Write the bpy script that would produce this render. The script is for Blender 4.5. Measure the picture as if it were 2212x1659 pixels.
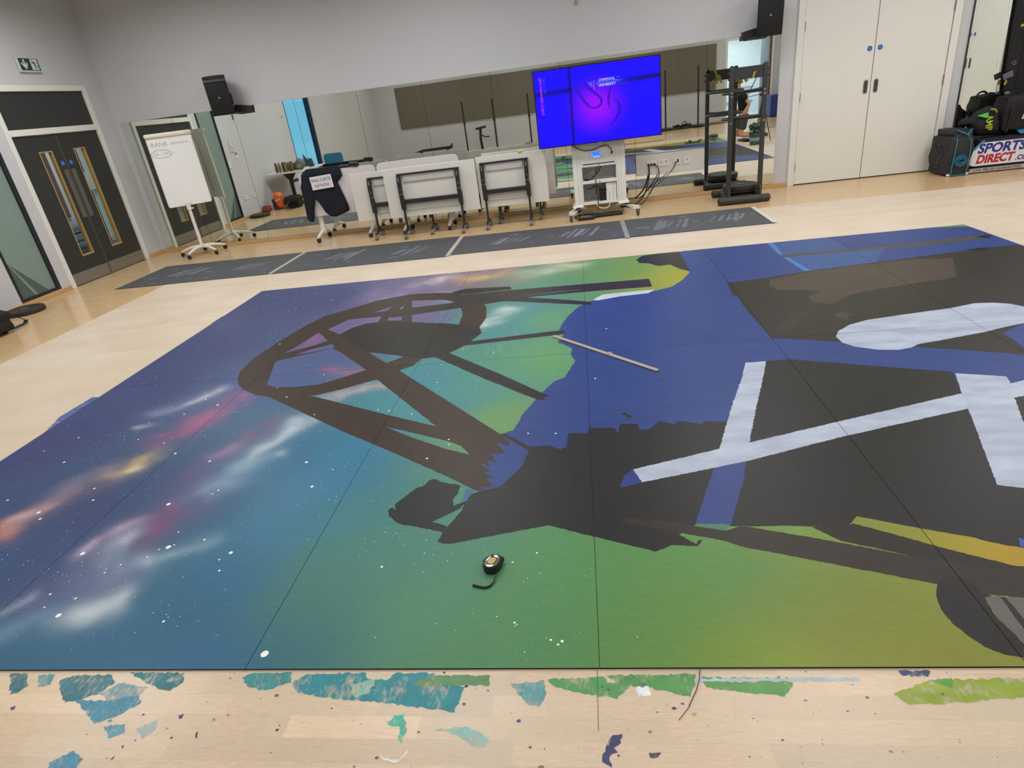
import bpy, bmesh, math, random, json
import numpy as np
from mathutils import Vector, Matrix, Euler
from mathutils.geometry import delaunay_2d_cdt

for _o in list(bpy.data.objects):
    bpy.data.objects.remove(_o)
SC = bpy.context.scene
COL = SC.collection
PI = math.pi
RNG = random.Random(11)

# ---------------------------------------------------------------- camera, world, lights, exposure
EYE = 1.65
YAW, PITCH, ROLL = -0.152060502, 0.440231401, 0.133377013
FOCAL_PX = 1310.677
fwd = Vector((math.sin(YAW) * math.cos(PITCH), math.cos(YAW) * math.cos(PITCH), -math.sin(PITCH)))
rgt0 = Vector((math.cos(YAW), -math.sin(YAW), 0))
dwn0 = fwd.cross(rgt0)
rgt = math.cos(ROLL) * rgt0 + math.sin(ROLL) * dwn0
dwn = -math.sin(ROLL) * rgt0 + math.cos(ROLL) * dwn0
cam_d = bpy.data.cameras.new('camera')
cam = bpy.data.objects.new('camera', cam_d)
COL.objects.link(cam)
mx = Matrix.Identity(4)
for i in range(3):
    mx[i][0], mx[i][1], mx[i][2] = rgt[i], -dwn[i], -fwd[i]
mx[2][3] = EYE
cam.matrix_world = mx
cam_d.sensor_fit = 'HORIZONTAL'
cam_d.sensor_width = 36.0
cam_d.lens = 36.0 * FOCAL_PX / 2212.0
cam_d.clip_start = 0.05
cam_d.clip_end = 200
SC.camera = cam

SC.view_settings.view_transform = 'Standard'
SC.view_settings.look = 'None'
SC.view_settings.gamma = 1.0
SC.view_settings.exposure = 0.0
SC.view_settings.use_curve_mapping = False

def lin(c):
    return tuple((v / 255.0 / 12.92) if v <= 10.31 else ((v / 255.0 + 0.055) / 1.055) ** 2.4 for v in c[:3])

world = bpy.data.worlds.new('sky')
SC.world = world
world.use_nodes = True
_wn = world.node_tree
_bg = _wn.nodes['Background']
_bg.inputs['Color'].default_value = (0.42, 0.80, 0.98, 1)
_bg.inputs['Strength'].default_value = 1.1

CEIL_Z = 3.7
def area(name, loc, sx, sy, power, col=(1.0, 0.995, 0.98), spread=PI * 0.94, rot=(0, 0, 0)):
    d = bpy.data.lights.new(name, 'AREA')
    d.shape = 'RECTANGLE'
    d.size, d.size_y = sx, sy
    d.energy = power
    d.color = col
    d.spread = spread
    o = bpy.data.objects.new(name, d)
    o.location = loc
    o.rotation_euler = rot
    COL.objects.link(o)
    return o
LAMP_W = {-2.2: 24, 0.9: 27, 4.0: 39, 7.1: 54}
for lx in (-5.2, -1.75, 1.75, 5.2):
    for ly in (-2.2, 0.9, 4.0, 7.1):
        area('ceiling_lamp', (lx, ly, CEIL_Z - 0.07), 1.5, 0.9, LAMP_W[ly])
area('corridor_fill', (-8.2, 9.6, 2.95), 0.9, 3.0, 60)  # unseen fill, added so the corridor behind the door panes is lit
area('lobby_fill', (5.6, -5.6, 2.9), 1.6, 1.6, 75, (0.86, 0.95, 1.0))  # added above the door head, out of view, to brighten the lobby wall

# ---------------------------------------------------------------- materials
MATS = {}
def M(name, col, rough=0.5, metal=0.0, var=0.06, scale=6.0, bump=0.0, bscale=60.0, spec=0.5, trans=0.0, stretch=(1, 1, 1), emit=None, estr=0.0):
    if name in MATS:
        return MATS[name]
    m = bpy.data.materials.new(name)
    m.use_nodes = True
    nt = m.node_tree
    p = nt.nodes['Principled BSDF']
    L = lin(col)
    tc = nt.nodes.new('ShaderNodeTexCoord')
    mp = nt.nodes.new('ShaderNodeMapping')
    mp.inputs['Scale'].default_value = stretch
    nt.links.new(tc.outputs['Object'], mp.inputs['Vector'])
    nz = nt.nodes.new('ShaderNodeTexNoise')
    nz.inputs['Scale'].default_value = scale
    nz.inputs['Detail'].default_value = 4
    nt.links.new(mp.outputs[0], nz.inputs['Vector'])
    mixn = nt.nodes.new('ShaderNodeMix')
    mixn.data_type = 'RGBA'
    mixn.inputs[6].default_value = (*[max(0, c * (1 - var)) for c in L], 1)
    mixn.inputs[7].default_value = (*[min(1, c * (1 + var)) for c in L], 1)
    nt.links.new(nz.outputs['Fac'], mixn.inputs[0])
    nt.links.new(mixn.outputs[2], p.inputs['Base Color'])
    p.inputs['Roughness'].default_value = rough
    p.inputs['Metallic'].default_value = metal
    p.inputs['Specular IOR Level'].default_value = spec
    p.inputs['Transmission Weight'].default_value = trans
    if emit is not None:
        p.inputs['Emission Color'].default_value = (*lin(emit), 1)
        p.inputs['Emission Strength'].default_value = estr
    if bump > 0:
        n2 = nt.nodes.new('ShaderNodeTexNoise')
        n2.inputs['Scale'].default_value = bscale
        n2.inputs['Detail'].default_value = 3
        nt.links.new(mp.outputs[0], n2.inputs['Vector'])
        b = nt.nodes.new('ShaderNodeBump')
        b.inputs['Strength'].default_value = bump
        b.inputs['Distance'].default_value = 0.01
        nt.links.new(n2.outputs['Fac'], b.inputs['Height'])
        nt.links.new(b.outputs[0], p.inputs['Normal'])
    MATS[name] = m
    return m

def MV(name, rough=0.5, spec=0.4, brush=0.10, bscale=30, stretch=(1, 1, 1), alpha=False, bump=0.05, emission=0.0, detail=5):
    """colour from the mesh's own 'Col' attribute, broken up by a noise"""
    if name in MATS:
        return MATS[name]
    m = bpy.data.materials.new(name)
    m.use_nodes = True
    nt = m.node_tree
    p = nt.nodes['Principled BSDF']
    at = nt.nodes.new('ShaderNodeAttribute')
    at.attribute_name = 'Col'
    tc = nt.nodes.new('ShaderNodeTexCoord')
    mp = nt.nodes.new('ShaderNodeMapping')
    mp.inputs['Scale'].default_value = stretch
    nt.links.new(tc.outputs['Object'], mp.inputs['Vector'])
    nz = nt.nodes.new('ShaderNodeTexNoise')
    nz.inputs['Scale'].default_value = bscale
    nz.inputs['Detail'].default_value = detail
    nt.links.new(mp.outputs[0], nz.inputs['Vector'])
    mr = nt.nodes.new('ShaderNodeMapRange')
    mr.inputs[1].default_value, mr.inputs[2].default_value = 0.25, 0.75
    mr.inputs[3].default_value, mr.inputs[4].default_value = 1 - brush, 1 + brush
    nt.links.new(nz.outputs['Fac'], mr.inputs[0])
    vm = nt.nodes.new('ShaderNodeVectorMath')
    vm.operation = 'SCALE'
    nt.links.new(at.outputs['Color'], vm.inputs[0])
    nt.links.new(mr.outputs[0], vm.inputs['Scale'])
    nt.links.new(vm.outputs[0], p.inputs['Base Color'])
    p.inputs['Roughness'].default_value = rough
    p.inputs['Specular IOR Level'].default_value = spec
    if bump > 0:
        b = nt.nodes.new('ShaderNodeBump')
        b.inputs['Strength'].default_value = bump
        b.inputs['Distance'].default_value = 0.01
        nt.links.new(nz.outputs['Fac'], b.inputs['Height'])
        nt.links.new(b.outputs[0], p.inputs['Normal'])
    if emission > 0:
        p.inputs['Base Color'].default_value = (0.01, 0.01, 0.01, 1)
        for l in list(p.inputs['Base Color'].links):
            nt.links.remove(l)
        nt.links.new(at.outputs['Color'], p.inputs['Emission Color'])
        p.inputs['Emission Strength'].default_value = emission
    if alpha:
        tr = nt.nodes.new('ShaderNodeBsdfTransparent')
        mix = nt.nodes.new('ShaderNodeMixShader')
        nt.links.new(at.outputs['Alpha'], mix.inputs[0])
        nt.links.new(tr.outputs[0], mix.inputs[1])
        nt.links.new(p.outputs[0], mix.inputs[2])
        nt.links.new(mix.outputs[0], nt.nodes['Material Output'].inputs[0])
    MATS[name] = m
    return m

def glass_mat(name, col, rough=0.0, fac=0.25, body=None):
    """thin pane: mostly lets light through, some reflection; body adds a frosted diffuse layer"""
    m = bpy.data.materials.new(name)
    m.use_nodes = True
    nt = m.node_tree
    for n in list(nt.nodes):
        if n.type != 'OUTPUT_MATERIAL':
            nt.nodes.remove(n)
    out = [n for n in nt.nodes if n.type == 'OUTPUT_MATERIAL'][0]
    tr = nt.nodes.new('ShaderNodeBsdfTransparent')
    tr.inputs[0].default_value = (*lin(col), 1)
    gl = nt.nodes.new('ShaderNodeBsdfGlossy')
    gl.inputs['Roughness'].default_value = rough
    gl.inputs['Color'].default_value = (0.9, 0.95, 0.95, 1)
    fr = nt.nodes.new('ShaderNodeLayerWeight')
    fr.inputs[0].default_value = 0.5
    pw = nt.nodes.new('ShaderNodeMath')
    pw.operation = 'POWER'
    pw.inputs[1].default_value = 5.0
    nt.links.new(fr.outputs['Facing'], pw.inputs[0])
    ad = nt.nodes.new('ShaderNodeMath')
    ad.operation = 'MULTIPLY_ADD'
    ad.inputs[1].default_value, ad.inputs[2].default_value = 0.9, 0.04
    nt.links.new(pw.outputs[0], ad.inputs[0])
    mix = nt.nodes.new('ShaderNodeMixShader')
    nt.links.new(ad.outputs[0], mix.inputs[0])
    last = tr
    if body:
        nz = nt.nodes.new('ShaderNodeTexNoise')
        nz.inputs['Scale'].default_value = 3
        cr = nt.nodes.new('ShaderNodeMix')
        cr.data_type = 'RGBA'
        b = lin(body)
        cr.inputs[6].default_value = (*[v * 0.94 for v in b], 1)
        cr.inputs[7].default_value = (*[v * 1.06 for v in b], 1)
        nt.links.new(nz.outputs['Fac'], cr.inputs[0])
        df = nt.nodes.new('ShaderNodeBsdfDiffuse')
        nt.links.new(cr.outputs[2], df.inputs[0])
        m2 = nt.nodes.new('ShaderNodeMixShader')
        m2.inputs[0].default_value = 1 - fac
        nt.links.new(tr.outputs[0], m2.inputs[1])
        nt.links.new(df.outputs[0], m2.inputs[2])
        last = m2
    nt.links.new(last.outputs[0], mix.inputs[1])
    nt.links.new(gl.outputs[0], mix.inputs[2])
    nt.links.new(mix.outputs[0], out.inputs[0])
    MATS[name] = m
    return m

# ---------------------------------------------------------------- mesh builder
class MB:
    def __init__(s):
        s.bm = bmesh.new()
    def _merge(s, b2):
        me = bpy.data.meshes.new('tmp')
        b2.to_mesh(me)
        b2.free()
        s.bm.from_mesh(me)
        bpy.data.meshes.remove(me)
        return s
    def box(s, c, d, rot=None, bev=0.0, seg=1):
        b = bmesh.new()
        bmesh.ops.create_cube(b, size=1)
        bmesh.ops.scale(b, vec=d, verts=b.verts)
        if bev > 0:
            bmesh.ops.bevel(b, geom=b.edges[:], offset=min(bev, min(d) * 0.45), segments=seg, profile=0.5, affect='EDGES')
        if rot is not None:
            R = rot.to_matrix() if isinstance(rot, Euler) else (Euler(rot).to_matrix() if not isinstance(rot, Matrix) else rot)
            bmesh.ops.rotate(b, matrix=R, verts=b.verts)
        bmesh.ops.translate(b, vec=c, verts=b.verts)
        return s._merge(b)
    def bx(s, x0, x1, y0, y1, z0, z1, bev=0.0, seg=1):
        return s.box(((x0 + x1) / 2, (y0 + y1) / 2, (z0 + z1) / 2), (abs(x1 - x0), abs(y1 - y0), abs(z1 - z0)), None, bev, seg)
    def tube(s, pts, r, n=8, cap=True):
        pts = [Vector(p) for p in pts]
        rs = r if isinstance(r, (list, tuple)) else [r] * len(pts)
        rings = []
        up = None
        for i, p in enumerate(pts):
            if i == 0: t = pts[1] - p
            elif i == len(pts) - 1: t = p - pts[i - 1]
            else: t = (pts[i + 1] - p).normalized() + (p - pts[i - 1]).normalized()
            if t.length < 1e-9: t = Vector((0, 0, 1))
            t.normalize()
            if up is None:
                up = Vector((0, 0, 1)) if abs(t.z) < 0.9 else Vector((1, 0, 0))
            a = up - t * up.dot(t)
            if a.length < 1e-6:
                a = t.orthogonal()
            a.normalize()
            up = a
            b = t.cross(a)
            rings.append([s.bm.verts.new(p + (a * math.cos(2 * PI * k / n) + b * math.sin(2 * PI * k / n)) * rs[i]) for k in range(n)])
        for i in range(len(rings) - 1):
            for k in range(n):
                s.bm.faces.new((rings[i][k], rings[i][(k + 1) % n], rings[i + 1][(k + 1) % n], rings[i + 1][k]))
        if cap:
            s.bm.faces.new(rings[0][::-1])
            s.bm.faces.new(rings[-1])
        return s
    def lathe(s, prof, c=(0, 0, 0), n=24, axis='z'):
        c = Vector(c)
        rings = []
        for r, z in prof:
            ring = []
            for k in range(n):
                a = 2 * PI * k / n
                u, v = r * math.cos(a), r * math.sin(a)
                p = {'z': (u, v, z), 'x': (z, u, v), 'y': (u, z, v)}[axis]
                ring.append(s.bm.verts.new(c + Vector(p)))
            rings.append(ring)
        for i in range(len(rings) - 1):
            for k in range(n):
                s.bm.faces.new((rings[i][k], rings[i][(k + 1) % n], rings[i + 1][(k + 1) % n], rings[i + 1][k]))
        if prof[0][0] > 1e-6: s.bm.faces.new(rings[0][::-1])
        if prof[-1][0] > 1e-6: s.bm.faces.new(rings[-1])
        return s
    def torus(s, c, R, r, axis='z', n=24, m=8, arc=(0, 2 * PI), sx=1, sy=1):
        pts = []
        full = abs(arc[1] - arc[0] - 2 * PI) < 1e-6
        for k in range(n + (0 if full else 1)):
            a = arc[0] + (arc[1] - arc[0]) * k / n
            u, v = R * math.cos(a) * sx, R * math.sin(a) * sy
            p = {'z': (u, v, 0), 'x': (0, u, v), 'y': (u, 0, v)}[axis]
            pts.append(Vector(c) + Vector(p))
        if full:
            pts.append(pts[0])
        return s.tube(pts, r, m, not full)
    def prism(s, poly, d0, d1, plane='xz'):
        """poly in a plane, extruded along the third axis from d0 to d1"""
        def P(u, v, d):
            return {'xz': (u, d, v), 'xy': (u, v, d), 'yz': (d, u, v)}[plane]
        a = [s.bm.verts.new(P(u, v, d0)) for u, v in poly]
        b = [s.bm.verts.new(P(u, v, d1)) for u, v in poly]
        n = len(poly)
        s.bm.faces.new(a)
        s.bm.faces.new(b[::-1])
        for k in range(n):
            s.bm.faces.new((a[k], b[k], b[(k + 1) % n], a[(k + 1) % n]))
        return s
    def sheet(s, pts):
        s.bm.faces.new([s.bm.verts.new(p) for p in pts])
        return s
    def ball(s, c, d, sub=2):
        b = bmesh.new()
        bmesh.ops.create_icosphere(b, subdivisions=sub, radius=0.5)
        bmesh.ops.scale(b, vec=d, verts=b.verts)
        bmesh.ops.translate(b, vec=c, verts=b.verts)
        return s._merge(b)
    def xf(s, mat):
        bmesh.ops.transform(s.bm, matrix=mat, verts=s.bm.verts)
        return s

def wloc(o):
    v = Vector((0, 0, 0))
    m = o
    while m is not None:
        v = v + m.location
        m = m.parent
    return v

def link(name, me, mat, parent=None, kind=None):
    o = bpy.data.objects.new(name, me)
    COL.objects.link(o)
    if mat is not None and len(me.materials) == 0:
        me.materials.append(mat)
    if parent is not None:
        w = wloc(parent)
        me.transform(Matrix.Translation(-w))
        o.parent = parent
    if kind:
        o['kind'] = kind
    return o

def obj(name, mb, mat, parent=None, smooth=False, kind=None):
    bmesh.ops.recalc_face_normals(mb.bm, faces=mb.bm.faces)
    me = bpy.data.meshes.new(name)
    mb.bm.to_mesh(me)
    mb.bm.free()
    if smooth:
        me.polygons.foreach_set('use_smooth', [True] * len(me.polygons))
        me.set_sharp_from_angle(angle=math.radians(40))
    return link(name, me, mat, parent, kind)

def tag(o, label, cat, group=None):
    o['label'] = label
    o['category'] = cat
    if group:
        o['group'] = group
    return o

def thing(name, label, cat, loc, group=None):
    o = bpy.data.objects.new(name, None)
    o.empty_display_size = 0.1
    o.location = loc
    COL.objects.link(o)
    return tag(o, label, cat, group)

def struct(name, loc=(0, 0, 0)):
    o = bpy.data.objects.new(name, None)
    o.location = loc
    COL.objects.link(o)
    o['kind'] = 'structure'
    return o

def kids(o):
    return [c for c in COL.objects if c.parent == o]

def dup(root, loc, rotz=0.0, label=None):
    r = root.copy()
    COL.objects.link(r)
    r.location = loc
    r.rotation_euler = (0, 0, rotz)
    if label:
        r['label'] = label
    for ch in kids(root):
        c = ch.copy()
        COL.objects.link(c)
        c.parent = r
        for g in kids(ch):
            d = g.copy()
            COL.objects.link(d)
            d.parent = c
    return r

def text(s, size, mat, mw, parent=None, name='lettering', bold=0.0, depth=0.0004, align='CENTER', sx=1.0):
    cu = bpy.data.curves.new('t', 'FONT')
    cu.body = s
    cu.size = size
    cu.align_x = align
    cu.align_y = 'CENTER'
    cu.offset = bold
    cu.extrude = depth
    cu.resolution_u = 3
    o = bpy.data.objects.new('t', cu)
    me = bpy.data.meshes.new_from_object(o)
    bpy.data.objects.remove(o)
    bpy.data.curves.remove(cu)
    me.materials.clear()
    me.transform(mw @ Matrix.Diagonal((sx, 1, 1, 1)))
    return link(name, me, mat, parent)

def frame_mat(origin, xdir, ydir):
    x = Vector(xdir).normalized()
    y = Vector(ydir)
    y = (y - x * y.dot(x)).normalized()
    z = x.cross(y)
    m = Matrix.Identity(4)
    for i in range(3):
        m[i][0], m[i][1], m[i][2], m[i][3] = x[i], y[i], z[i], origin[i]
    return m
FRONT = lambda p, a=0.0: frame_mat(p, (math.cos(a), 0, math.sin(a)), (-math.sin(a), 0, math.cos(a)))   # faces -y
LEFTW = lambda p: frame_mat(p, (0, 1, 0), (0, 0, 1))                                                # faces +x

def inpoly(px, py, poly):
    P = np.asarray(poly, float)
    r = np.zeros(len(px), bool)
    lo, hi = P.min(0), P.max(0)
    idx = np.nonzero((px >= lo[0]) & (px <= hi[0]) & (py >= lo[1]) & (py <= hi[1]))[0]
    if len(idx) == 0:
        return r
    A, B = P, np.roll(P, 1, axis=0)
    dy = B[:, 1] - A[:, 1]
    sl = np.where(dy != 0, (B[:, 0] - A[:, 0]) / np.where(dy == 0, 1, dy), 0)
    for k in range(0, len(idx), 4000):
        q = idx[k:k + 4000]
        x, y = px[q][:, None], py[q][:, None]
        c = (A[:, 1][None] > y) != (B[:, 1][None] > y)
        xx = sl[None] * (y - A[:, 1][None]) + A[:, 0][None]
        r[q] = ((c & (x < xx)).sum(1) % 2) == 1
    return r

def clip_poly(poly, x0, y0, x1, y1):
    def cl(p, inside, inter):
        out = []
        for i in range(len(p)):
            a, b = p[i - 1], p[i]
            ia, ib = inside(a), inside(b)
            if ib:
                if not ia: out.append(inter(a, b))
                out.append(b)
            elif ia:
                out.append(inter(a, b))
        return out
    ix = lambda v: (lambda a, b: (v, a[1] + (b[1] - a[1]) * (v - a[0]) / (b[0] - a[0])))
    iy = lambda v: (lambda a, b: (a[0] + (b[0] - a[0]) * (v - a[1]) / (b[1] - a[1]), v))
    for ins, it in ((lambda q: q[0] >= x0, ix(x0)), (lambda q: q[0] <= x1, ix(x1)), (lambda q: q[1] >= y0, iy(y0)), (lambda q: q[1] <= y1, iy(y1))):
        if len(poly) < 3:
            return []
        poly = cl(poly, ins, it)
    return poly

def rough_poly(poly, amp, step, rng):
    """ragged brush edge: edges cut up and pushed about by AMP metres"""
    out = []
    n = len(poly)
    for i in range(n):
        a, b = poly[i], poly[(i + 1) % n]
        dx, dy = b[0] - a[0], b[1] - a[1]
        L = math.hypot(dx, dy)
        if L < 1e-6:
            continue
        k = max(1, min(40, int(L / step)))
        for q in range(k):
            t = q / k
            o = rng.uniform(-amp, amp) if q else 0
            out.append((a[0] + dx * t - dy / L * o, a[1] + dy * t + dx / L * o))
    return out

def cdt_mesh(name, rect, polys, step, extra=()):
    """triangulate RECT on a grid of STEP so that every edge of POLYS is an edge of the mesh; returns points and triangles"""
    x0, y0, x1, y1 = rect
    nx, ny = max(1, round((x1 - x0) / step)), max(1, round((y1 - y0) / step))
    pts = [Vector((x0 + (x1 - x0) * i / nx, y0 + (y1 - y0) * j / ny)) for j in range(ny + 1) for i in range(nx + 1)]
    pts += [Vector(e) for e in extra]
    edges = []
    for p in polys:
        c = clip_poly(p, x0, y0, x1, y1)
        if len(c) < 3:
            continue
        k = len(pts)
        pts += [Vector(q) for q in c]
        edges += [(k + i, k + (i + 1) % len(c)) for i in range(len(c))]
    v, e, f = delaunay_2d_cdt(pts, edges, [], 0, 1e-5, False)[:3]
    V = np.array([(a.x, a.y) for a in v])
    F = np.array([t for t in f if len(t) == 3], dtype=np.int64)
    return V, F

def mesh_np(name, V3, F, colors=None):
    me = bpy.data.meshes.new(name)
    n, k = len(V3), F.shape[1]
    me.vertices.add(n)
    me.vertices.foreach_set('co', np.asarray(V3, np.float32).ravel())
    me.loops.add(F.size)
    me.loops.foreach_set('vertex_index', F.astype(np.int32).ravel())
    me.polygons.add(len(F))
    me.polygons.foreach_set('loop_start', np.arange(0, F.size, k, dtype=np.int32))
    me.polygons.foreach_set('loop_total', np.full(len(F), k, np.int32))
    me.update(calc_edges=True)
    me.polygons.foreach_set('use_smooth', [False] * len(F))
    if colors is not None:
        a = me.color_attributes.new('Col', 'FLOAT_COLOR', 'CORNER')
        a.data.foreach_set('color', np.asarray(colors, np.float32).ravel())
    return me

def vnoise(x, y, seed=0):
    """smooth value noise in about 0..1"""
    def hsh(i, j):
        h = np.sin(i * 127.1 + j * 311.7 + seed * 74.7) * 43758.5453
        return h - np.floor(h)
    xi, yi = np.floor(x), np.floor(y)
    fx, fy = x - xi, y - yi
    fx, fy = fx * fx * (3 - 2 * fx), fy * fy * (3 - 2 * fy)
    return (hsh(xi, yi) * (1 - fx) + hsh(xi + 1, yi) * fx) * (1 - fy) + (hsh(xi, yi + 1) * (1 - fx) + hsh(xi + 1, yi + 1) * fx) * fy

def puff(poly, y, thick, step=0.03, edge=0.08, wob=0.01, seed=1, back=0.3):
    """a stuffed outline in the xz plane: rounded towards its edge, front at smaller y"""
    xs, zs = [p[0] for p in poly], [p[1] for p in poly]
    rect = (min(xs), min(zs), max(xs), max(zs))
    V, F = cdt_mesh('p', rect, [poly], step)
    c = V[F].mean(axis=1)
    F = F[inpoly(c[:, 0], c[:, 1], poly)]
    used = np.unique(F)
    remap = -np.ones(len(V), int)
    remap[used] = np.arange(len(used))
    V, F = V[used], remap[F]
    d = np.full(len(V), 9.0)
    P = np.array(poly)
    for i in range(len(P)):
        a, b = P[i], P[(i + 1) % len(P)]
        ab = b - a
        t = np.clip(((V - a) @ ab) / (ab @ ab + 1e-12), 0, 1)
        d = np.minimum(d, np.hypot(*(V - a - t[:, None] * ab).T))
    pr = np.sqrt(np.clip(1 - (1 - np.clip(d / edge, 0, 1)) ** 2, 0, 1))
    nz = (vnoise(V[:, 0] * 9, V[:, 1] * 7, seed) - 0.5) * 2 * wob + (vnoise(V[:, 0] * 25, V[:, 1] * 12, seed + 3) - 0.5) * wob
    front = y - (1 - back) * thick * pr - nz * pr
    rear = y + back * thick * pr
    n = len(V)
    V3 = np.vstack([np.column_stack([V[:, 0], front, V[:, 1]]), np.column_stack([V[:, 0], rear, V[:, 1]])])
    cnt = {}
    for t in F:
        for k in range(3):
            e = (t[k], t[(k + 1) % 3])
            cnt[e] = 1
    rim = [e for e in cnt if (e[1], e[0]) not in cnt]
    faces = np.vstack([F, F[:, ::-1] + n] + [np.array([[a, a + n, b], [b, a + n, b + n]]) for a, b in rim])
    me = mesh_np('puff', V3, faces)
    bm = bmesh.new()
    bm.from_mesh(me)
    bmesh.ops.remove_doubles(bm, verts=bm.verts, dist=0.0008)
    bpy.data.meshes.remove(me)
    r = MB()
    r.bm.free()
    r.bm = bm
    return r

def soft_box(c, d, bulge=0.25, wob=0.012, sub=5, seed=2, rz=0.0):
    b = bmesh.new()
    bmesh.ops.create_cube(b, size=1)
    bmesh.ops.subdivide_edges(b, edges=b.edges[:], cuts=sub, use_grid_fill=True)
    for v in b.verts:
        p = v.co * 2
        q = Vector((p.x * math.sqrt(1 - p.y ** 2 / 2 - p.z ** 2 / 2 + p.y ** 2 * p.z ** 2 / 3), p.y * math.sqrt(1 - p.x ** 2 / 2 - p.z ** 2 / 2 + p.x ** 2 * p.z ** 2 / 3), p.z * math.sqrt(1 - p.x ** 2 / 2 - p.y ** 2 / 2 + p.x ** 2 * p.y ** 2 / 3)))
        v.co = (p.lerp(q, bulge)) / 2
        h = math.sin(v.co.x * 17 + seed) * math.cos(v.co.z * 13 + seed * 2) + math.sin(v.co.y * 21 + v.co.z * 9 + seed)
        v.co = Vector((v.co.x * d[0], v.co.y * d[1], v.co.z * d[2])) + v.co.normalized() * h * wob
    bmesh.ops.rotate(b, matrix=Matrix.Rotation(rz, 3, 'Z'), verts=b.verts)
    bmesh.ops.translate(b, vec=c, verts=b.verts)
    zmin = min(v.co.z for v in b.verts)
    want = c[2] - d[2] / 2
    bmesh.ops.translate(b, vec=(0, 0, want - zmin), verts=b.verts)
    r = MB()
    r.bm.free()
    r.bm = b
    return r

# ================================================================ the room
WX, WY0, WY1 = 7.0, -3.9, 9.47
wall_m = M('wall_paint', (199, 200, 204), 0.75, var=0.015, scale=2, bump=0.02, bscale=220)
white_m = M('white_gloss_paint', (229, 228, 222), 0.35, var=0.015, scale=3)
ceil_m = M('ceiling_paint', (225, 225, 222), 0.9, var=0.02)
charcoal_m = M('charcoal_laminate', (46, 48, 47), 0.45, var=0.05, scale=30)
steel_m = M('brushed_steel', (150, 148, 142), 0.38, 0.7, var=0.06, scale=60, stretch=(1, 1, 12))
oak_m = M('oak_trim', (196, 160, 112), 0.5, var=0.14, scale=14, stretch=(1, 1, 8))
black_m = M('black_plastic', (26, 26, 28), 0.45, var=0.1)
dark_m = M('dark_metal', (44, 43, 46), 0.42, 0.2, var=0.1)
alu_m = M('aluminium', (176, 178, 178), 0.35, 0.8, var=0.05)
blue_m = M('blue_sign_plastic', (38, 92, 176), 0.4, var=0.05)
switch_m = M('switch_plastic', (228, 226, 218), 0.35, var=0.02)
winframe_m = M('window_frame_dark', (34, 34, 44), 0.4, var=0.08)

def wall_grid(axis, c0, c1, u0, u1, z0, z1, holes):
    us = sorted({u0, u1, *[h[0] for h in holes], *[h[1] for h in holes]})
    zs = sorted({z0, z1, *[h[2] for h in holes], *[h[3] for h in holes]})
    b = MB()
    for i in range(len(us) - 1):
        k = 0
        while k < len(zs) - 1:
            uc = (us[i] + us[i + 1]) / 2
            free = lambda q: not any(h[0] < uc < h[1] and h[2] < (zs[q] + zs[q + 1]) / 2 < h[3] for h in holes)
            if free(k):
                e = k
                while e + 1 < len(zs) - 1 and free(e + 1):
                    e += 1
                if axis == 'y': b.bx(us[i], us[i + 1], c0, c1, zs[k], zs[e + 1])
                else: b.bx(c0, c1, us[i], us[i + 1], zs[k], zs[e + 1])
                k = e + 1
            else:
                k += 1
    return b

DL0, DL1, DLH = 7.43, 9.10, 2.52          # double doors in the left wall
CL0, CL1, CLH = 2.91, 4.89, 2.75          # store cupboard in the mirror wall
DR0, DR1, DRH = 4.86, 6.84, 2.75          # its twin in the right wall
OP0, OP1, OPH = 4.84, 6.34, 2.44          # open doorway behind the camera
W1 = (6.63, 7.27, 0.06, 2.52)             # frosted sidelight
W2 = (1.8, 3.42, 0.10, 2.95)              # tall window
obj('wall_left', wall_grid('x', -WX - 0.16, -WX, WY0 - 0.16, WY1 + 0.16, 0, CEIL_Z, [(DL0, DL1, 0, DLH), W1, W2]), wall_m, kind='structure')
obj('wall_right', wall_grid('x', WX, WX + 0.16, WY0 - 0.16, WY1 + 0.16, 0, CEIL_Z, [(DR0, DR1, 0, DRH)]), wall_m, kind='structure')
obj('wall_back', wall_grid('y', WY1, WY1 + 0.16, -WX, WX, 0, CEIL_Z, [(CL0, CL1, 0, CLH)]), wall_m, kind='structure')
obj('wall_front', wall_grid('y', WY0 - 0.16, WY0, -WX, WX, 0, CEIL_Z, [(OP0, OP1, 0, OPH)]), wall_m, kind='structure')
obj('ceiling', MB().bx(-WX, WX, WY0, WY1, CEIL_Z, CEIL_Z + 0.1), ceil_m, kind='structure')

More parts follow.
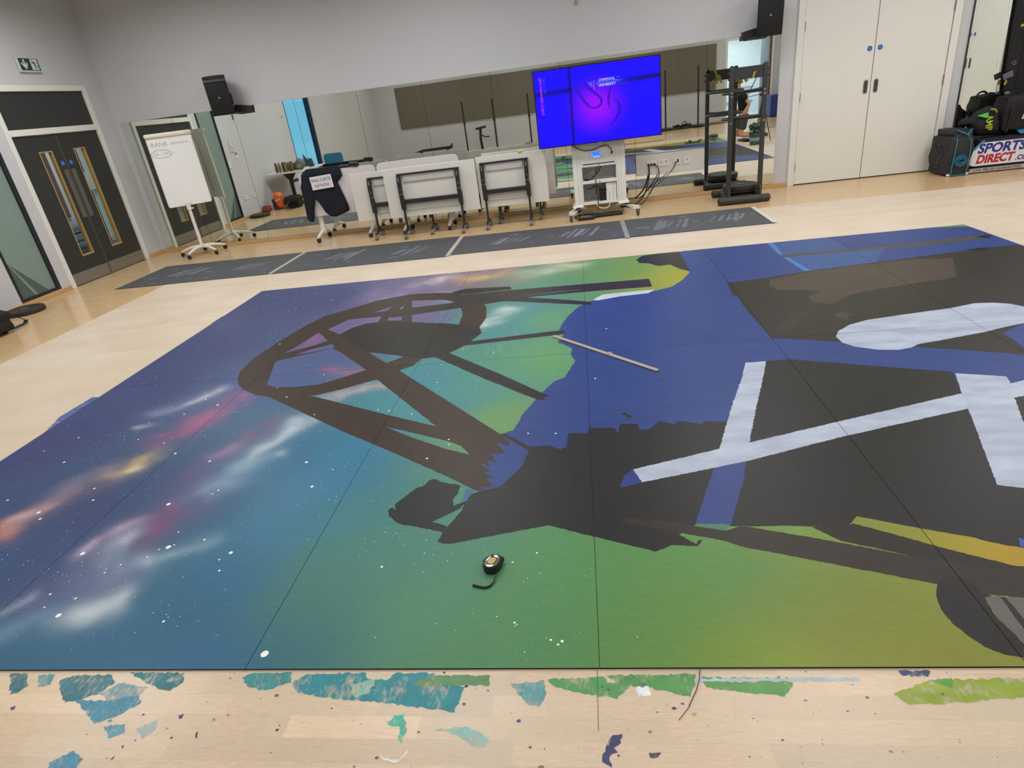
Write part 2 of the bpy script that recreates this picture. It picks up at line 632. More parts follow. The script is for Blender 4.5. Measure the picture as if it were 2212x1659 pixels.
# ---- wooden floor: strips laid along the room
floor_m = MV('beech_strip_floor', 0.21, 0.42, 0.04, 5, (0.7, 9, 1), bump=0.0)
def add_grain(m, amount, scale=11.0):
    """long wavy grain lines, shifted from strip to strip by the strip's own colour"""
    nt = m.node_tree
    p = nt.nodes['Principled BSDF']
    src = p.inputs['Base Color'].links[0].from_socket
    at = [n for n in nt.nodes if n.type == 'ATTRIBUTE'][0]
    tc = [n for n in nt.nodes if n.type == 'TEX_COORD'][0]
    sc = nt.nodes.new('ShaderNodeVectorMath')
    sc.operation = 'SCALE'
    sc.inputs['Scale'].default_value = 130.0
    nt.links.new(at.outputs['Color'], sc.inputs[0])
    mp = nt.nodes.new('ShaderNodeMapping')
    mp.inputs['Scale'].default_value = (0.5, 4.0, 1)
    nt.links.new(tc.outputs['Object'], mp.inputs['Vector'])
    ad = nt.nodes.new('ShaderNodeVectorMath')
    nt.links.new(mp.outputs[0], ad.inputs[0])
    nt.links.new(sc.outputs[0], ad.inputs[1])
    wv = nt.nodes.new('ShaderNodeTexWave')
    wv.bands_direction = 'Y'
    wv.inputs['Scale'].default_value = scale
    wv.inputs['Distortion'].default_value = 14.0
    wv.inputs['Detail'].default_value = 3.0
    wv.inputs['Detail Scale'].default_value = 1.6
    nt.links.new(ad.outputs[0], wv.inputs['Vector'])
    mr = nt.nodes.new('ShaderNodeMapRange')
    mr.inputs[3].default_value, mr.inputs[4].default_value = 1 - amount, 1 + amount * 0.4
    nt.links.new(wv.outputs['Fac'], mr.inputs[0])
    v = nt.nodes.new('ShaderNodeVectorMath')
    v.operation = 'SCALE'
    nt.links.new(src, v.inputs[0])
    nt.links.new(mr.outputs[0], v.inputs['Scale'])
    nt.links.new(v.outputs[0], p.inputs['Base Color'])
add_grain(floor_m, 0.24, 14.0)
FL = MB().bx(-WX - 0.2, WX + 0.2, WY0 - 0.2, WY1 + 0.2, -0.12, -0.003)
floor = obj('floor', FL, M('floor_base', (120, 92, 60), 0.6), kind='structure')
WOOD = [(214, 181, 136), (219, 188, 144), (208, 174, 128), (222, 192, 150), (213, 181, 138), (202, 166, 122), (216, 183, 138), (220, 189, 146)]
ROW = 0.0725
rng = random.Random(5)
strips = []
ny = int((WY1 - WY0) / ROW) + 1
for r in range(ny):
    y0 = WY0 + r * ROW
    y1 = min(y0 + ROW, WY1)
    x = -WX - rng.uniform(0, 0.4)
    while x < WX:
        L = rng.choice((0.3, 0.36, 0.42, 0.5, 0.6, 0.7))
        xa, xb = max(x, -WX), min(x + L, WX)
        if xb - xa > 0.01:
            wob = 0.15 if y0 < 2.5 else 0.02
            k = rng.uniform(1 - wob, 1 + wob)
            c = rng.choice(WOOD if y0 < 2.5 else WOOD[:1] + WOOD[4:5] + WOOD[6:7])
            strips.append((xa, xb, y0, y1, tuple(min(1, v * k) for v in lin(c))))
        x += L
def strip_arrays(S):
    V, F, C = [], [], []
    g = 0.00015
    for xa, xb, ya, yb, c in S:
        k = len(V)
        V += [(xa + g, ya + g, 0), (xb - g, ya + g, 0), (xb - g, yb - g, 0), (xa + g, yb - g, 0), (xa + g, ya + g, -0.003), (xb - g, ya + g, -0.003), (xb - g, yb - g, -0.003), (xa + g, yb - g, -0.003)]
        F += [(k, k + 1, k + 2, k + 3), (k, k + 4, k + 5, k + 1), (k + 1, k + 5, k + 6, k + 2), (k + 2, k + 6, k + 7, k + 3), (k + 3, k + 7, k + 4, k)]
        C += [(*c, 1)] * 4 + [(*[v * 0.6 for v in c], 1)] * 16
    return np.array(V), np.array(F), np.array(C)
def seen_rank(s):
    x, y = (s[0] + s[1]) / 2, (s[2] + s[3]) / 2
    v = Vector((x, y, -EYE))
    cx, cy, cz = v.dot(rgt), v.dot(dwn), v.dot(fwd)
    if cz < 0.1: return 1e9
    px, py = 1106 + FOCAL_PX * cx / cz, 829.5 + FOCAL_PX * cy / cz
    if not (-60 < px < 2270 and 0 < py < 1690): return 1e9
    if -3.66 < x < 3.62 and 1.36 < y < 6.33: return 1e9
    return cz
order = sorted(range(len(strips)), key=lambda i: seen_rank(strips[i]))
near = set(order[:290])
for i in order[:290]:
    V, F, C = strip_arrays([strips[i]])
    link('plank', mesh_np('plank', V, F, C), floor_m, floor)
V, F, C = strip_arrays([s for i, s in enumerate(strips) if i not in near])
link('plank', mesh_np('plank', V, F, C), floor_m, floor)['kind'] = 'stuff'

# ---- skirting
SK = 0.055
def skirt(name, *runs):
    b = MB()
    for r in runs:
        b.bx(*r, bev=0.003)
    obj(name, b, oak_m, kind='structure')
skirt('baseboard_back', (-WX + 0.02, CL0, WY1 - 0.03, WY1, 0, SK), (CL1, WX - 0.02, WY1 - 0.03, WY1, 0, SK))
skirt('baseboard_left', (-WX, -WX + 0.02, WY0, DL0, 0, SK), (-WX, -WX + 0.02, DL1, WY1, 0, SK))
skirt('baseboard_right', (WX - 0.02, WX, WY0, DR0, 0, SK), (WX - 0.02, WX, DR1, WY1 - 0.03, 0, SK))
skirt('baseboard_front', (-WX + 0.02, OP0, WY0, WY0 + 0.02, 0, SK), (OP1, WX - 0.02, WY0, WY0 + 0.02, 0, SK))

# ---- mirror wall
mirror_m = bpy.data.materials.new('mirror_silver')
mirror_m.use_nodes = True
_p = mirror_m.node_tree.nodes['Principled BSDF']
_nz = mirror_m.node_tree.nodes.new('ShaderNodeTexNoise')
_nz.inputs['Scale'].default_value = 0.6
_mx = mirror_m.node_tree.nodes.new('ShaderNodeMix')
_mx.data_type = 'RGBA'
_mx.inputs[6].default_value = (0.80, 0.84, 0.79, 1)
_mx.inputs[7].default_value = (0.83, 0.87, 0.82, 1)
mirror_m.node_tree.links.new(_nz.outputs['Fac'], _mx.inputs[0])
mirror_m.node_tree.links.new(_mx.outputs[2], _p.inputs['Base Color'])
_p.inputs['Metallic'].default_value = 1
_p.inputs['Roughness'].default_value = 0.0
MY = 9.452
edge_m = M('mirror_edge', (70, 78, 74), 0.3, var=0.05)
def mirror_run(root, xs, z0, z1):
    for a, b in zip(xs[:-1], xs[1:]):
        p = obj('mirror_pane', MB().bx(a + 0.0022, b - 0.0022, MY, WY1 - 0.008, z0, z1), mirror_m, root)
    obj('backing', MB().bx(xs[0], xs[-1], WY1 - 0.008, WY1, z0, z1), edge_m, root)
mir = thing('wall_mirror', 'long wall mirror of tall panes along the studio wall behind the folded tables and screen', 'mirror', (-2, WY1, 0))
mirror_run(mir, [-6.905, -6.06, -5.08, -4.1, -3.14, -2.172, -1.177, -0.2, 0.782, 1.768, 2.715], SK + 0.004, 1.985)
obj('top_channel', MB().bx(-6.905, 2.715, MY - 0.006, WY1, 1.985, 1.995), M('mirror_channel', (190, 190, 186), 0.4), mir)
mir2 = thing('wall_mirror', 'mirror to the right of the white cupboard doors behind the kit bags', 'mirror', (6, WY1, 0))
mirror_run(mir2, [5.035, 6.0, 6.95], SK + 0.004, 2.9)
obj('side_channel', MB().bx(5.023, 5.035, MY - 0.008, WY1, SK, 2.9), M('mirror_side', (60, 52, 60), 0.5), mir2)

# ---- cupboard doors (mirror wall and right wall): built facing -y, then turned
seam_m = M('door_edge_brown', (104, 76, 62), 0.6, var=0.1)
def cupboard(name, loc, rz):
    root = struct(name, loc)
    w, hgt = 0.99, 2.75
    fr = MB()
    fr.bx(-w, -w + 0.085, -0.022, 0.10, 0, hgt, 0.002)
    fr.bx(w - 0.085, w, -0.022, 0.10, 0, hgt, 0.002)
    fr.bx(-w + 0.085, w - 0.085, -0.022, 0.10, hgt - 0.085, hgt, 0.002)
    parts = [('frame', fr, white_m, None)]
    lin_ = MB().bx(-w + 0.085, w - 0.085, 0.05, 0.10, 0.0, hgt - 0.085)
    parts.append(('lining', lin_, seam_m, None))
    R = Matrix.Rotation(rz, 4, 'Z') 
    T = Matrix.Translation(loc) @ R
    for n, b, m, _ in parts:
        obj(n, b.xf(T), m, root)
    for s in (-1, 1):
        a, e = (-w + 0.092, -0.005) if s < 0 else (0.005, w - 0.092)
        lf = obj('door_leaf', MB().bx(a, e, -0.002, 0.042, 0.012, hgt - 0.09, 0.002).xf(T), white_m, root)
        cx = s * 0.064
        obj('sign_disc', MB().lathe([(0.031, -0.0045), (0.031, -0.002)], (cx, 0, 1.64), 20, 'y').xf(T), blue_m, lf)
        mk = MB().bx(cx - 0.017, cx + 0.017, -0.0052, -0.0044, 1.6375, 1.6425)
        mk.bx(cx - 0.013, cx + 0.013, -0.0052, -0.0044, 1.628, 1.632).bx(cx - 0.012, cx + 0.012, -0.0052, -0.0044, 1.648, 1.652)
        obj('sign_print', mk.xf(T), M('sign_print_pale', (110, 160, 220), 0.5), lf)
        hb = MB()
        n = 12
        def stadium(rx, rz_, k=10):
            return [(cx + rx * math.cos(t), 1.185 + (rz_ - rx) * (1 if math.sin(t) >= 0 else -1) + rx * math.sin(t)) for t in [2 * PI * q / (2 * k) for q in range(2 * k)]]
        obj('door_handle', MB().prism(stadium(0.030, 0.087), -0.005, -0.002, 'xz').xf(T), steel_m, lf)
        obj('handle_recess', MB().prism(stadium(0.019, 0.072), -0.0058, -0.005, 'xz').xf(T), M('recess_shadow_metal', (84, 74, 64), 0.5, 0.6), lf)
        for z in (0.25, 1.155, 2.0, 2.5):
            x = s * (w - 0.088)
            obj('hinge', MB().tube([T @ Vector((x, -0.012, z - 0.055)), T @ Vector((x, -0.012, z + 0.055))], 0.010, 8), steel_m, root)
    return root
cupboard('door_2', ((CL0 + CL1) / 2, WY1 - 0.004, 0), 0)
cupboard('door_3', (WX - 0.004, (DR0 + DR1) / 2, 0), -PI / 2)
# ---- left double doors with overpanel
d1 = struct('door_1', (-WX, (DL0 + DL1) / 2, 0))
X0 = -WX
fr = MB()
fr.bx(X0 - 0.12, X0 + 0.02, DL0, DL0 + 0.075, 0, DLH, 0.003)
fr.bx(X0 - 0.12, X0 + 0.02, DL1 - 0.075, DL1, 0, DLH, 0.003)
fr.bx(X0 - 0.12, X0 + 0.02, DL0 + 0.075, DL1 - 0.075, DLH - 0.07, DLH, 0.003)
fr.bx(X0 - 0.12, X0 + 0.02, DL0 + 0.075, DL1 - 0.075, 1.935, 2.01, 0.003)
obj('frame', fr, white_m, d1)
obj('over_panel', MB().bx(X0 - 0.05, X0 - 0.01, DL0 + 0.075, DL1 - 0.075, 2.01, DLH - 0.07), charcoal_m, d1)
yl0, ymid, yr1 = DL0 + 0.08, 8.235, DL1 - 0.08
pane_m = glass_mat('clear_pane', (235, 242, 240))
for side, (ya, yb, va, vb) in enumerate(((yl0, ymid - 0.004, 7.845, 8.065), (ymid + 0.004, yr1, 8.455, 8.665))):
    lf = obj('door_leaf', wall_grid('x', X0 - 0.054, X0 - 0.008, ya, yb, 0.012, 1.93, [(va, vb, 0.355, 1.725)]), charcoal_m, d1)
    b = MB()
    for (p, q, r_, t) in ((va - 0.004, va + 0.012, 0.35, 1.73), (vb - 0.012, vb + 0.004, 0.35, 1.73)):
        b.bx(X0 - 0.058, X0 - 0.004, p, q, r_, t)
    b.bx(X0 - 0.058, X0 - 0.004, va + 0.012, vb - 0.012, 0.35, 0.366).bx(X0 - 0.058, X0 - 0.004, va + 0.012, vb - 0.012, 1.714, 1.73)
    obj('vision_frame', b, M('vision_bead', (178, 142, 84), 0.45, var=0.12), lf)
    obj('pane', MB().bx(X0 - 0.034, X0 - 0.028, va + 0.012, vb - 0.012, 0.366, 1.714), pane_m, lf)
    obj('kick_plate', MB().bx(X0 - 0.008, X0 - 0.005, ya + 0.01, yb - 0.01, 0.014, 0.165), steel_m, lf)
    yc = 8.165 if side == 0 else 8.318
    obj('sign_disc', MB().lathe([(0.035, X0 - 0.008), (0.035, X0 - 0.005)], (0, yc - 0.0, 1.56), 20, 'x'), blue_m, lf)
    mk = MB()
    for dz, hw in ((0.012, 0.018), (0, 0.02), (-0.012, 0.018)):
        mk.bx(X0 - 0.0049, X0 - 0.0042, yc - hw, yc + hw, 1.56 + dz - 0.003, 1.56 + dz + 0.003)
    obj('sign_print', mk, M('sign_print_pale', (110, 160, 220), 0.5), lf)
    yp = (8.135, 8.215) if side == 0 else (8.262, 8.342)
    obj('push_plate', MB().bx(X0 - 0.008, X0 - 0.0045, yp[0], yp[1], 0.83, 1.475, 0.002), M('dull_plate', (112, 112, 104), 0.5, 0.5, var=0.05), lf)
obj('meeting_edge', MB().bx(X0 - 0.05, X0 - 0.006, ymid - 0.003, ymid + 0.003, 0.012, 1.93), M('oak_lipping', (134, 104, 70), 0.5), d1)

# ---- frosted sidelight and tall window in the left wall
w1 = struct('window_1', (-WX, 6.95, 0))
def window_frame(root, w, t, d0, d1_):
    b = MB()
    b.bx(d0, d1_, w[0], w[0] + t, w[2], w[3]).bx(d0, d1_, w[1] - t * 1.6, w[1], w[2], w[3])
    b.bx(d0, d1_, w[0] + t, w[1] - t * 1.6, w[2], w[2] + t).bx(d0, d1_, w[0] + t, w[1] - t * 1.6, w[3] - t, w[3])
    return obj('window_frame', b, winframe_m, root)
window_frame(w1, W1, 0.035, -WX - 0.1, -WX + 0.006)
frost = glass_mat('frosted_pane', (190, 215, 208), 0.18, 0.12, (138, 160, 153))
obj('pane', MB().bx(-WX - 0.03, -WX - 0.022, W1[0] + 0.035, W1[1] - 0.056, W1[2] + 0.035, W1[3] - 0.035), frost, w1)
film = M('frost_film', (84, 100, 92), 0.35, var=0.05)
yb0 = W1[0] + 0.036
obj('film_strip', MB().prism([(yb0, 0.10), (yb0 + 0.21, 0.10), (yb0 + 0.0, 0.60)], -WX - 0.022, -WX - 0.0205, 'yz'), film, w1)
obj('film_strip', MB().prism([(yb0 + 0.26, 0.10), (yb0 + 0.43, 0.10), (yb0 + 0.05, 0.52)], -WX - 0.022, -WX - 0.0205, 'yz'), film, w1)
w2 = struct('window_2', (-WX, 2.7, 0))
window_frame(w2, W2, 0.05, -WX - 0.14, -WX - 0.02)
obj('pane', MB().bx(-WX - 0.09, -WX - 0.084, W2[0] + 0.05, W2[1] - 0.08, W2[2] + 0.05, W2[3] - 0.05), glass_mat('window_pane', (215, 240, 250)), w2)
# roof edge of the next building, seen through the tall window
nb = thing('neighbour_roof', 'thin dark roof edge seen through the tall window', 'roof', (-13, 4, 0))
obj('roof_edge', MB().tube([(-13, 0.5, 3.6), (-13, 9.5, 1.3)], 0.035, 6), M('roof_grey', (70, 120, 140), 0.6), nb)
obj('roof_prop', MB().tube([(-13, 1.2, 0.0), (-13, 2.4, 1.2), (-13, 3.7, 2.78)], 0.03, 6), M('roof_grey', (70, 120, 140), 0.6), nb)

# ---- corridor behind the doors
cor = (-9.4, 5.9, -WX - 0.16, 13.0)
obj('wall_corridor', wall_grid('x', -9.5, -9.4, 5.9, 13.0, 0, 3.0, [(11.345, 11.455, 0.1, 2.6)]).bx(-9.4, -7.16, 13.0, 13.1, 0, 3).bx(-9.4, -7.16, 5.8, 5.9, 0, 3).bx(-7.3, -7.16, 9.63, 13.0, 0, 3), wall_m, kind='structure')
obj('floor_corridor', MB().bx(-9.5, -7.2, 5.8, 13.1, -0.1, -0.013), M('corridor_vinyl', (120, 118, 114), 0.4), kind='structure')
obj('ceiling_corridor', MB().bx(-9.5, -7.16, 5.8, 13.1, 3.0, 3.1), ceil_m, kind='structure')
obj('trim_1', MB().bx(-9.4, -9.36, 9.7, 10.60, 0.62, 3.0).bx(-9.4, -9.36, 10.95, 11.34, 0.0, 3.0), M('maroon_panel', (70, 28, 42), 0.5, var=0.1), kind='structure')
obj('trim_2', MB().bx(-9.4, -9.36, 11.46, 11.8, 0.0, 3.0), M('cream_panel', (205, 196, 168), 0.5), kind='structure')
obj('trim_3', MB().bx(-9.36, -9.33, 11.50, 11.66, 0.98, 1.34), M('brown_board', (140, 98, 56), 0.6), kind='structure')
obj('trim_4', MB().bx(-9.35, -9.33, 11.22, 11.47, 1.0, 1.32), M('pale_notice', (214, 214, 204), 0.6), kind='structure')
st = thing('stacking_bench', 'grey slatted bench seen low through the left door pane', 'bench', (-9.1, 10.35, -0.013))
for k in range(3):
    obj('slat', MB().bx(-9.3, -8.95, 10.0, 10.75, 0.14 + 0.14 * k, 0.22 + 0.14 * k, 0.01), M('bench_blue_grey', (110, 126, 146), 0.5), st)
for q in (10.05, 10.65):
    obj('support', MB().bx(-9.3, -9.24, q, q + 0.05, -0.013, 0.5), black_m, st)

# ---- open doorway in the wall behind the camera
d4 = struct('door_4', ((OP0 + OP1) / 2, WY0, 0))
b = MB()
b.bx(OP0, OP0 + 0.06, WY0 - 0.16, WY0 + 0.02, 0, OPH).bx(OP1 - 0.06, OP1, WY0 - 0.16, WY0 + 0.02, 0, OPH).bx(OP0 + 0.06, OP1 - 0.06, WY0 - 0.16, WY0 + 0.02, OPH - 0.06, OPH)
obj('frame', b, white_m, d4)
b = MB().bx(OP0 + 0.06, OP0 + 0.075, WY0 - 0.15, WY0 - 0.02, 0, OPH - 0.06).bx(OP1 - 0.09, OP1 - 0.06, WY0 - 0.15, WY0 - 0.02, 0, OPH - 0.06)
obj('lining', b, M('mahogany_lining', (112, 66, 44), 0.5, var=0.15), d4)
obj('door_leaf', MB().bx(OP1 - 0.14, OP1 - 0.095, WY0 - 1.0, WY0 - 0.03, 0.01, OPH - 0.07, 0.003), M('grey_door', (120, 126, 134), 0.5), d4)
obj('floor_lobby', MB().bx(3.5, 8.0, -7.3, WY0 - 0.16, -0.1, -0.004), M('lobby_floor', (206, 212, 214), 0.3), kind='structure')
obj('ceiling_lobby', MB().bx(3.4, 8.1, -7.4, WY0 - 0.16, 3.0, 3.1), ceil_m, kind='structure')
obj('trim_5', MB().bx(5.2, 6.6, -7.3, -7.28, 0.35, 0.42).bx(5.2, 6.6, -7.3, -7.28, 0.85, 0.90), M('lobby_line', (150, 176, 190), 0.5), kind='structure')
obj('wall_lobby', MB().bx(3.5, 8.0, -7.4, -7.3, 0, 3).bx(3.4, 3.5, -7.3, WY0 - 0.2, 0, 3).bx(8.0, 8.1, -7.3, WY0 - 0.2, 0, 3), M('lobby_white', (226, 233, 236), 0.6), kind='structure')

# ---- acoustic board on the wall behind the camera
ab = thing('acoustic_board', 'long grey-brown acoustic board reflected in the mirror on the opposite wall', 'acoustic panel', (-0.8, WY0, 1.0))
b = -6.2
for k in range(9):
    w = (4.55 + 6.2) / 9
    obj('panel', MB().bx(b + k * w + 0.0006, b + (k + 1) * w - 0.0006, WY0 + 0.001, WY0 + 0.045, 1.04, 2.36, 0.002), M('acoustic_felt', (112, 108, 94), 0.95, var=0.04, bump=0.1), ab)

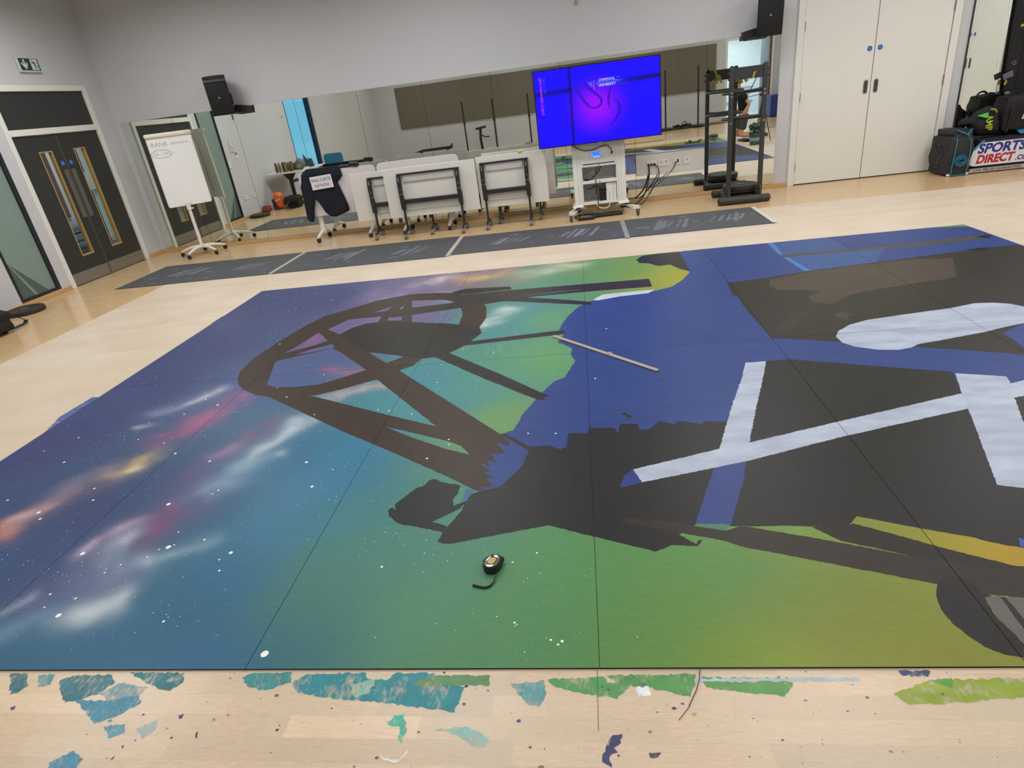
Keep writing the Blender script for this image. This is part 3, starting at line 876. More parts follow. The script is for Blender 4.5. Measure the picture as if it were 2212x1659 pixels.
# ================================================================ dust sheet, mural boards, mats
DATA = json.loads('''{"P":[[[50,76,146],4,[[0.923,6.314],[0.914,5.555],[0.82,5.347],[0.704,5.174],[0.538,5.091],[0.021,4.981],[-0.097,4.855],[-0.191,4.628],[-0.235,4.448],[-0.25,4.331],[-0.204,4.273],[-0.254,4.09],[-0.15,3.966],[-0.159,3.86],[-0.127,3.729],[-0.178,3.561],[-0.191,3.494],[-0.263,3.438],[-0.332,3.287],[-0.426,3.037],[-0.463,2.858],[-0.529,2.826],[-0.583,2.516],[-0.567,2.32],[-0.626,2.27],[-0.011,2.178],[0.367,2.09],[0.364,2.037],[0.498,2.029],[0.557,2.109],[0.996,2.082],[1.39,1.882],[1.59,1.777],[2.052,1.886],[3.828,2.494],[3.802,4.051],[3.74,6.196],[2.516,6.577]]],[[205,215,222],2,[[0.021,4.994],[0.105,5.119],[0.265,5.132],[0.424,5.139],[0.552,5.135],[0.494,5.053],[0.258,5.03],[0.06,4.971]]],[[60,54,50],3,[[0.484,6.162],[0.555,6.295],[0.723,6.326],[0.933,6.321],[0.923,5.581],[0.849,5.686],[0.779,5.876],[0.667,5.857],[0.593,5.987],[0.506,6.027]]],[[58,93,156],2,[[1.829,6.382],[2.383,6.371],[2.395,5.819],[1.787,5.839]]],[[60,98,163],2,[[1.797,5.768],[2.358,5.755],[2.653,5.756],[2.409,5.348],[1.854,5.27]]],[[78,135,208],1.5,[[1.797,6.353],[1.857,6.376],[1.818,5.874],[1.783,5.846]]],[[78,135,208],1.5,[[1.789,5.741],[1.825,5.758],[1.87,5.295],[1.822,5.276]]],[[92,88,78],2,[[1.79,5.849],[2.398,5.828],[3.047,5.853],[3.588,5.897],[3.609,5.853],[3.535,5.78],[2.995,5.745],[2.358,5.755],[1.785,5.768]]],[[30,30,32],1,[[3.462,5.852],[3.568,5.9],[3.608,5.854],[3.523,5.775]]],[[66,63,56],3,[[1.155,5.141],[1.477,5.191],[1.856,5.277],[2.395,5.354],[2.886,5.424],[3.586,5.506],[3.731,5.011],[3.61,4.11],[2.885,3.156],[2.458,3.295],[2.315,3.404],[1.91,3.579],[1.522,3.74],[1.167,3.88],[1.139,4.505],[1.158,4.762],[1.122,4.79]]],[[88,78,66],4,[[1.495,5.132],[1.85,5.258],[2.383,5.326],[2.701,5.355],[2.981,5.272],[2.758,4.796],[2.411,4.722],[2.2,4.687],[1.909,4.592],[1.742,4.426],[1.633,4.503],[1.642,4.634],[1.766,4.72],[1.686,4.786],[1.473,4.837],[1.458,4.977]]],[[80,71,62],4,[[1.263,4.065],[1.377,4.204],[1.454,4.332],[1.604,4.385],[1.666,4.4],[1.506,4.26],[1.396,4.144],[1.422,4.11],[1.316,4.0],[1.267,3.985]]],[[84,74,64],4,[[1.67,4.213],[1.74,4.242],[1.778,4.198],[1.716,4.129],[1.75,4.101],[1.716,4.082],[1.683,4.159]]],[[28,28,30],1,[[3.193,5.495],[3.383,5.506],[3.267,5.393]]],[[55,82,150],3,[[2.445,3.681],[2.54,3.753],[2.636,3.808],[2.726,3.807],[2.452,3.363],[2.421,3.448],[2.441,3.57]]],[[186,197,218],2,[[1.546,3.825],[1.595,3.913],[1.697,4.006],[1.834,4.068],[2.09,4.116],[2.398,4.165],[2.574,4.22],[2.678,4.207],[2.766,4.154],[2.804,4.088],[2.829,3.986],[2.787,3.892],[2.64,3.815],[2.518,3.782],[2.38,3.729],[2.073,3.646],[1.943,3.617],[1.884,3.574],[1.797,3.552],[1.692,3.579],[1.598,3.641],[1.547,3.719]]],[[50,51,48],2.2,[[-0.703,1.96],[-0.674,1.945],[-0.642,1.943],[-0.241,2.04],[-0.047,1.957],[0.182,1.86],[0.223,1.879],[0.248,1.894],[0.344,1.882],[0.37,1.921],[0.352,1.916],[0.342,1.893],[0.285,1.955],[0.357,2.008],[0.503,1.994],[0.567,1.988],[0.682,1.987],[0.787,1.976],[0.93,1.977],[0.975,2.028],[1.166,1.945],[1.313,1.888],[1.374,1.846],[1.425,1.834],[1.59,1.777],[2.089,1.768],[2.821,2.619],[2.314,2.867],[2.072,2.911],[1.814,2.743],[1.85,2.984],[1.93,3.219],[1.735,3.294],[1.187,3.522],[1.038,3.528],[0.759,2.976],[0.644,2.819],[0.543,2.836],[0.524,2.809],[0.419,2.856],[0.391,2.825],[0.32,2.868],[0.258,2.787],[0.208,2.783],[0.204,2.846],[0.111,2.862],[0.095,2.763],[0.079,2.822],[-0.055,2.837],[-0.063,2.78],[-0.163,2.791],[-0.171,2.658],[-0.204,2.634],[-0.24,2.665],[-0.262,2.68],[-0.354,2.676],[-0.372,2.594],[-0.381,2.527],[-0.417,2.442],[-0.478,2.336],[-0.574,2.306],[-0.612,2.28],[-0.631,2.222],[-0.633,2.168],[-0.678,2.058],[-0.693,2.01]]],[[50,51,48],1,[[-0.533,2.821],[-0.505,2.823],[-0.348,2.666],[-0.363,2.637]]],[[50,54,52],1,[[0.118,2.964],[0.147,2.984],[0.155,2.963],[0.188,2.933],[0.171,2.921],[0.157,2.904],[0.15,2.944]]],[[70,112,165],2,[[-0.641,2.333],[-0.601,2.308],[-0.627,2.225],[-0.644,2.236]]],[[48,50,47],3,[[-0.828,2.424],[-0.809,2.422],[-0.775,2.396],[-0.677,2.362],[-0.672,2.343],[-0.68,2.314],[-0.67,2.306],[-0.691,2.25],[-0.682,2.215],[-0.677,2.201],[-0.643,2.226],[-0.624,2.232],[-0.645,2.178],[-0.755,2.09],[-0.678,2.058],[-0.693,2.01],[-0.699,2.022],[-0.784,2.051],[-0.863,2.074],[-0.895,2.082],[-0.938,2.114],[-0.973,2.152],[-0.983,2.189],[-0.972,2.213],[-0.947,2.187],[-0.965,2.233],[-0.933,2.284],[-0.891,2.355],[-0.858,2.372],[-0.843,2.409]]],[[80,62,52],2,[[-2.569,3.751],[-2.642,3.878],[-2.686,4.008],[-2.706,4.241],[-2.651,4.595],[-2.568,4.948],[-2.469,5.199],[-2.284,5.347],[-2.072,5.549],[-1.912,5.602],[-1.752,5.661],[-1.482,5.628],[-1.318,5.58],[-1.21,5.495],[-1.025,5.314],[-0.911,5.065],[-0.871,4.767],[-0.891,4.6],[-0.898,4.55],[-0.862,4.409],[-0.912,4.276],[-0.972,4.15],[-1.045,4.05],[-1.136,3.987],[-1.243,3.976],[-1.285,3.855],[-1.348,3.807],[-1.494,3.662],[-1.568,3.625],[-1.7,3.544],[-1.848,3.484],[-1.936,3.461],[-2.2,3.498],[-2.325,3.546],[-2.467,3.647]]],["base",1,[[-2.467,4.148],[-2.072,4.331],[-1.967,4.241],[-1.627,3.846],[-1.771,3.739],[-1.915,3.651],[-2.087,3.636],[-2.256,3.667],[-2.328,3.714]]],["base",1,[[-2.473,4.309],[-2.41,4.47],[-2.351,4.744],[-2.172,4.524],[-2.262,4.441]]],["base",1,[[-2.353,4.255],[-2.254,4.349],[-2.104,4.435],[-2.054,4.342],[-2.202,4.293]]],["base",1,[[-2.288,4.808],[-2.175,5.035],[-1.869,5.043],[-1.855,4.893],[-1.963,4.884],[-2.061,4.8],[-2.124,4.654]]],["base",1,[[-2.024,5.151],[-1.847,5.309],[-1.869,5.183]]],["base",1,[[-1.783,4.916],[-1.779,5.04],[-1.685,5.049],[-1.636,4.881]]],["base",1,[[-1.758,5.179],[-1.732,5.304],[-1.713,5.182]]],["base",1,[[-1.683,5.443],[-1.346,5.377],[-1.247,5.284],[-1.194,5.187],[-1.614,5.166]]],["base",1,[[-1.593,5.067],[-1.155,5.129],[-1.098,4.908],[-1.087,4.652],[-1.53,4.817]]],["base",1,[[-1.721,4.187],[-1.553,4.122],[-1.399,4.048],[-1.503,3.948]]],[[52,50,47],3,[[-2.117,4.653],[-2.061,4.8],[-1.93,4.88],[-1.778,4.897],[-1.537,4.806],[-1.216,4.715],[-0.993,4.611],[-0.901,4.57],[-0.862,4.409],[-0.912,4.276],[-0.972,4.15],[-1.048,4.066],[-1.137,3.994],[-1.267,3.996],[-1.4,4.052],[-1.726,4.195],[-1.919,4.391],[-2.035,4.47]]],[[80,62,52],2,[[-2.358,4.762],[-2.255,4.772],[-1.919,4.391],[-1.724,4.188],[-1.502,3.944],[-1.353,3.779],[-0.798,3.132],[-0.535,2.825],[-0.469,2.729],[-0.475,2.696],[-0.543,2.737],[-0.486,2.63],[-0.529,2.618],[-0.559,2.637],[-0.52,2.538],[-0.577,2.574],[-0.551,2.51],[-0.609,2.546],[-0.666,2.631],[-0.727,2.721],[-0.917,2.95],[-1.477,3.648],[-1.627,3.846],[-1.967,4.241]]],[[80,62,52],2,[[-2.216,3.505],[-1.94,3.472],[-1.863,3.461],[-1.248,3.125],[-0.918,2.952],[-0.727,2.721],[-0.611,2.562],[-0.545,2.464],[-0.569,2.452],[-0.523,2.419],[-0.551,2.407],[-0.512,2.334],[-0.57,2.335],[-0.551,2.316],[-0.591,2.31],[-0.768,2.45],[-1.099,2.689],[-1.49,2.964],[-1.973,3.325]]],["base",1,[[-1.223,2.978],[-1.104,2.925],[-0.803,2.772],[-0.735,2.722],[-0.668,2.629],[-0.818,2.704],[-1.008,2.824]]],[[58,52,48],1.5,[[-1.32,5.608],[-1.2,5.684],[-0.751,5.622],[-0.728,5.522],[-1.201,5.493],[-1.3,5.526]]],[[66,58,52],1.5,[[-1.263,5.485],[-0.716,5.5],[0.539,5.466],[0.541,5.224],[0.024,5.241],[-0.514,5.233],[-0.831,5.161],[-1.169,5.084],[-1.741,4.98],[-1.991,5.09],[-2.022,5.173],[-1.224,5.267]]],["base",0.5,[[-0.665,5.275],[-0.35,5.308],[0.005,5.329],[-0.308,5.324]]],[[60,54,49],1.5,[[-1.057,5.427],[-0.731,5.293],[-0.343,5.132],[0.009,4.948],[-0.001,4.865],[-0.339,5.004],[-0.674,5.145],[-0.981,5.241]]],[[58,53,49],1.5,[[-0.974,4.245],[-0.226,4.336],[-0.204,4.302],[-0.21,4.246],[-0.936,4.173],[-1.007,4.169]]],[[52,51,48],2,[[-1.06,4.055],[-0.626,3.614],[-0.279,3.237],[-0.318,3.23],[-0.299,3.197],[-0.355,3.205],[-0.71,3.542],[-1.144,3.985]]],[[186,197,218],3,[[0.914,3.522],[1.036,3.522],[0.911,3.166],[0.826,2.931],[0.709,2.595],[0.561,2.556],[0.667,2.851],[0.729,3.023],[0.849,3.327]]],[[52,70,140],2,[[0.145,2.426],[0.103,2.38],[0.077,2.309],[0.08,2.284],[0.176,2.319]]],[[56,76,146],2,[[0.51,2.41],[0.66,2.454],[0.62,2.32],[0.495,2.006],[0.358,2.014],[0.437,2.224]]],[[88,140,110],2,[[0.359,2.019],[0.492,2.006],[0.466,1.968],[0.363,1.999]]],[[186,197,218],2,[[0.145,2.426],[0.562,2.564],[0.723,2.611],[1.199,2.767],[1.842,2.969],[1.81,2.819],[1.144,2.618],[0.658,2.447],[0.176,2.319]]],[[186,197,218],2,[[1.933,3.2],[2.141,3.126],[2.122,3.062],[2.049,2.904],[1.937,2.64],[1.842,2.34],[1.78,2.137],[1.653,2.165],[1.57,2.193],[1.642,2.394],[1.761,2.727],[1.85,2.984]]],[[186,197,218],2,[[2.108,3.042],[2.329,3.118],[2.544,3.181],[2.463,2.998],[2.097,2.907],[2.044,2.895]]],[[66,100,175],2,[[1.46,1.879],[1.475,1.868],[1.486,1.817],[1.441,1.833]]],["base",1,[[0.975,2.028],[1.166,1.945],[1.311,1.883],[1.422,1.829],[1.587,1.773],[1.546,1.71],[1.369,1.738],[1.186,1.839],[1.089,1.902],[0.944,1.987]]],[[62,56,50],2,[[0.787,1.976],[0.93,1.977],[0.945,1.987],[1.089,1.902],[1.186,1.839],[1.369,1.738],[1.546,1.71],[1.461,1.582],[1.178,1.629],[1.093,1.788],[0.986,1.836],[0.866,1.889]]],[[73,64,56],2,[[0.06,2.066],[0.126,2.065],[0.296,2.026],[0.356,2.002],[0.466,1.968],[0.529,1.993],[0.566,1.985],[0.805,1.9],[1.094,1.79],[1.188,1.759],[1.379,1.707],[1.526,1.681],[1.448,1.563],[1.311,1.594],[1.172,1.619],[1.085,1.661],[0.837,1.753],[0.502,1.875],[0.451,1.909],[0.066,2.042]]],[[54,54,52],2,[[1.066,1.627],[1.086,1.661],[1.109,1.684],[1.143,1.704],[1.171,1.697],[1.194,1.664],[1.2,1.618],[1.236,1.601],[1.308,1.588],[1.392,1.554],[1.268,1.36],[1.175,1.366],[1.127,1.379],[1.091,1.406],[1.069,1.444],[1.048,1.494],[1.044,1.546],[1.053,1.594]]],[[112,112,106],3,[[1.197,1.599],[1.231,1.605],[1.311,1.593],[1.395,1.559],[1.29,1.396],[1.205,1.405],[1.196,1.467],[1.187,1.527],[1.191,1.574]]],[[60,60,58],3,[[1.243,1.6],[1.258,1.6],[1.258,1.505],[1.254,1.447],[1.235,1.457],[1.24,1.531]]]],"B":[[[-3.519,3.036],[56,64,118]],[[-3.361,3.738],[60,72,122]],[[-3.453,5.945],[68,76,122]],[[-2.691,5.736],[73,78,128]],[[-3.255,4.51],[64,74,123]],[[-2.53,1.813],[46,70,118]],[[-2.228,1.398],[40,100,130]],[[-2.606,2.309],[53,66,113]],[[-2.365,2.536],[50,80,122]],[[-1.933,2.266],[43,92,128]],[[-1.697,2.658],[48,110,148]],[[-1.615,1.563],[42,98,133]],[[-1.543,1.781],[43,108,150]],[[-1.474,2.068],[47,120,157]],[[-1.389,2.42],[58,126,166]],[[-1.346,2.718],[55,126,166]],[[-1.895,1.416],[40,100,135]],[[-1.419,1.393],[43,100,148]],[[-1.283,1.354],[46,104,150]],[[-1.151,1.382],[58,116,118]],[[-1.206,1.578],[72,124,108]],[[-1.134,1.767],[76,128,112]],[[-1.137,2.115],[66,134,144]],[[-0.847,3.188],[72,140,142]],[[-1.102,3.222],[75,148,160]],[[-0.98,1.896],[80,138,124]],[[-0.716,1.635],[82,144,108]],[[-0.497,1.387],[80,138,94]],[[-0.274,1.518],[86,144,94]],[[-0.114,1.734],[92,150,94]],[[0.118,1.512],[98,147,78]],[[0.363,1.609],[100,148,74]],[[0.56,1.505],[116,140,62]],[[0.839,1.5],[130,138,60]],[[0.916,1.377],[130,134,56]],[[0.849,1.703],[124,138,62]],[[-0.204,1.863],[94,150,98]],[[-1.184,3.559],[66,140,158]],[[-0.714,3.355],[82,150,145]],[[-0.57,3.678],[88,155,125]],[[-0.325,3.787],[106,166,104]],[[-0.5,5.009],[76,145,146]],[[-0.287,4.607],[100,160,115]],[[-0.688,4.489],[76,146,150]],[[-0.098,5.431],[100,155,95]],[[0.344,5.747],[120,160,68]],[[0.657,5.488],[150,165,50]],[[0.814,5.437],[175,165,35]],[[0.127,5.82],[104,155,98]],[[-0.313,5.496],[92,150,125]],[[-0.56,3.037],[118,162,98]],[[-0.621,2.886],[112,156,92]],[[-2.048,4.097],[78,96,142]],[[-2.29,3.807],[74,92,146]],[[-1.655,4.818],[110,95,145]],[[-1.337,6.314],[120,105,135]],[[-1.936,5.676],[95,88,135]],[[1.039,1.979],[138,142,62]],[[1.169,1.906],[150,146,54]],[[1.293,1.844],[185,166,38]],[[1.385,1.77],[188,150,46]],[[1.513,1.724],[188,140,46]],[[0.723,1.941],[118,162,84]],[[0.907,1.854],[128,160,70]],[[-0.625,2.134],[78,140,118]],[[-0.606,2.15],[80,142,118]],[[-0.812,1.945],[78,138,125]],[[0.41,1.364],[120,148,52]],[[0.542,1.355],[160,180,45]],[[0.669,1.413],[135,130,60]],[[0.838,1.345],[155,160,50]],[[0.47,1.738],[92,146,84]],[[0.291,1.843],[98,152,88]],[[-3.363,1.995],[48,66,115]],[[-3.527,1.385],[42,90,125]],[[-2.448,1.379],[40,98,130]]],"N":[[[-2.943,2.093],[-2.935,2.253],0.06,[212,142,112],0.9],[[-2.935,2.253],[-2.857,2.325],0.05,[222,195,195],0.9],[[-2.863,2.325],[-2.729,2.609],0.1,[132,106,120],0.7],[[-2.893,2.49],[-2.76,2.612],0.07,[150,145,168],0.6],[[-2.691,2.597],[-2.596,2.812],0.07,[195,172,122],0.85],[[-2.659,2.631],[-2.629,2.67],0.03,[240,222,175],0.9],[[-2.68,3.004],[-2.542,3.19],0.1,[150,82,128],0.85],[[-2.562,3.223],[-2.474,3.552],0.09,[165,100,138],0.85],[[-2.94,3.147],[-2.87,3.199],0.03,[200,200,212],0.8],[[-2.924,3.395],[-2.692,3.555],0.08,[145,155,182],0.6],[[-2.751,3.535],[-2.653,3.672],0.04,[212,212,218],0.8],[[-2.277,4.963],[-2.275,4.469],0.09,[160,92,138],0.8],[[-1.872,4.987],[-1.642,5.449],0.2,[142,102,150],0.6],[[-1.976,3.915],[-1.636,3.858],0.07,[165,100,132],0.8],[[-1.659,3.526],[-1.398,3.578],0.07,[222,172,162],0.7],[[-1.803,3.391],[-1.612,3.485],0.06,[205,192,190],0.7],[[-1.959,3.037],[-2.06,2.939],0.11,[132,70,115],0.8],[[-2.198,2.789],[-2.125,2.852],0.06,[158,128,166],0.7],[[-2.191,2.61],[-2.101,2.333],0.13,[112,80,126],0.6],[[-2.091,2.258],[-2.048,2.098],0.1,[138,66,112],0.9],[[-2.346,1.937],[-2.236,2.159],0.05,[212,182,208],0.85],[[-2.164,1.96],[-2.174,2.072],0.05,[195,195,210],0.7],[[-2.186,1.824],[-2.126,1.884],0.09,[175,185,208],0.6],[[-1.971,1.931],[-1.802,1.975],0.05,[172,196,210],0.8],[[-2.114,1.6],[-2.005,1.666],0.06,[222,235,238],0.95],[[-2.369,1.503],[-2.269,1.575],0.07,[112,152,182],0.7],[[-2.464,1.641],[-2.436,1.676],0.03,[210,214,222],0.8],[[-2.337,1.674],[-2.18,1.774],0.13,[112,95,135],0.6],[[-1.986,2.444],[-1.939,2.503],0.09,[145,170,192],0.6],[[-1.917,2.664],[-1.744,3.184],0.09,[152,178,198],0.7],[[-1.937,2.784],[-1.842,2.864],0.04,[208,216,225],0.8],[[-1.833,2.957],[-1.796,3.16],0.04,[198,210,220],0.8],[[-1.858,2.709],[-1.724,2.73],0.04,[165,188,202],0.7],[[-1.936,5.676],[-1.518,6.196],0.25,[185,165,188],0.5],[[-1.58,6.011],[-1.507,6.192],0.1,[220,210,214],0.8],[[-1.246,6.073],[-0.942,6.181],0.16,[208,162,110],0.85],[[-1.069,5.695],[-0.963,5.771],0.18,[165,108,120],0.7],[[-1.103,6.095],[-0.995,6.094],0.08,[222,195,120],0.9],[[-0.589,6.028],[-0.309,6.141],0.15,[220,224,205],0.85],[[-0.167,6.162],[-0.095,6.173],0.08,[224,222,190],0.9],[[-0.777,5.761],[-0.645,5.83],0.12,[150,115,130],0.6],[[-0.852,4.743],[-0.728,4.946],0.07,[222,232,236],0.85],[[-0.874,4.615],[-0.788,4.639],0.05,[222,232,236],0.85],[[-2.014,4.764],[-1.925,4.881],0.05,[205,160,200],0.5],[[-1.408,5.526],[-1.237,5.338],0.12,[190,170,200],0.5]],"S":[[-3.172,2.785,7],[-3.442,2.934,5],[-3.321,3.084,6],[-2.463,2.814,7],[-2.621,2.944,5],[-2.843,3.01,5],[-2.548,3.432,8],[-2.728,3.324,6],[-2.698,3.534,6],[-3.204,2.415,6],[-2.899,2.289,9],[-2.841,2.233,7],[-2.734,2.487,6],[-2.654,2.378,6],[-2.176,2.312,10],[-1.575,2.642,8],[-1.447,2.408,8],[-2.373,1.957,10],[-1.959,1.982,11],[-2.182,1.59,10],[-1.206,1.399,13],[-1.626,1.931,8],[-1.618,1.821,5],[-1.695,1.551,5],[-1.807,2.025,5],[-2.181,2.706,7],[-2.285,1.635,4],[-2.18,1.68,5],[-2.322,1.707,5],[-2.161,1.828,4],[-2.119,1.875,4],[-1.977,2.088,4],[-1.961,2.414,5],[-1.976,2.383,4],[-1.996,1.968,4],[-2.021,1.921,4],[-1.939,1.996,4],[-1.657,1.889,4],[-0.278,1.872,4],[-0.371,1.823,4],[-0.169,1.441,5],[-0.207,1.447,4],[-0.182,1.428,4],[-0.336,1.522,4],[-0.904,1.817,5],[-2.071,3.482,6],[-2.214,3.644,5],[-1.756,3.197,5],[-1.266,3.183,6],[-1.936,3.813,5],[-0.717,3.998,6],[-1.039,3.551,5],[-0.962,4.115,5],[-1.343,3.205,5],[-0.897,2.616,6],[-0.816,2.798,5],[-0.805,2.744,5],[-2.613,4.537,7],[-3.501,6.119,6],[-2.9,6.029,7],[-2.59,5.708,7],[-2.903,5.53,6],[-2.969,5.491,6],[-3.423,5.936,5],[-2.118,6.179,6],[-2.437,6.057,6],[0.103,4.292,6],[-0.003,3.444,6],[-0.23,2.798,5],[-0.38,2.815,5],[-1.392,2.556,4],[-1.106,3.122,5]],"F":[[[48,105,115],0.9,[[-2.157,1.329],[-2.084,1.327],[-2.037,1.277],[-2.05,1.255],[-2.075,1.243]]],[[82,142,150],0.7,[[-2.032,1.321],[-1.97,1.324],[-1.952,1.282],[-1.992,1.271]]],[[58,114,126],0.85,[[-1.929,1.3],[-1.892,1.319],[-1.751,1.323],[-1.708,1.291],[-1.736,1.247],[-1.802,1.221],[-1.839,1.214],[-1.888,1.255]]],[[72,135,158],0.75,[[-1.805,1.225],[-1.698,1.221],[-1.589,1.247],[-1.555,1.213],[-1.602,1.172],[-1.668,1.139],[-1.718,1.171]]],[[110,150,165],0.5,[[-1.736,1.247],[-1.691,1.291],[-1.565,1.273],[-1.586,1.243],[-1.681,1.221]]],[[38,116,124],0.92,[[-1.679,1.33],[-1.472,1.329],[-1.452,1.291],[-1.479,1.26],[-1.525,1.265],[-1.61,1.3]]],[[58,132,134],0.92,[[-1.247,1.309],[-1.222,1.325],[-1.074,1.328],[-1.061,1.291],[-1.14,1.261],[-1.204,1.274]]],[[38,130,140],0.95,[[-1.057,1.291],[-1.022,1.322],[-0.815,1.328],[-0.799,1.304],[-0.735,1.3],[-0.712,1.327],[-0.579,1.325],[-0.572,1.291],[-0.472,1.275],[-0.482,1.227],[-0.489,1.187],[-0.582,1.201],[-0.774,1.225],[-0.931,1.237],[-1.026,1.257]]],[[80,185,170],0.5,[[-0.855,1.283],[-0.769,1.308],[-0.782,1.25],[-0.824,1.237]]],[[90,136,88],0.92,[[-0.648,1.291],[-0.57,1.318],[-0.396,1.316],[-0.395,1.279],[-0.525,1.283],[-0.613,1.27]]],[[88,150,168],0.8,[[-1.629,1.132],[-1.558,1.141],[-1.539,1.11],[-1.581,1.091]]],[[150,182,188],0.7,[[-1.51,1.126],[-1.452,1.157],[-1.442,1.119],[-1.463,1.092]]],[[78,140,166],0.8,[[-1.723,1.012],[-1.67,1.052],[-1.619,1.028],[-1.614,0.993],[-1.702,0.992]]],[[68,176,156],0.85,[[-0.693,1.155],[-0.681,1.163],[-0.675,1.179],[-0.646,1.179],[-0.625,1.135],[-0.629,1.089],[-0.642,1.099],[-0.65,1.142],[-0.683,1.145]]],[[138,185,178],0.8,[[-0.538,1.133],[-0.47,1.141],[-0.436,1.141],[-0.376,1.11],[-0.379,1.083],[-0.42,1.085],[-0.466,1.116]]],[[225,222,210],0.8,[[-0.696,1.068],[-0.677,1.051],[-0.626,1.04],[-0.607,1.072],[-0.609,1.052],[-0.631,1.032],[-0.674,1.041]]],[[90,150,156],0.7,[[-0.328,1.286],[-0.223,1.298],[-0.214,1.249],[-0.233,1.207],[-0.272,1.218]]],[[86,150,92],0.9,[[-0.212,1.302],[-0.035,1.31],[-0.029,1.29],[0.04,1.278],[-0.001,1.235],[-0.094,1.25],[-0.186,1.274]]],[[86,146,84],0.92,[[-0.031,1.316],[0.075,1.318],[0.24,1.321],[0.234,1.29],[0.213,1.243],[0.095,1.274],[0.013,1.282]]],[[96,152,84],0.9,[[0.255,1.31],[0.519,1.306],[0.51,1.278],[0.477,1.244],[0.362,1.259],[0.265,1.274]]],[[222,235,238],0.95,[[0.057,1.274],[0.096,1.278],[0.098,1.247],[0.061,1.241]]],[[170,194,208],0.8,[[0.237,1.304],[0.701,1.309],[0.699,1.296],[0.235,1.292]]],[[60,74,110],0.9,[[0.819,1.331],[0.906,1.329],[0.89,1.309],[0.823,1.313]]],[[140,162,55],0.9,[[0.772,1.252],[0.885,1.298],[1.138,1.305],[1.186,1.297],[1.159,1.254],[1.103,1.246],[0.94,1.228],[0.8,1.22],[0.784,1.238]]],[[90,148,60],0.95,[[0.885,1.298],[0.95,1.305],[0.938,1.268]]],[[68,68,108],0.98,[[-0.02,1.122],[0.006,1.126],[0.001,1.099],[-0.019,1.085],[-0.009,1.072],[-0.033,1.059],[-0.028,1.03],[-0.053,1.046],[-0.042,1.085]]],[[88,82,84],0.98,[[0.074,1.073],[0.108,1.074],[0.097,1.061],[0.076,1.059]]],[[60,62,100],0.95,[[-1.296,1.113],[-1.291,1.119],[-1.281,1.098],[-1.288,1.097]]],[[70,66,110],0.95,[[-1.391,1.17],[-1.376,1.177],[-1.374,1.162],[-1.381,1.158]]],[[75,66,115],0.95,[[-2.028,1.194],[-2.014,1.202],[-2.007,1.187],[-2.018,1.185]]],[[70,66,110],0.95,[[-1.517,1.067],[-1.512,1.073],[-1.507,1.061],[-1.511,1.061]]],[[90,80,100],0.95,[[-1.524,1.028],[-1.518,1.04],[-1.516,1.03],[-1.518,1.024]]],[[190,160,60],0.9,[[0.206,1.191],[0.218,1.193],[0.219,1.184],[0.208,1.182]]],[[74,92,150],0.9,[[-3.671,3.18],[-3.759,3.433],[-3.74,3.731],[-3.662,3.72],[-3.645,3.386],[-3.617,3.187]]],[[62,76,128],0.9,[[-3.69,5.29],[-3.688,5.504],[-3.595,5.709],[-3.519,5.382],[-3.588,5.241]]]]}''')
MUX = [-3.665, -2.475, -1.248, -0.049, 1.168, 2.393, 3.617]
MUY = [1.337, 3.868, 6.335]
BH = 0.006
MUZ0 = 0.0022

# ---- dust sheet
frng = random.Random(21)
SX0, SX1, SY0, SY1 = -5.40, 6.3, 0.35, 8.11
smears = [(lin(c), a, rough_poly(p, 0.004, 0.009, frng)) for c, a, p in DATA['F']]
for k in range(150):
    cx, cy = frng.uniform(-1.7, 1.0), 0.95 + 0.39 * frng.random() ** 0.8
    s_ = 0.0012 + 0.005 * frng.random() ** 4
    an = frng.uniform(0, 6.3)
    col = frng.choice([(70, 66, 118), (84, 80, 130), (60, 58, 100), (110, 96, 90), (90, 140, 150), (120, 104, 84)])
    smears.append((lin(col), 0.9, [(cx + s_ * (1 + 0.7 * frng.random()) * math.cos(an + q * 1.05), cy + s_ * math.sin(an + q * 1.05)) for q in range(6)]))
ridges = []
def ridge(pts, hh=0.008):
    out = []
    for a, b in zip(pts[:-1], pts[1:]):
        n = max(1, int(math.hypot(b[0] - a[0], b[1] - a[1]) / 0.06))
        out += [(a[0] + (b[0] - a[0]) * k / n, a[1] + (b[1] - a[1]) * k / n + frng.uniform(-0.012, 0.012)) for k in range(n)]
    ridges.append((out, hh))
ridge([(-5.35, 5.15), (-5.0, 5.3), (-4.5, 5.28), (-4.1, 5.42), (-3.75, 5.5)], 0.011)
ridge([(-5.35, 3.95), (-4.9, 4.1), (-4.5, 4.05), (-4.1, 4.2), (-3.75, 4.25)], 0.011)
ridge([(-5.3, 4.5), (-4.6, 4.62), (-4.0, 4.7)], 0.006)
ridge([(-5.2, 3.5), (-4.4, 3.6), (-3.9, 3.5)], 0.007)
ridge([(-5.3, 6.1), (-4.6, 6.2), (-3.9, 6.12)], 0.006)
ridge([(-5.2, 6.6), (-4.4, 6.7), (-3.4, 6.66), (-2.2, 6.75)], 0.006)
ridge([(-1.5, 6.75), (0.0, 6.7), (1.5, 6.82)], 0.004)
ridge([(2.3, 7.2), (3.5, 7.1), (4.8, 7.25), (6.0, 7.2)], 0.008)
ridge([(2.6, 7.7), (3.8, 7.75), (5.5, 7.6)], 0.006)
ridge([(3.8, 6.6), (4.6, 6.7), (5.8, 6.6)], 0.008)
ridge([(3.9, 5.6), (4.6, 5.7), (5.8, 5.5)], 0.008)
extra = []
for pts, hh in ridges:
    for i, p in enumerate(pts):
        for o in (-0.05, -0.022, 0, 0.022, 0.05):
            extra.append((p[0], p[1] + o))
for i in range(235):
    for j in range(33):
        extra.append((-1.72 + 0.012 * i + frng.uniform(-0.002, 0.002), 0.94 + 0.012 * j + frng.uniform(-0.002, 0.002)))
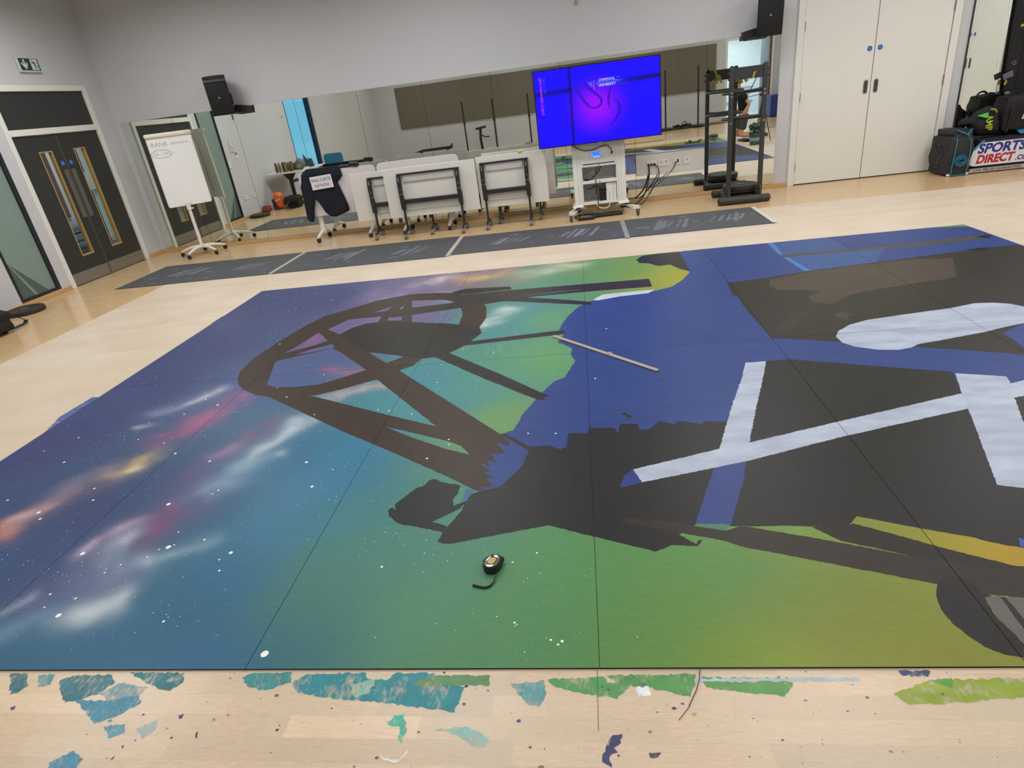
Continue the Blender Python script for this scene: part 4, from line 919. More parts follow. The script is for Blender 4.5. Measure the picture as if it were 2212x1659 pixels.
V, F = cdt_mesh('s', (SX0, SY0, SX1, SY1), [s[2] for s in smears], 0.12, extra)
z = np.full(len(V), 0.0012)
for pts, hh in ridges:
    P = np.array(pts)
    for i in range(0, len(P)):
        d = np.abs(V[:, 1] - P[i, 1])
        dx = np.abs(V[:, 0] - P[i, 0])
        m = (dx < 0.035)
        z[m] = np.maximum(z[m], 0.0012 + hh * np.exp(-(d[m] / 0.022) ** 2))
inside = (V[:, 0] > MUX[0] - 0.06) & (V[:, 0] < MUX[-1] + 0.06) & (V[:, 1] > MUY[0] - 0.06) & (V[:, 1] < MUY[2] + 0.06)
z[inside] = 0.0012
under = (V[:, 1] > 7.0) & (V[:, 0] < 2.3)
z[under] = 0.0012
cen = V[F].mean(axis=1)
colr = np.zeros((len(F), 4))
colr[:] = (*lin((238, 229, 213)), 0.44)
for c, a, p in smears:
    m = inpoly(cen[:, 0], cen[:, 1], p)
    colr[m] = (*c, a)
painted = np.zeros(len(F), bool)
for c, a, p in smears:
    painted |= inpoly(cen[:, 0], cen[:, 1], p)
fc = np.repeat(colr, 3, axis=0)
vx = V[F].reshape(-1, 2)
n1 = vnoise(vx[:, 0] * 3, vx[:, 1] * 5, 4)
clean = ~np.repeat(painted, 3)
fc[clean, 3] += (n1[clean] - 0.5) * 0.16 + np.clip((vx[clean, 1] - 2.5) * 0.06, 0, 0.14)
sm = ~clean
fc[sm, :3] *= (0.86 + 0.28 * vnoise(vx[sm, 0] * 30, vx[sm, 1] * 40, 8))[:, None]
fc[sm, 3] *= (0.25 + 0.95 * vnoise(vx[sm, 0] * 22, vx[sm, 1] * 30, 9) ** 0.7 + 0.25 * (vnoise(vx[sm, 0] * 70, vx[sm, 1] * 70, 10) - 0.5)).clip(0, 1)
sheet_m = MV('polythene_with_paint', 0.42, 0.35, 0.03, 40, (1, 2, 1), alpha=True, bump=0.03)
sme = mesh_np('dust_sheet', np.column_stack([V, z]), F, fc)
dry = np.zeros((len(F), 3, 4))
dry[painted] = 1.0
sme.color_attributes.new('Dry', 'FLOAT_COLOR', 'CORNER').data.foreach_set('color', dry.astype(np.float32).ravel())
nt = sheet_m.node_tree
at = [n for n in nt.nodes if n.type == 'ATTRIBUTE'][0]
ad_ = nt.nodes.new('ShaderNodeAttribute')
ad_.attribute_name = 'Dry'
tcn = nt.nodes.new('ShaderNodeTexCoord')
mpn = nt.nodes.new('ShaderNodeMapping')
mpn.inputs['Scale'].default_value = (1.0, 0.45, 1)
mpn.inputs['Rotation'].default_value = (0, 0, 0.5)
nt.links.new(tcn.outputs['Object'], mpn.inputs[0])
nzn = nt.nodes.new('ShaderNodeTexNoise')
nzn.inputs['Scale'].default_value = 85
nzn.inputs['Detail'].default_value = 8
nzn.inputs['Roughness'].default_value = 0.7
nt.links.new(mpn.outputs[0], nzn.inputs['Vector'])
m1 = nt.nodes.new('ShaderNodeMath')
m1.operation = 'MULTIPLY_ADD'
m1.inputs[1].default_value, m1.inputs[2].default_value = 2.6, -0.95
nt.links.new(nzn.outputs['Fac'], m1.inputs[0])
m2 = nt.nodes.new('ShaderNodeMath')
m2.operation = 'MULTIPLY_ADD'
m2.use_clamp = True
nt.links.new(m1.outputs[0], m2.inputs[0])
nt.links.new(ad_.outputs['Fac'], m2.inputs[1])
nt.links.new(at.outputs['Alpha'], m2.inputs[2])
t_ = nt.nodes.new('ShaderNodeMath')
t_.operation = 'MULTIPLY'
nt.links.new(m2.outputs[0], t_.inputs[0])
nt.links.new(ad_.outputs['Fac'], t_.inputs[1])
cm = nt.nodes.new('ShaderNodeMix')
cm.data_type = 'RGBA'
cm.inputs[6].default_value = (*lin((238, 229, 213)), 1)
pb = nt.nodes['Principled BSDF']
nt.links.new(t_.outputs[0], cm.inputs[0])
nt.links.new(pb.inputs['Base Color'].links[0].from_socket, cm.inputs[7])
nt.links.new(cm.outputs[2], pb.inputs['Base Color'])
ba = nt.nodes.new('ShaderNodeMix')
ba.data_type = 'FLOAT'
nt.links.new(ad_.outputs['Fac'], ba.inputs[0])
nt.links.new(at.outputs['Alpha'], ba.inputs[2])
ba.inputs[3].default_value = 0.44
mxm = nt.nodes.new('ShaderNodeMath')
mxm.operation = 'MAXIMUM'
nt.links.new(t_.outputs[0], mxm.inputs[0])
nt.links.new(ba.outputs[0], mxm.inputs[1])
mixn = [n for n in nt.nodes if n.type == 'MIX_SHADER'][0]
nt.links.new(mxm.outputs[0], mixn.inputs[0])
so = link('dust_sheet', sme, sheet_m)
tag(so, 'pale translucent dust sheet smeared with paint spread over the wooden floor', 'dust sheet')

# ---- paint on the boards
BP = np.array([b[0] for b in DATA['B']])
PAINT = 0.80
BC = (PAINT * np.array([lin(b[1]) for b in DATA['B']])) ** 0.5
def base_colour(x, y):
    w = 1.0 / (((x[:, None] - BP[None, :, 0]) ** 2 + (y[:, None] - BP[None, :, 1]) ** 2 + 0.03) ** 1.7)
    c = (w[:, :, None] * BC[None]).sum(1) / w.sum(1)[:, None]
    c = c ** 2
    # sprayed clouds
    wx = (vnoise(x * 3.5, y * 3.5, 1) - 0.5) * 0.12 + (vnoise(x * 9, y * 9, 2) - 0.5) * 0.05
    wy = (vnoise(x * 3.5, y * 3.5, 5) - 0.5) * 0.12 + (vnoise(x * 9, y * 9, 6) - 0.5) * 0.05
    xx, yy = x + wx, y + wy
    for a, b, wd, col, op in DATA['N']:
        a, b = np.array(a), np.array(b)
        ab = b - a
        t = ((xx - a[0]) * ab[0] + (yy - a[1]) * ab[1]) / (ab @ ab + 1e-9)
        t = np.clip(t, 0, 1)
        d = np.hypot(xx - a[0] - t * ab[0], yy - a[1] - t * ab[1])
        nn = np.clip(1.5 * vnoise(xx * 14, yy * 14, 11) * vnoise(xx * 5, yy * 5, 12) + 0.35, 0, 1.05)
        k = np.exp(-(d / (wd * 1.15)) ** 1.7) * op * 0.85 * nn
        c = c * (1 - k[:, None]) + 0.85 * np.array(lin(col)) * k[:, None]
    return c
prng = random.Random(9)
regions = []
for col, amp, p in DATA['P']:
    regions.append((col, rough_poly(p, amp * 0.0009, 0.011, prng)))
mural_m = MV('mural_paint', 0.42, 0.26, 0.06, 18, (1, 3.2, 1), bump=0.04)
mural = thing('floor_mural', 'large unfinished space mural painted over twelve boards laid on the floor', 'mural', ((MUX[0] + MUX[-1]) / 2, MUY[1], MUZ0))
bbox = [(min(q[0] for q in p), min(q[1] for q in p), max(q[0] for q in p), max(q[1] for q in p)) for _, p in regions]
LABELS = {}
for r in range(2):
    for cidx in range(6):
        g = 0.0011
        x0, x1, y0, y1 = MUX[cidx] + g, MUX[cidx + 1] - g, MUY[r] + g, MUY[r + 1] - g
        step = 0.022 if r == 0 else 0.03
        sub = [(i, p) for i, (_, p) in enumerate(regions) if bbox[i][0] < x1 and bbox[i][2] > x0 and bbox[i][1] < y1 and bbox[i][3] > y0]
        V, F = cdt_mesh('b', (x0, y0, x1, y1), [p for _, p in sub], step)
        cen = V[F].mean(axis=1)
        reg = -np.ones(len(F), int)
        for i, p in sub:
            reg[inpoly(cen[:, 0], cen[:, 1], p)] = -1 if regions[i][0] == 'base' else i
        bc = base_colour(V[:, 0], V[:, 1])
        C = bc[F]
        for i, p in sub:
            if regions[i][0] == 'base':
                continue
            m = reg == i
            if not m.any():
                continue
            col = np.array(lin(regions[i][0])) * (0.80 if regions[i][0][0] > 150 else (0.45 if max(regions[i][0]) <= 80 else 0.62 if max(regions[i][0]) < 95 else 0.70))
            pts = V[F[m]].reshape(-1, 2)
            lum = col.mean()
            amp = 0.30 if lum > 0.4 else 0.16
            k = 1 + amp * (vnoise(pts[:, 0] * 5, pts[:, 1] * 22, i) - 0.5) + 0.5 * amp * (vnoise(pts[:, 0] * 16, pts[:, 1] * 40, i + 7) - 0.5)
            if regions[i][0] == [50, 51, 48]:
                k = 1 + 0.06 * (vnoise(pts[:, 0] * 4, pts[:, 1] * 6, i) - 0.5)
            C[m] = (col[None] * k[:, None]).reshape(-1, 3, 3)
        n = len(V)
        top = MUZ0 + BH
        V3 = np.vstack([np.column_stack([V, np.full(n, top)]), [(x0, y0, MUZ0), (x1, y0, MUZ0), (x1, y1, MUZ0), (x0, y1, MUZ0), (x0, y0, top), (x1, y0, top), (x1, y1, top), (x0, y1, top)]])
        sides = []
        for a, b in ((0, 1), (1, 2), (2, 3), (3, 0)):
            sides += [(n + a, n + b, n + b + 4), (n + a, n + b + 4, n + a + 4)]
        sides += [(n, n + 2, n + 1), (n, n + 3, n + 2)]
        C4 = np.ones((len(F) + len(sides), 3, 4))
        C4[:len(F), :, :3] = C
        C4[len(F):, :, :3] = lin((40, 34, 28))
        me = mesh_np('painted_board', V3, np.vstack([F, np.array(sides)]), C4.reshape(-1, 4))
        link('painted_board', me, mural_m, mural)
# stars: flecks of paint
srng = random.Random(33)
V, F = [], []
def fleck(x, y, r, n=6):
    k = len(V)
    zt = MUZ0 + BH + 0.0006
    V.append((x, y, zt))
    for q in range(n):
        a = 2 * PI * q / n
        V.append((x + r * math.cos(a), y + r * math.sin(a), zt - 0.0003))
    F.extend([(k, k + 1 + q, k + 1 + (q + 1) % n) for q in range(n)])
holes = [p for c, p in regions]
def starry(x, y):
    lab = 'base'
    for c, a, p in DATA['P']:
        if inpoly(np.array([x]), np.array([y]), p)[0]:
            lab = c
    return lab == 'base'
for x, y, r in DATA['S']:
    fleck(x, y, r * 0.0011, 10)
cents = [(srng.uniform(-3.5, 0.2), srng.uniform(1.45, 6.2)) for _ in range(64)]
cnt = 0
while cnt < 1100:
    if srng.random() < 0.7:
        c = srng.choice(cents)
        x, y = srng.gauss(c[0], 0.10), srng.gauss(c[1], 0.13)
    else:
        x, y = srng.uniform(-3.6, 0.6), srng.uniform(1.4, 6.3)
    if not (MUX[0] + 0.02 < x < 1.0 and MUY[0] + 0.03 < y < MUY[2] - 0.03):
        continue
    if x > -0.05 + 0.35 * srng.random() and y < 3.5:
        continue
    if not starry(x, y):
        continue
    r = 0.0011 + 0.0016 * srng.random() ** 2
    if y > 3: r *= 1.5
    fleck(x, y, r, 6)
    cnt += 1
stars = link('star_flecks', mesh_np('star_flecks', np.array(V), np.array(F)), M('star_paint', (232, 238, 232), 0.5, var=0.03), mural)
stars['kind'] = 'stuff'

# ---- floor protection boards along the mirror
mat_m = MV('charcoal_board', 0.6, 0.3, 0.16, 26, (1, 5, 1), bump=0.05)
MTX = [(-6.13, -3.985), (-3.945, -1.695), (-1.655, 0.462), (0.495, 2.12)]
MTL = ['charcoal floor board nearest the grey double doors', 'charcoal floor board in front of the sweatshirt and flipchart gap', 'charcoal floor board in front of the folded black-legged tables', 'charcoal floor board in front of the screen trolley and weight rack']
mrng = random.Random(17)
for (a, b), lb in zip(MTX, MTL):
    last = b > 2
    y0, y1 = 7.14 + (0.06 if b > 0.3 else 0), 8.27 - (0.06 if b > 0.3 else 0)
    y1b = y1 - 0.0
    scr = []
    L = b - a
    for fx in (0.3, 0.72):
        cx, cy = a + L * fx, 7.72 + mrng.uniform(-0.08, 0.08)
        for k in range(5):
            ox = (k - 2) * 0.085 + mrng.uniform(-0.02, 0.02)
            w = mrng.uniform(0.012, 0.035)
            ln = mrng.uniform(0.10, 0.26)
            sh = 0.12
            scr.append(rough_poly([(cx + ox - w, cy - ln), (cx + ox + w, cy - ln), (cx + ox + w + sh, cy + ln), (cx + ox - w + sh, cy + ln)], 0.006, 0.03, mrng))
    for k in range(12):
        px, py, s = mrng.uniform(a + 0.1, b - 0.1), mrng.uniform(y0 + 0.08, y1 - 0.08), mrng.uniform(0.006, 0.03)
        scr.append(rough_poly([(px - s * 2, py - s), (px + s * 2, py - s * 0.6), (px + s * 2.4, py + s), (px - s * 1.5, py + s * 0.7)], 0.004, 0.02, mrng))
    V, F = cdt_mesh('m', (a, y0, b, y1), scr, 0.09)
    cen = V[F].mean(axis=1)
    C = np.zeros((len(F), 4))
    C[:] = (*lin((78, 80, 84)), 1)
    for s in scr:
        C[inpoly(cen[:, 0], cen[:, 1], s)] = (*lin(mrng.choice([(108, 114, 122), (118, 126, 134), (98, 102, 108)])), 1)
    n = len(V)
    if a < -6: V[:, 0] += (V[:, 0] < a + 0.001) * 0.0
    zt = 0.0055 + 0.002 * vnoise(V[:, 0] * 2.5, V[:, 1] * 3, 3)
    V3 = np.vstack([np.column_stack([V, zt]), [(a, y0, 0.0016), (b, y0, 0.0016), (b, y1, 0.0016), (a, y1, 0.0016), (a, y0, 0.006), (b, y0, 0.006), (b, y1, 0.006), (a, y1, 0.006)]])
    sides = []
    for p, q in ((0, 1), (1, 2), (2, 3), (3, 0)):
        sides += [(n + p, n + q, n + q + 4), (n + p, n + q + 4, n + p + 4)]
    C3 = np.vstack([np.repeat(C, 3, axis=0), np.tile((*lin((60, 60, 62)), 1), (len(sides) * 3, 1))])
    o = link('floor_board', mesh_np('floor_board', V3, np.vstack([F, np.array(sides)]), C3), mat_m)
    tag(o, lb, 'floor board', 'charcoal floor boards along the mirror')
tape_m = M('masking_tape', (176, 172, 152), 0.6, var=0.06)
for (x, dx), lb in (((-3.965, 0.05), 'pale tape strip between the first two charcoal boards from the doors'), ((-1.675, 0.04), 'pale tape strip on the joint before the folded tables'), ((0.478, -0.01), 'grey tape strip on the joint before the screen trolley')):
    b = MB()
    n = 8
    for k in range(n):
        ya, yb = 7.16 + 1.1 * k / n, 7.16 + 1.1 * (k + 1) / n
        b.bx(x - 0.028, x + 0.028, ya, yb, 0.0078, 0.0086)
    bmesh.ops.remove_doubles(b.bm, verts=b.bm.verts, dist=0.0001)
    tag(obj('tape_strip', b, tape_m if x < 0 else M('grey_tape', (140, 142, 142), 0.6)), lb, 'tape', 'tape strips over the board joints')

# ---- things lying on the mural
zt = MUZ0 + BH

# tape measure: drop-shaped case lying on its side
tape_black = M('tape_rubber', (24, 25, 26), 0.55, var=0.1, bump=0.03)
chrome_m = M('chrome', (205, 205, 208), 0.12, 1.0, var=0.02)
tm = thing('tape_measure', 'black and chrome tape measure with wrist strap lying on the green paint', 'tape measure', (-0.447, 1.79, zt))
TC = Matrix.Translation((-0.447, 1.79, 0)) @ Matrix.Rotation(math.radians(62), 4, 'Z')
def drop(sc, n=28):
    out = []
    for k in range(n):
        a = 2 * PI * k / n
        r = 0.036 + 0.016 * max(0, math.cos(a)) ** 3
        out.append((r * math.cos(a) * sc, r * math.sin(a) * 0.95 * sc))
    return out
def stack_rings(b, secs):
    prev = None
    for sc, z in secs:
        ring = [b.bm.verts.new((u, v, z)) for u, v in drop(sc)]
        if prev:
            for k in range(len(ring)):
                b.bm.faces.new((prev[k], prev[(k + 1) % len(ring)], ring[(k + 1) % len(ring)], ring[k]))
        else:
            b.bm.faces.new(ring[::-1])
        prev = ring
    b.bm.faces.new(prev)
    return b
obj('case', stack_rings(MB(), [(0.9, zt), (1.0, zt + 0.005), (1.0, zt + 0.013), (0.97, zt + 0.015), (1.0, zt + 0.017), (1.0, zt + 0.027), (0.9, zt + 0.034), (0.8, zt + 0.035)]).xf(TC), tape_black, tm, True)
obj('chrome_face', stack_rings(MB(), [(0.80, zt + 0.034), (0.78, zt + 0.0365), (0.7, zt + 0.0372)]).xf(TC), chrome_m, tm, True)
obj('dark_ring', stack_rings(MB(), [(0.56, zt + 0.037), (0.55, zt + 0.0382)]).xf(TC), tape_black, tm)
lab = obj('label', stack_rings(MB(), [(0.46, zt + 0.0381), (0.45, zt + 0.0388)]).xf(TC), M('gold_label', (176, 148, 84), 0.4, 0.2, var=0.15, scale=120), tm)
obj('lock_slider', MB().box((0.026, 0.012, zt + 0.0375), (0.018, 0.012, 0.004), (0, 0, 0.5), 0.001).xf(TC), tape_black, tm)
obj('lock_button', MB().box((0.012, 0.036, zt + 0.02), (0.03, 0.012, 0.014), (0, 0, -0.15), 0.004, 2).xf(TC), tape_black, tm)
obj('mouth', MB().box((0.046, -0.008, zt + 0.016), (0.016, 0.03, 0.02), None, 0.003).xf(TC), tape_black, tm)
obj('wrist_strap', MB().tube([(-0.425, 1.752, zt + 0.012), (-0.428, 1.73, zt + 0.010), (-0.432, 1.712, zt + 0.006), (-0.443, 1.694, zt + 0.005), (-0.46, 1.686, zt + 0.005), (-0.482, 1.69, zt + 0.005), (-0.51, 1.699, zt + 0.005)], [0.002, 0.0025, 0.003, 0.0042, 0.0045, 0.0045, 0.005], 8), tape_black, tm, True)
obj('screw', MB().lathe([(0.003, zt + 0.036), (0.003, zt + 0.038)], (-0.466, 1.772, 0), 10), chrome_m, tm)

# pale wooden stick
stick_m = M('grey_wood', (168, 160, 140), 0.75, var=0.28, scale=26, bump=0.1, stretch=(6, 6, 1))
a, b_ = Vector((-0.29, 4.215, zt + 0.005)), Vector((0.384, 3.487, zt + 0.005))
d = (b_ - a)
ang = math.atan2(d.y, d.x)
sb = MB().box((0, 0, 0), (d.length, 0.028, 0.008), None, 0.002)
sb.box((0.08, 0.008, 0.006), (0.035, 0.02, 0.004), (0, 0.2, 0.1), 0.001)
sk = obj('wooden_stick', sb.xf(Matrix.Translation((a + b_) / 2) @ Matrix.Rotation(ang, 4, 'Z')), stick_m)
tag(sk, 'thin pale wooden stick lying across the blue paint', 'stick')
# dried stalk on the sheet
tag(obj('dry_stalk', MB().tube([(0.255, 1.333, 0.009), (0.248, 1.30, 0.006), (0.232, 1.262, 0.004), (0.215, 1.232, 0.004), (0.204, 1.213, 0.005), (0.203, 1.209, 0.003), (0.168, 1.168, 0.003)], [0.0016, 0.0014, 0.0013, 0.0012, 0.0016, 0.001, 0.0008], 6), M('dry_stem', (84, 58, 48), 0.8)), 'thin dry stalk sticking out from under the front edge of the mural', 'stalk')
tag(obj('cut_thread', MB().tube([(-0.0569, 1.336, 0.0022), (-0.0585, 1.25, 0.0022), (-0.0600, 1.134, 0.0022)], 0.0007, 5), M('thread_grey', (108, 98, 92), 0.8)), 'straight thin thread lying on the floor in line with a board joint', 'thread')

# ---------------------------------------------------------------- flat weight plates
plate_m = M('black_rubber', (40, 41, 39), 0.62, var=0.12, bump=0.06)
def weight_plate(loc, r, hgt, label, group=None):
    t = thing('weight_plate', label, 'weight plate', loc, group)
    x, y, z = loc
    obj('disc', MB().lathe([(0.03, 0.004), (r - 0.02, 0), (r, 0.008), (r, hgt - 0.01), (r - 0.012, hgt), (r * 0.72, hgt), (r * 0.68, hgt - 0.006), (r * 0.36, hgt - 0.006), (r * 0.33, hgt), (0.03, hgt), (0.03, 0.004)], loc, 40), plate_m, t, True)
    obj('hub', MB().lathe([(0.026, 0.006), (0.038, 0.006), (0.038, hgt + 0.0015), (0.026, hgt + 0.0015), (0.026, 0.006)], loc, 20), steel_m, t, True)
    return t
weight_plate((-6.76, 6.40, 0), 0.205, 0.055, 'black rubber weight plate lying on the floor under the frosted sidelight')

# black bag with a shoulder strap at the left edge
bagfab = M('black_nylon', (20, 20, 23), 0.7, var=0.2, bump=0.15, bscale=90)
t = thing('shoulder_bag', 'black bag with looped strap on the floor near the frosted sidelight', 'bag', (-6.40, 5.55, 0))
obj('body', soft_box((-6.36, 5.53, 0.12), (0.35, 0.30, 0.24), 0.35, 0.012, seed=3), bagfab, t, True)
sp = [(-6.38, 5.66, 0.16), (-6.38, 5.80, 0.14), (-6.37, 5.90, 0.09), (-6.34, 5.95, 0.03), (-6.29, 5.88, 0.018), (-6.27, 5.74, 0.018), (-6.28, 5.60, 0.02), (-6.32, 5.50, 0.05)]
sb = MB()
for (p, q) in zip(sp[:-1], sp[1:]):
    p, q = Vector(p), Vector(q)
    m = (p + q) / 2
    dd = q - p
    sb.box(m, (dd.length + 0.012, 0.045, 0.008), dd.to_track_quat('X', 'Z').to_matrix(), 0.003)
obj('strap', sb, bagfab, t)

# ---------------------------------------------------------------- exit sign, detector, speakers
ex = thing('exit_sign', 'white framed green exit sign with arrow above the grey double doors', 'exit sign', (-WX, 8.24, 2.76))
obj('housing', MB().bx(-WX, -WX + 0.035, 8.06, 8.415, 2.67, 2.85, 0.006), M('sign_housing', (196, 206, 194), 0.35), ex)
sx = -WX + 0.036
gp = obj('sign_plate', MB().bx(sx - 0.002, sx, 8.085, 8.395, 2.692, 2.832), M('exit_green', (34, 66, 60), 0.35, var=0.04), ex)
pale = M('exit_pale', (206, 218, 204), 0.4)
obj('arrow', MB().prism([(8.15, 2.82), (8.175, 2.82), (8.175, 2.755), (8.205, 2.79), (8.212, 2.765), (8.168, 2.70), (8.112, 2.765), (8.118, 2.79), (8.15, 2.755)], sx, sx + 0.001, 'yz'), pale, ex)
obj('doorway_symbol', MB().bx(sx, sx + 0.001, 8.262, 8.375, 2.700, 2.826), pale, ex)
gm = M('exit_green', (34, 66, 60), 0.35)
rm = MB()
yy = lambda p: [(sx + 0.0015, q[0], q[1]) for q in p]
rm.lathe([(0.008, sx + 0.001), (0.008, sx + 0.002)], (0, 8.300, 2.812), 12, 'x')
rm.tube(yy([(8.305, 2.795), (8.322, 2.762)]), [0.012, 0.010], 6).tube(yy([(8.325, 2.762), (8.345, 2.738), (8.368, 2.732)]), 0.006, 6).tube(yy([(8.322, 2.765), (8.318, 2.735), (8.325, 2.705)]), 0.006, 6)
rm.tube(yy([(8.302, 2.795), (8.285, 2.785), (8.282, 2.768)]), 0.004, 6).tube(yy([(8.312, 2.790), (8.335, 2.785), (8.348, 2.768)]), 0.004, 6)
obj('running_figure', rm.xf(Matrix.Translation((sx + 0.0013, 0, 0)) @ Matrix.Diagonal((0.08, 1, 1, 1)) @ Matrix.Translation((-sx - 0.0013, 0, 0))), gm, ex)

pd = thing('motion_detector', 'small white motion detector high on the mirror wall', 'detector', (0.075, WY1, 2.66))
obj('housing', MB().bx(0.045, 0.105, WY1 - 0.03, WY1, 2.63, 2.74, 0.012, 2), switch_m, pd, True)
obj('lens', MB().ball((0.075, WY1 - 0.03, 2.66), (0.045, 0.03, 0.05)), M('lens_grey', (150, 152, 152), 0.3), pd, True)

spk_m = M('speaker_black', (22, 22, 23), 0.6, var=0.15, bump=0.08, bscale=200)
grl_m = M('speaker_grille', (13, 13, 14), 0.75, var=0.1, bump=0.15, bscale=400)
def speaker(label, c, rz, tilt, wallx, side):
    t = thing('loudspeaker', label, 'loudspeaker', (c[0], WY1, c[2]), 'wall loudspeakers')
    W_, H_, D_ = 0.30, 0.50, 0.28
    R = Matrix.Translation(c) @ Matrix.Rotation(rz, 4, 'Z') @ Matrix.Rotation(tilt, 4, 'X')
    obj('top_chamfer', MB().prism([(-D_ / 2 + 0.0, 0.17), (-D_ / 2 - 0.018, 0.185), (-D_ / 2 + 0.03, 0.252), (-D_ / 2 + 0.05, 0.25)], -W_ / 2 + 0.004, W_ / 2 - 0.004, 'yz').xf(R), M('speaker_chamfer_lit', (62, 64, 64), 0.5), t)  # grey lighter than the cabinet: the light on the upward slope is painted in
    prof = [(-W_ / 2, -D_ / 2), (W_ / 2, -D_ / 2), (W_ / 2 - 0.02, D_ * 0.12), (W_ / 2 - 0.08, D_ / 2), (-W_ / 2 + 0.08, D_ / 2), (-W_ / 2 + 0.02, D_ * 0.12)]
    obj('cabinet', MB().prism(prof, -H_ / 2, H_ / 2, 'xy').xf(R), spk_m, t)
    obj('grille', MB().box((0, -D_ / 2 - 0.008, -0.035), (W_ * 0.97, 0.02, H_ * 0.84), None, 0.008, 2).xf(R), grl_m, t, True)
    obj('badge', MB().box((0.0, -D_ / 2 - 0.0185, -0.02), (0.02, 0.002, 0.02)).xf(R), M('badge_silver', (150, 150, 150), 0.4), t)
    obj('bracket', MB().prism([(side * 0.03, 0.05), (side * 0.24, 0.0), (side * 0.24, 0.1), (side * 0.06, 0.13)] if side > 0 else [(side * 0.24, 0.0), (side * 0.03, 0.05), (side * 0.06, 0.13), (side * 0.24, 0.1)], 0, 0.11, 'xz').xf(Matrix.Translation((c[0] + side * 0.03, WY1 - 0.11, c[2] - H_ / 2 - 0.02))), dark_m, t)
    obj('wall_arm', MB().bx(c[0] - 0.04, c[0] + 0.04, c[1] + D_ * 0.3, WY1 - 0.001, c[2] - 0.12, c[2] + 0.02, 0.005), dark_m, t)
    return t
speaker('black loudspeaker on the wall above the white flipchart', (-5.06, 9.2, 2.16), math.radians(24), math.radians(7), -5.03, 1)
speaker('black loudspeaker on the wall above the weight rack', (2.47, 9.2, 2.20), math.radians(-6), math.radians(7), 2.47, -1)

# ---------------------------------------------------------------- flipchart easel
wht = M('white_powder_coat', (228, 228, 222), 0.35, var=0.02)
paper_m = M('flip_paper', (240, 240, 240), 0.8, var=0.015)
caster_m = M('caster_rubber', (34, 28, 34), 0.5, var=0.1)
fc = thing('flipchart_easel', 'white flipchart easel on a wheeled star base before the mirror near the doors', 'flipchart', (-5.9, 8.93, 0))
FP = Vector((-5.95, 8.98, 0))
obj('column', MB().tube([FP + Vector((0, 0, 0.09)), FP + Vector((0, 0, 0.75))], 0.025, 14).tube([FP + Vector((0, 0, 0.70)), FP + Vector((-0.045, 0.165, 0.85)), FP + Vector((-0.045, 0.165, 1.6))], 0.019, 12), wht, fc, True)
obj('clamp_collar', MB().tube([FP + Vector((0, 0, 0.68)), FP + Vector((0, 0, 0.78))], 0.034, 14).box(FP + Vector((0.05, 0, 0.70)), (0.05, 0.02, 0.02), None, 0.004), wht, fc, True)
for k in range(5):
    an = math.radians(190 + 72 * k)
    dx, dy = math.cos(an), math.sin(an)
    pts = [FP + Vector((dx * r, dy * r, z)) for r, z in ((0.0, 0.12), (0.08, 0.125), (0.18, 0.115), (0.28, 0.09), (0.335, 0.068))]
    ar = obj('star_arm', MB().tube(pts, [0.028, 0.026, 0.022, 0.018, 0.016], 10), wht, fc, True)
    e = FP + Vector((dx * 0.33, dy * 0.33, 0.031))
    rot = Matrix.Rotation(an + 0.7 * k, 4, 'Z')
    obj('caster', MB().lathe([(0.008, -0.022), (0.029, -0.018), (0.031, 0), (0.029, 0.018), (0.008, 0.022)], (0, 0, 0), 16, 'x').tube([(0, 0, 0), (0, 0, 0.045)], 0.007, 6).xf(Matrix.Translation(e) @ rot), caster_m, ar, True)
BT = Matrix.Translation((-5.985, 9.11, 1.255)) @ Matrix.Rotation(math.radians(33), 4, 'Z') @ Matrix.Rotation(math.radians(-1.5), 4, 'X')
obj('board', MB().box((0, 0, 0), (0.62, 0.022, 1.0), None, 0.006, 2).xf(BT), wht, fc)
pp = obj('paper_pad', MB().box((0.0, -0.017, -0.02), (0.595, 0.010, 0.99), None, 0.001).xf(BT), paper_m, fc)
obj('top_clamp', MB().box((0, -0.022, 0.492), (0.64, 0.055, 0.065), None, 0.024, 3).xf(BT), M('clamp_cream', (232, 228, 214), 0.4), fc, True)
obj('clamp_lever', MB().box((0.27, -0.05, 0.50), (0.05, 0.018, 0.03), None, 0.006).xf(BT), wht, fc)
ink = M('marker_ink', (150, 150, 154), 0.7)
TB = BT @ FRONT((0, -0.0226, 0))
text('RANK', 0.085, ink, TB @ Matrix.Translation((-0.15, 0.37, 0)), pp, bold=-0.001)
def scrib(pts, r=0.0035):
    return MB().tube([(x, -0.0232, z) for x, z in pts], r, 5).xf(BT)
obj('handwriting', scrib([(0.0 + 0.017 * k, 0.365 + (0.022 if k % 2 else -0.016) * (1 - 0.02 * k)) for k in range(15)]), ink, pp)
el = [(-0.16 + 0.14 * math.cos(2 * PI * k / 26), 0.245 + 0.055 * math.sin(2 * PI * k / 26)) for k in range(27)]
obj('handwriting', scrib(el, 0.0025), ink, pp)
text('£25 - 1000', 0.05, ink, TB @ Matrix.Translation((-0.16, 0.245, 0)), pp, bold=-0.0008)

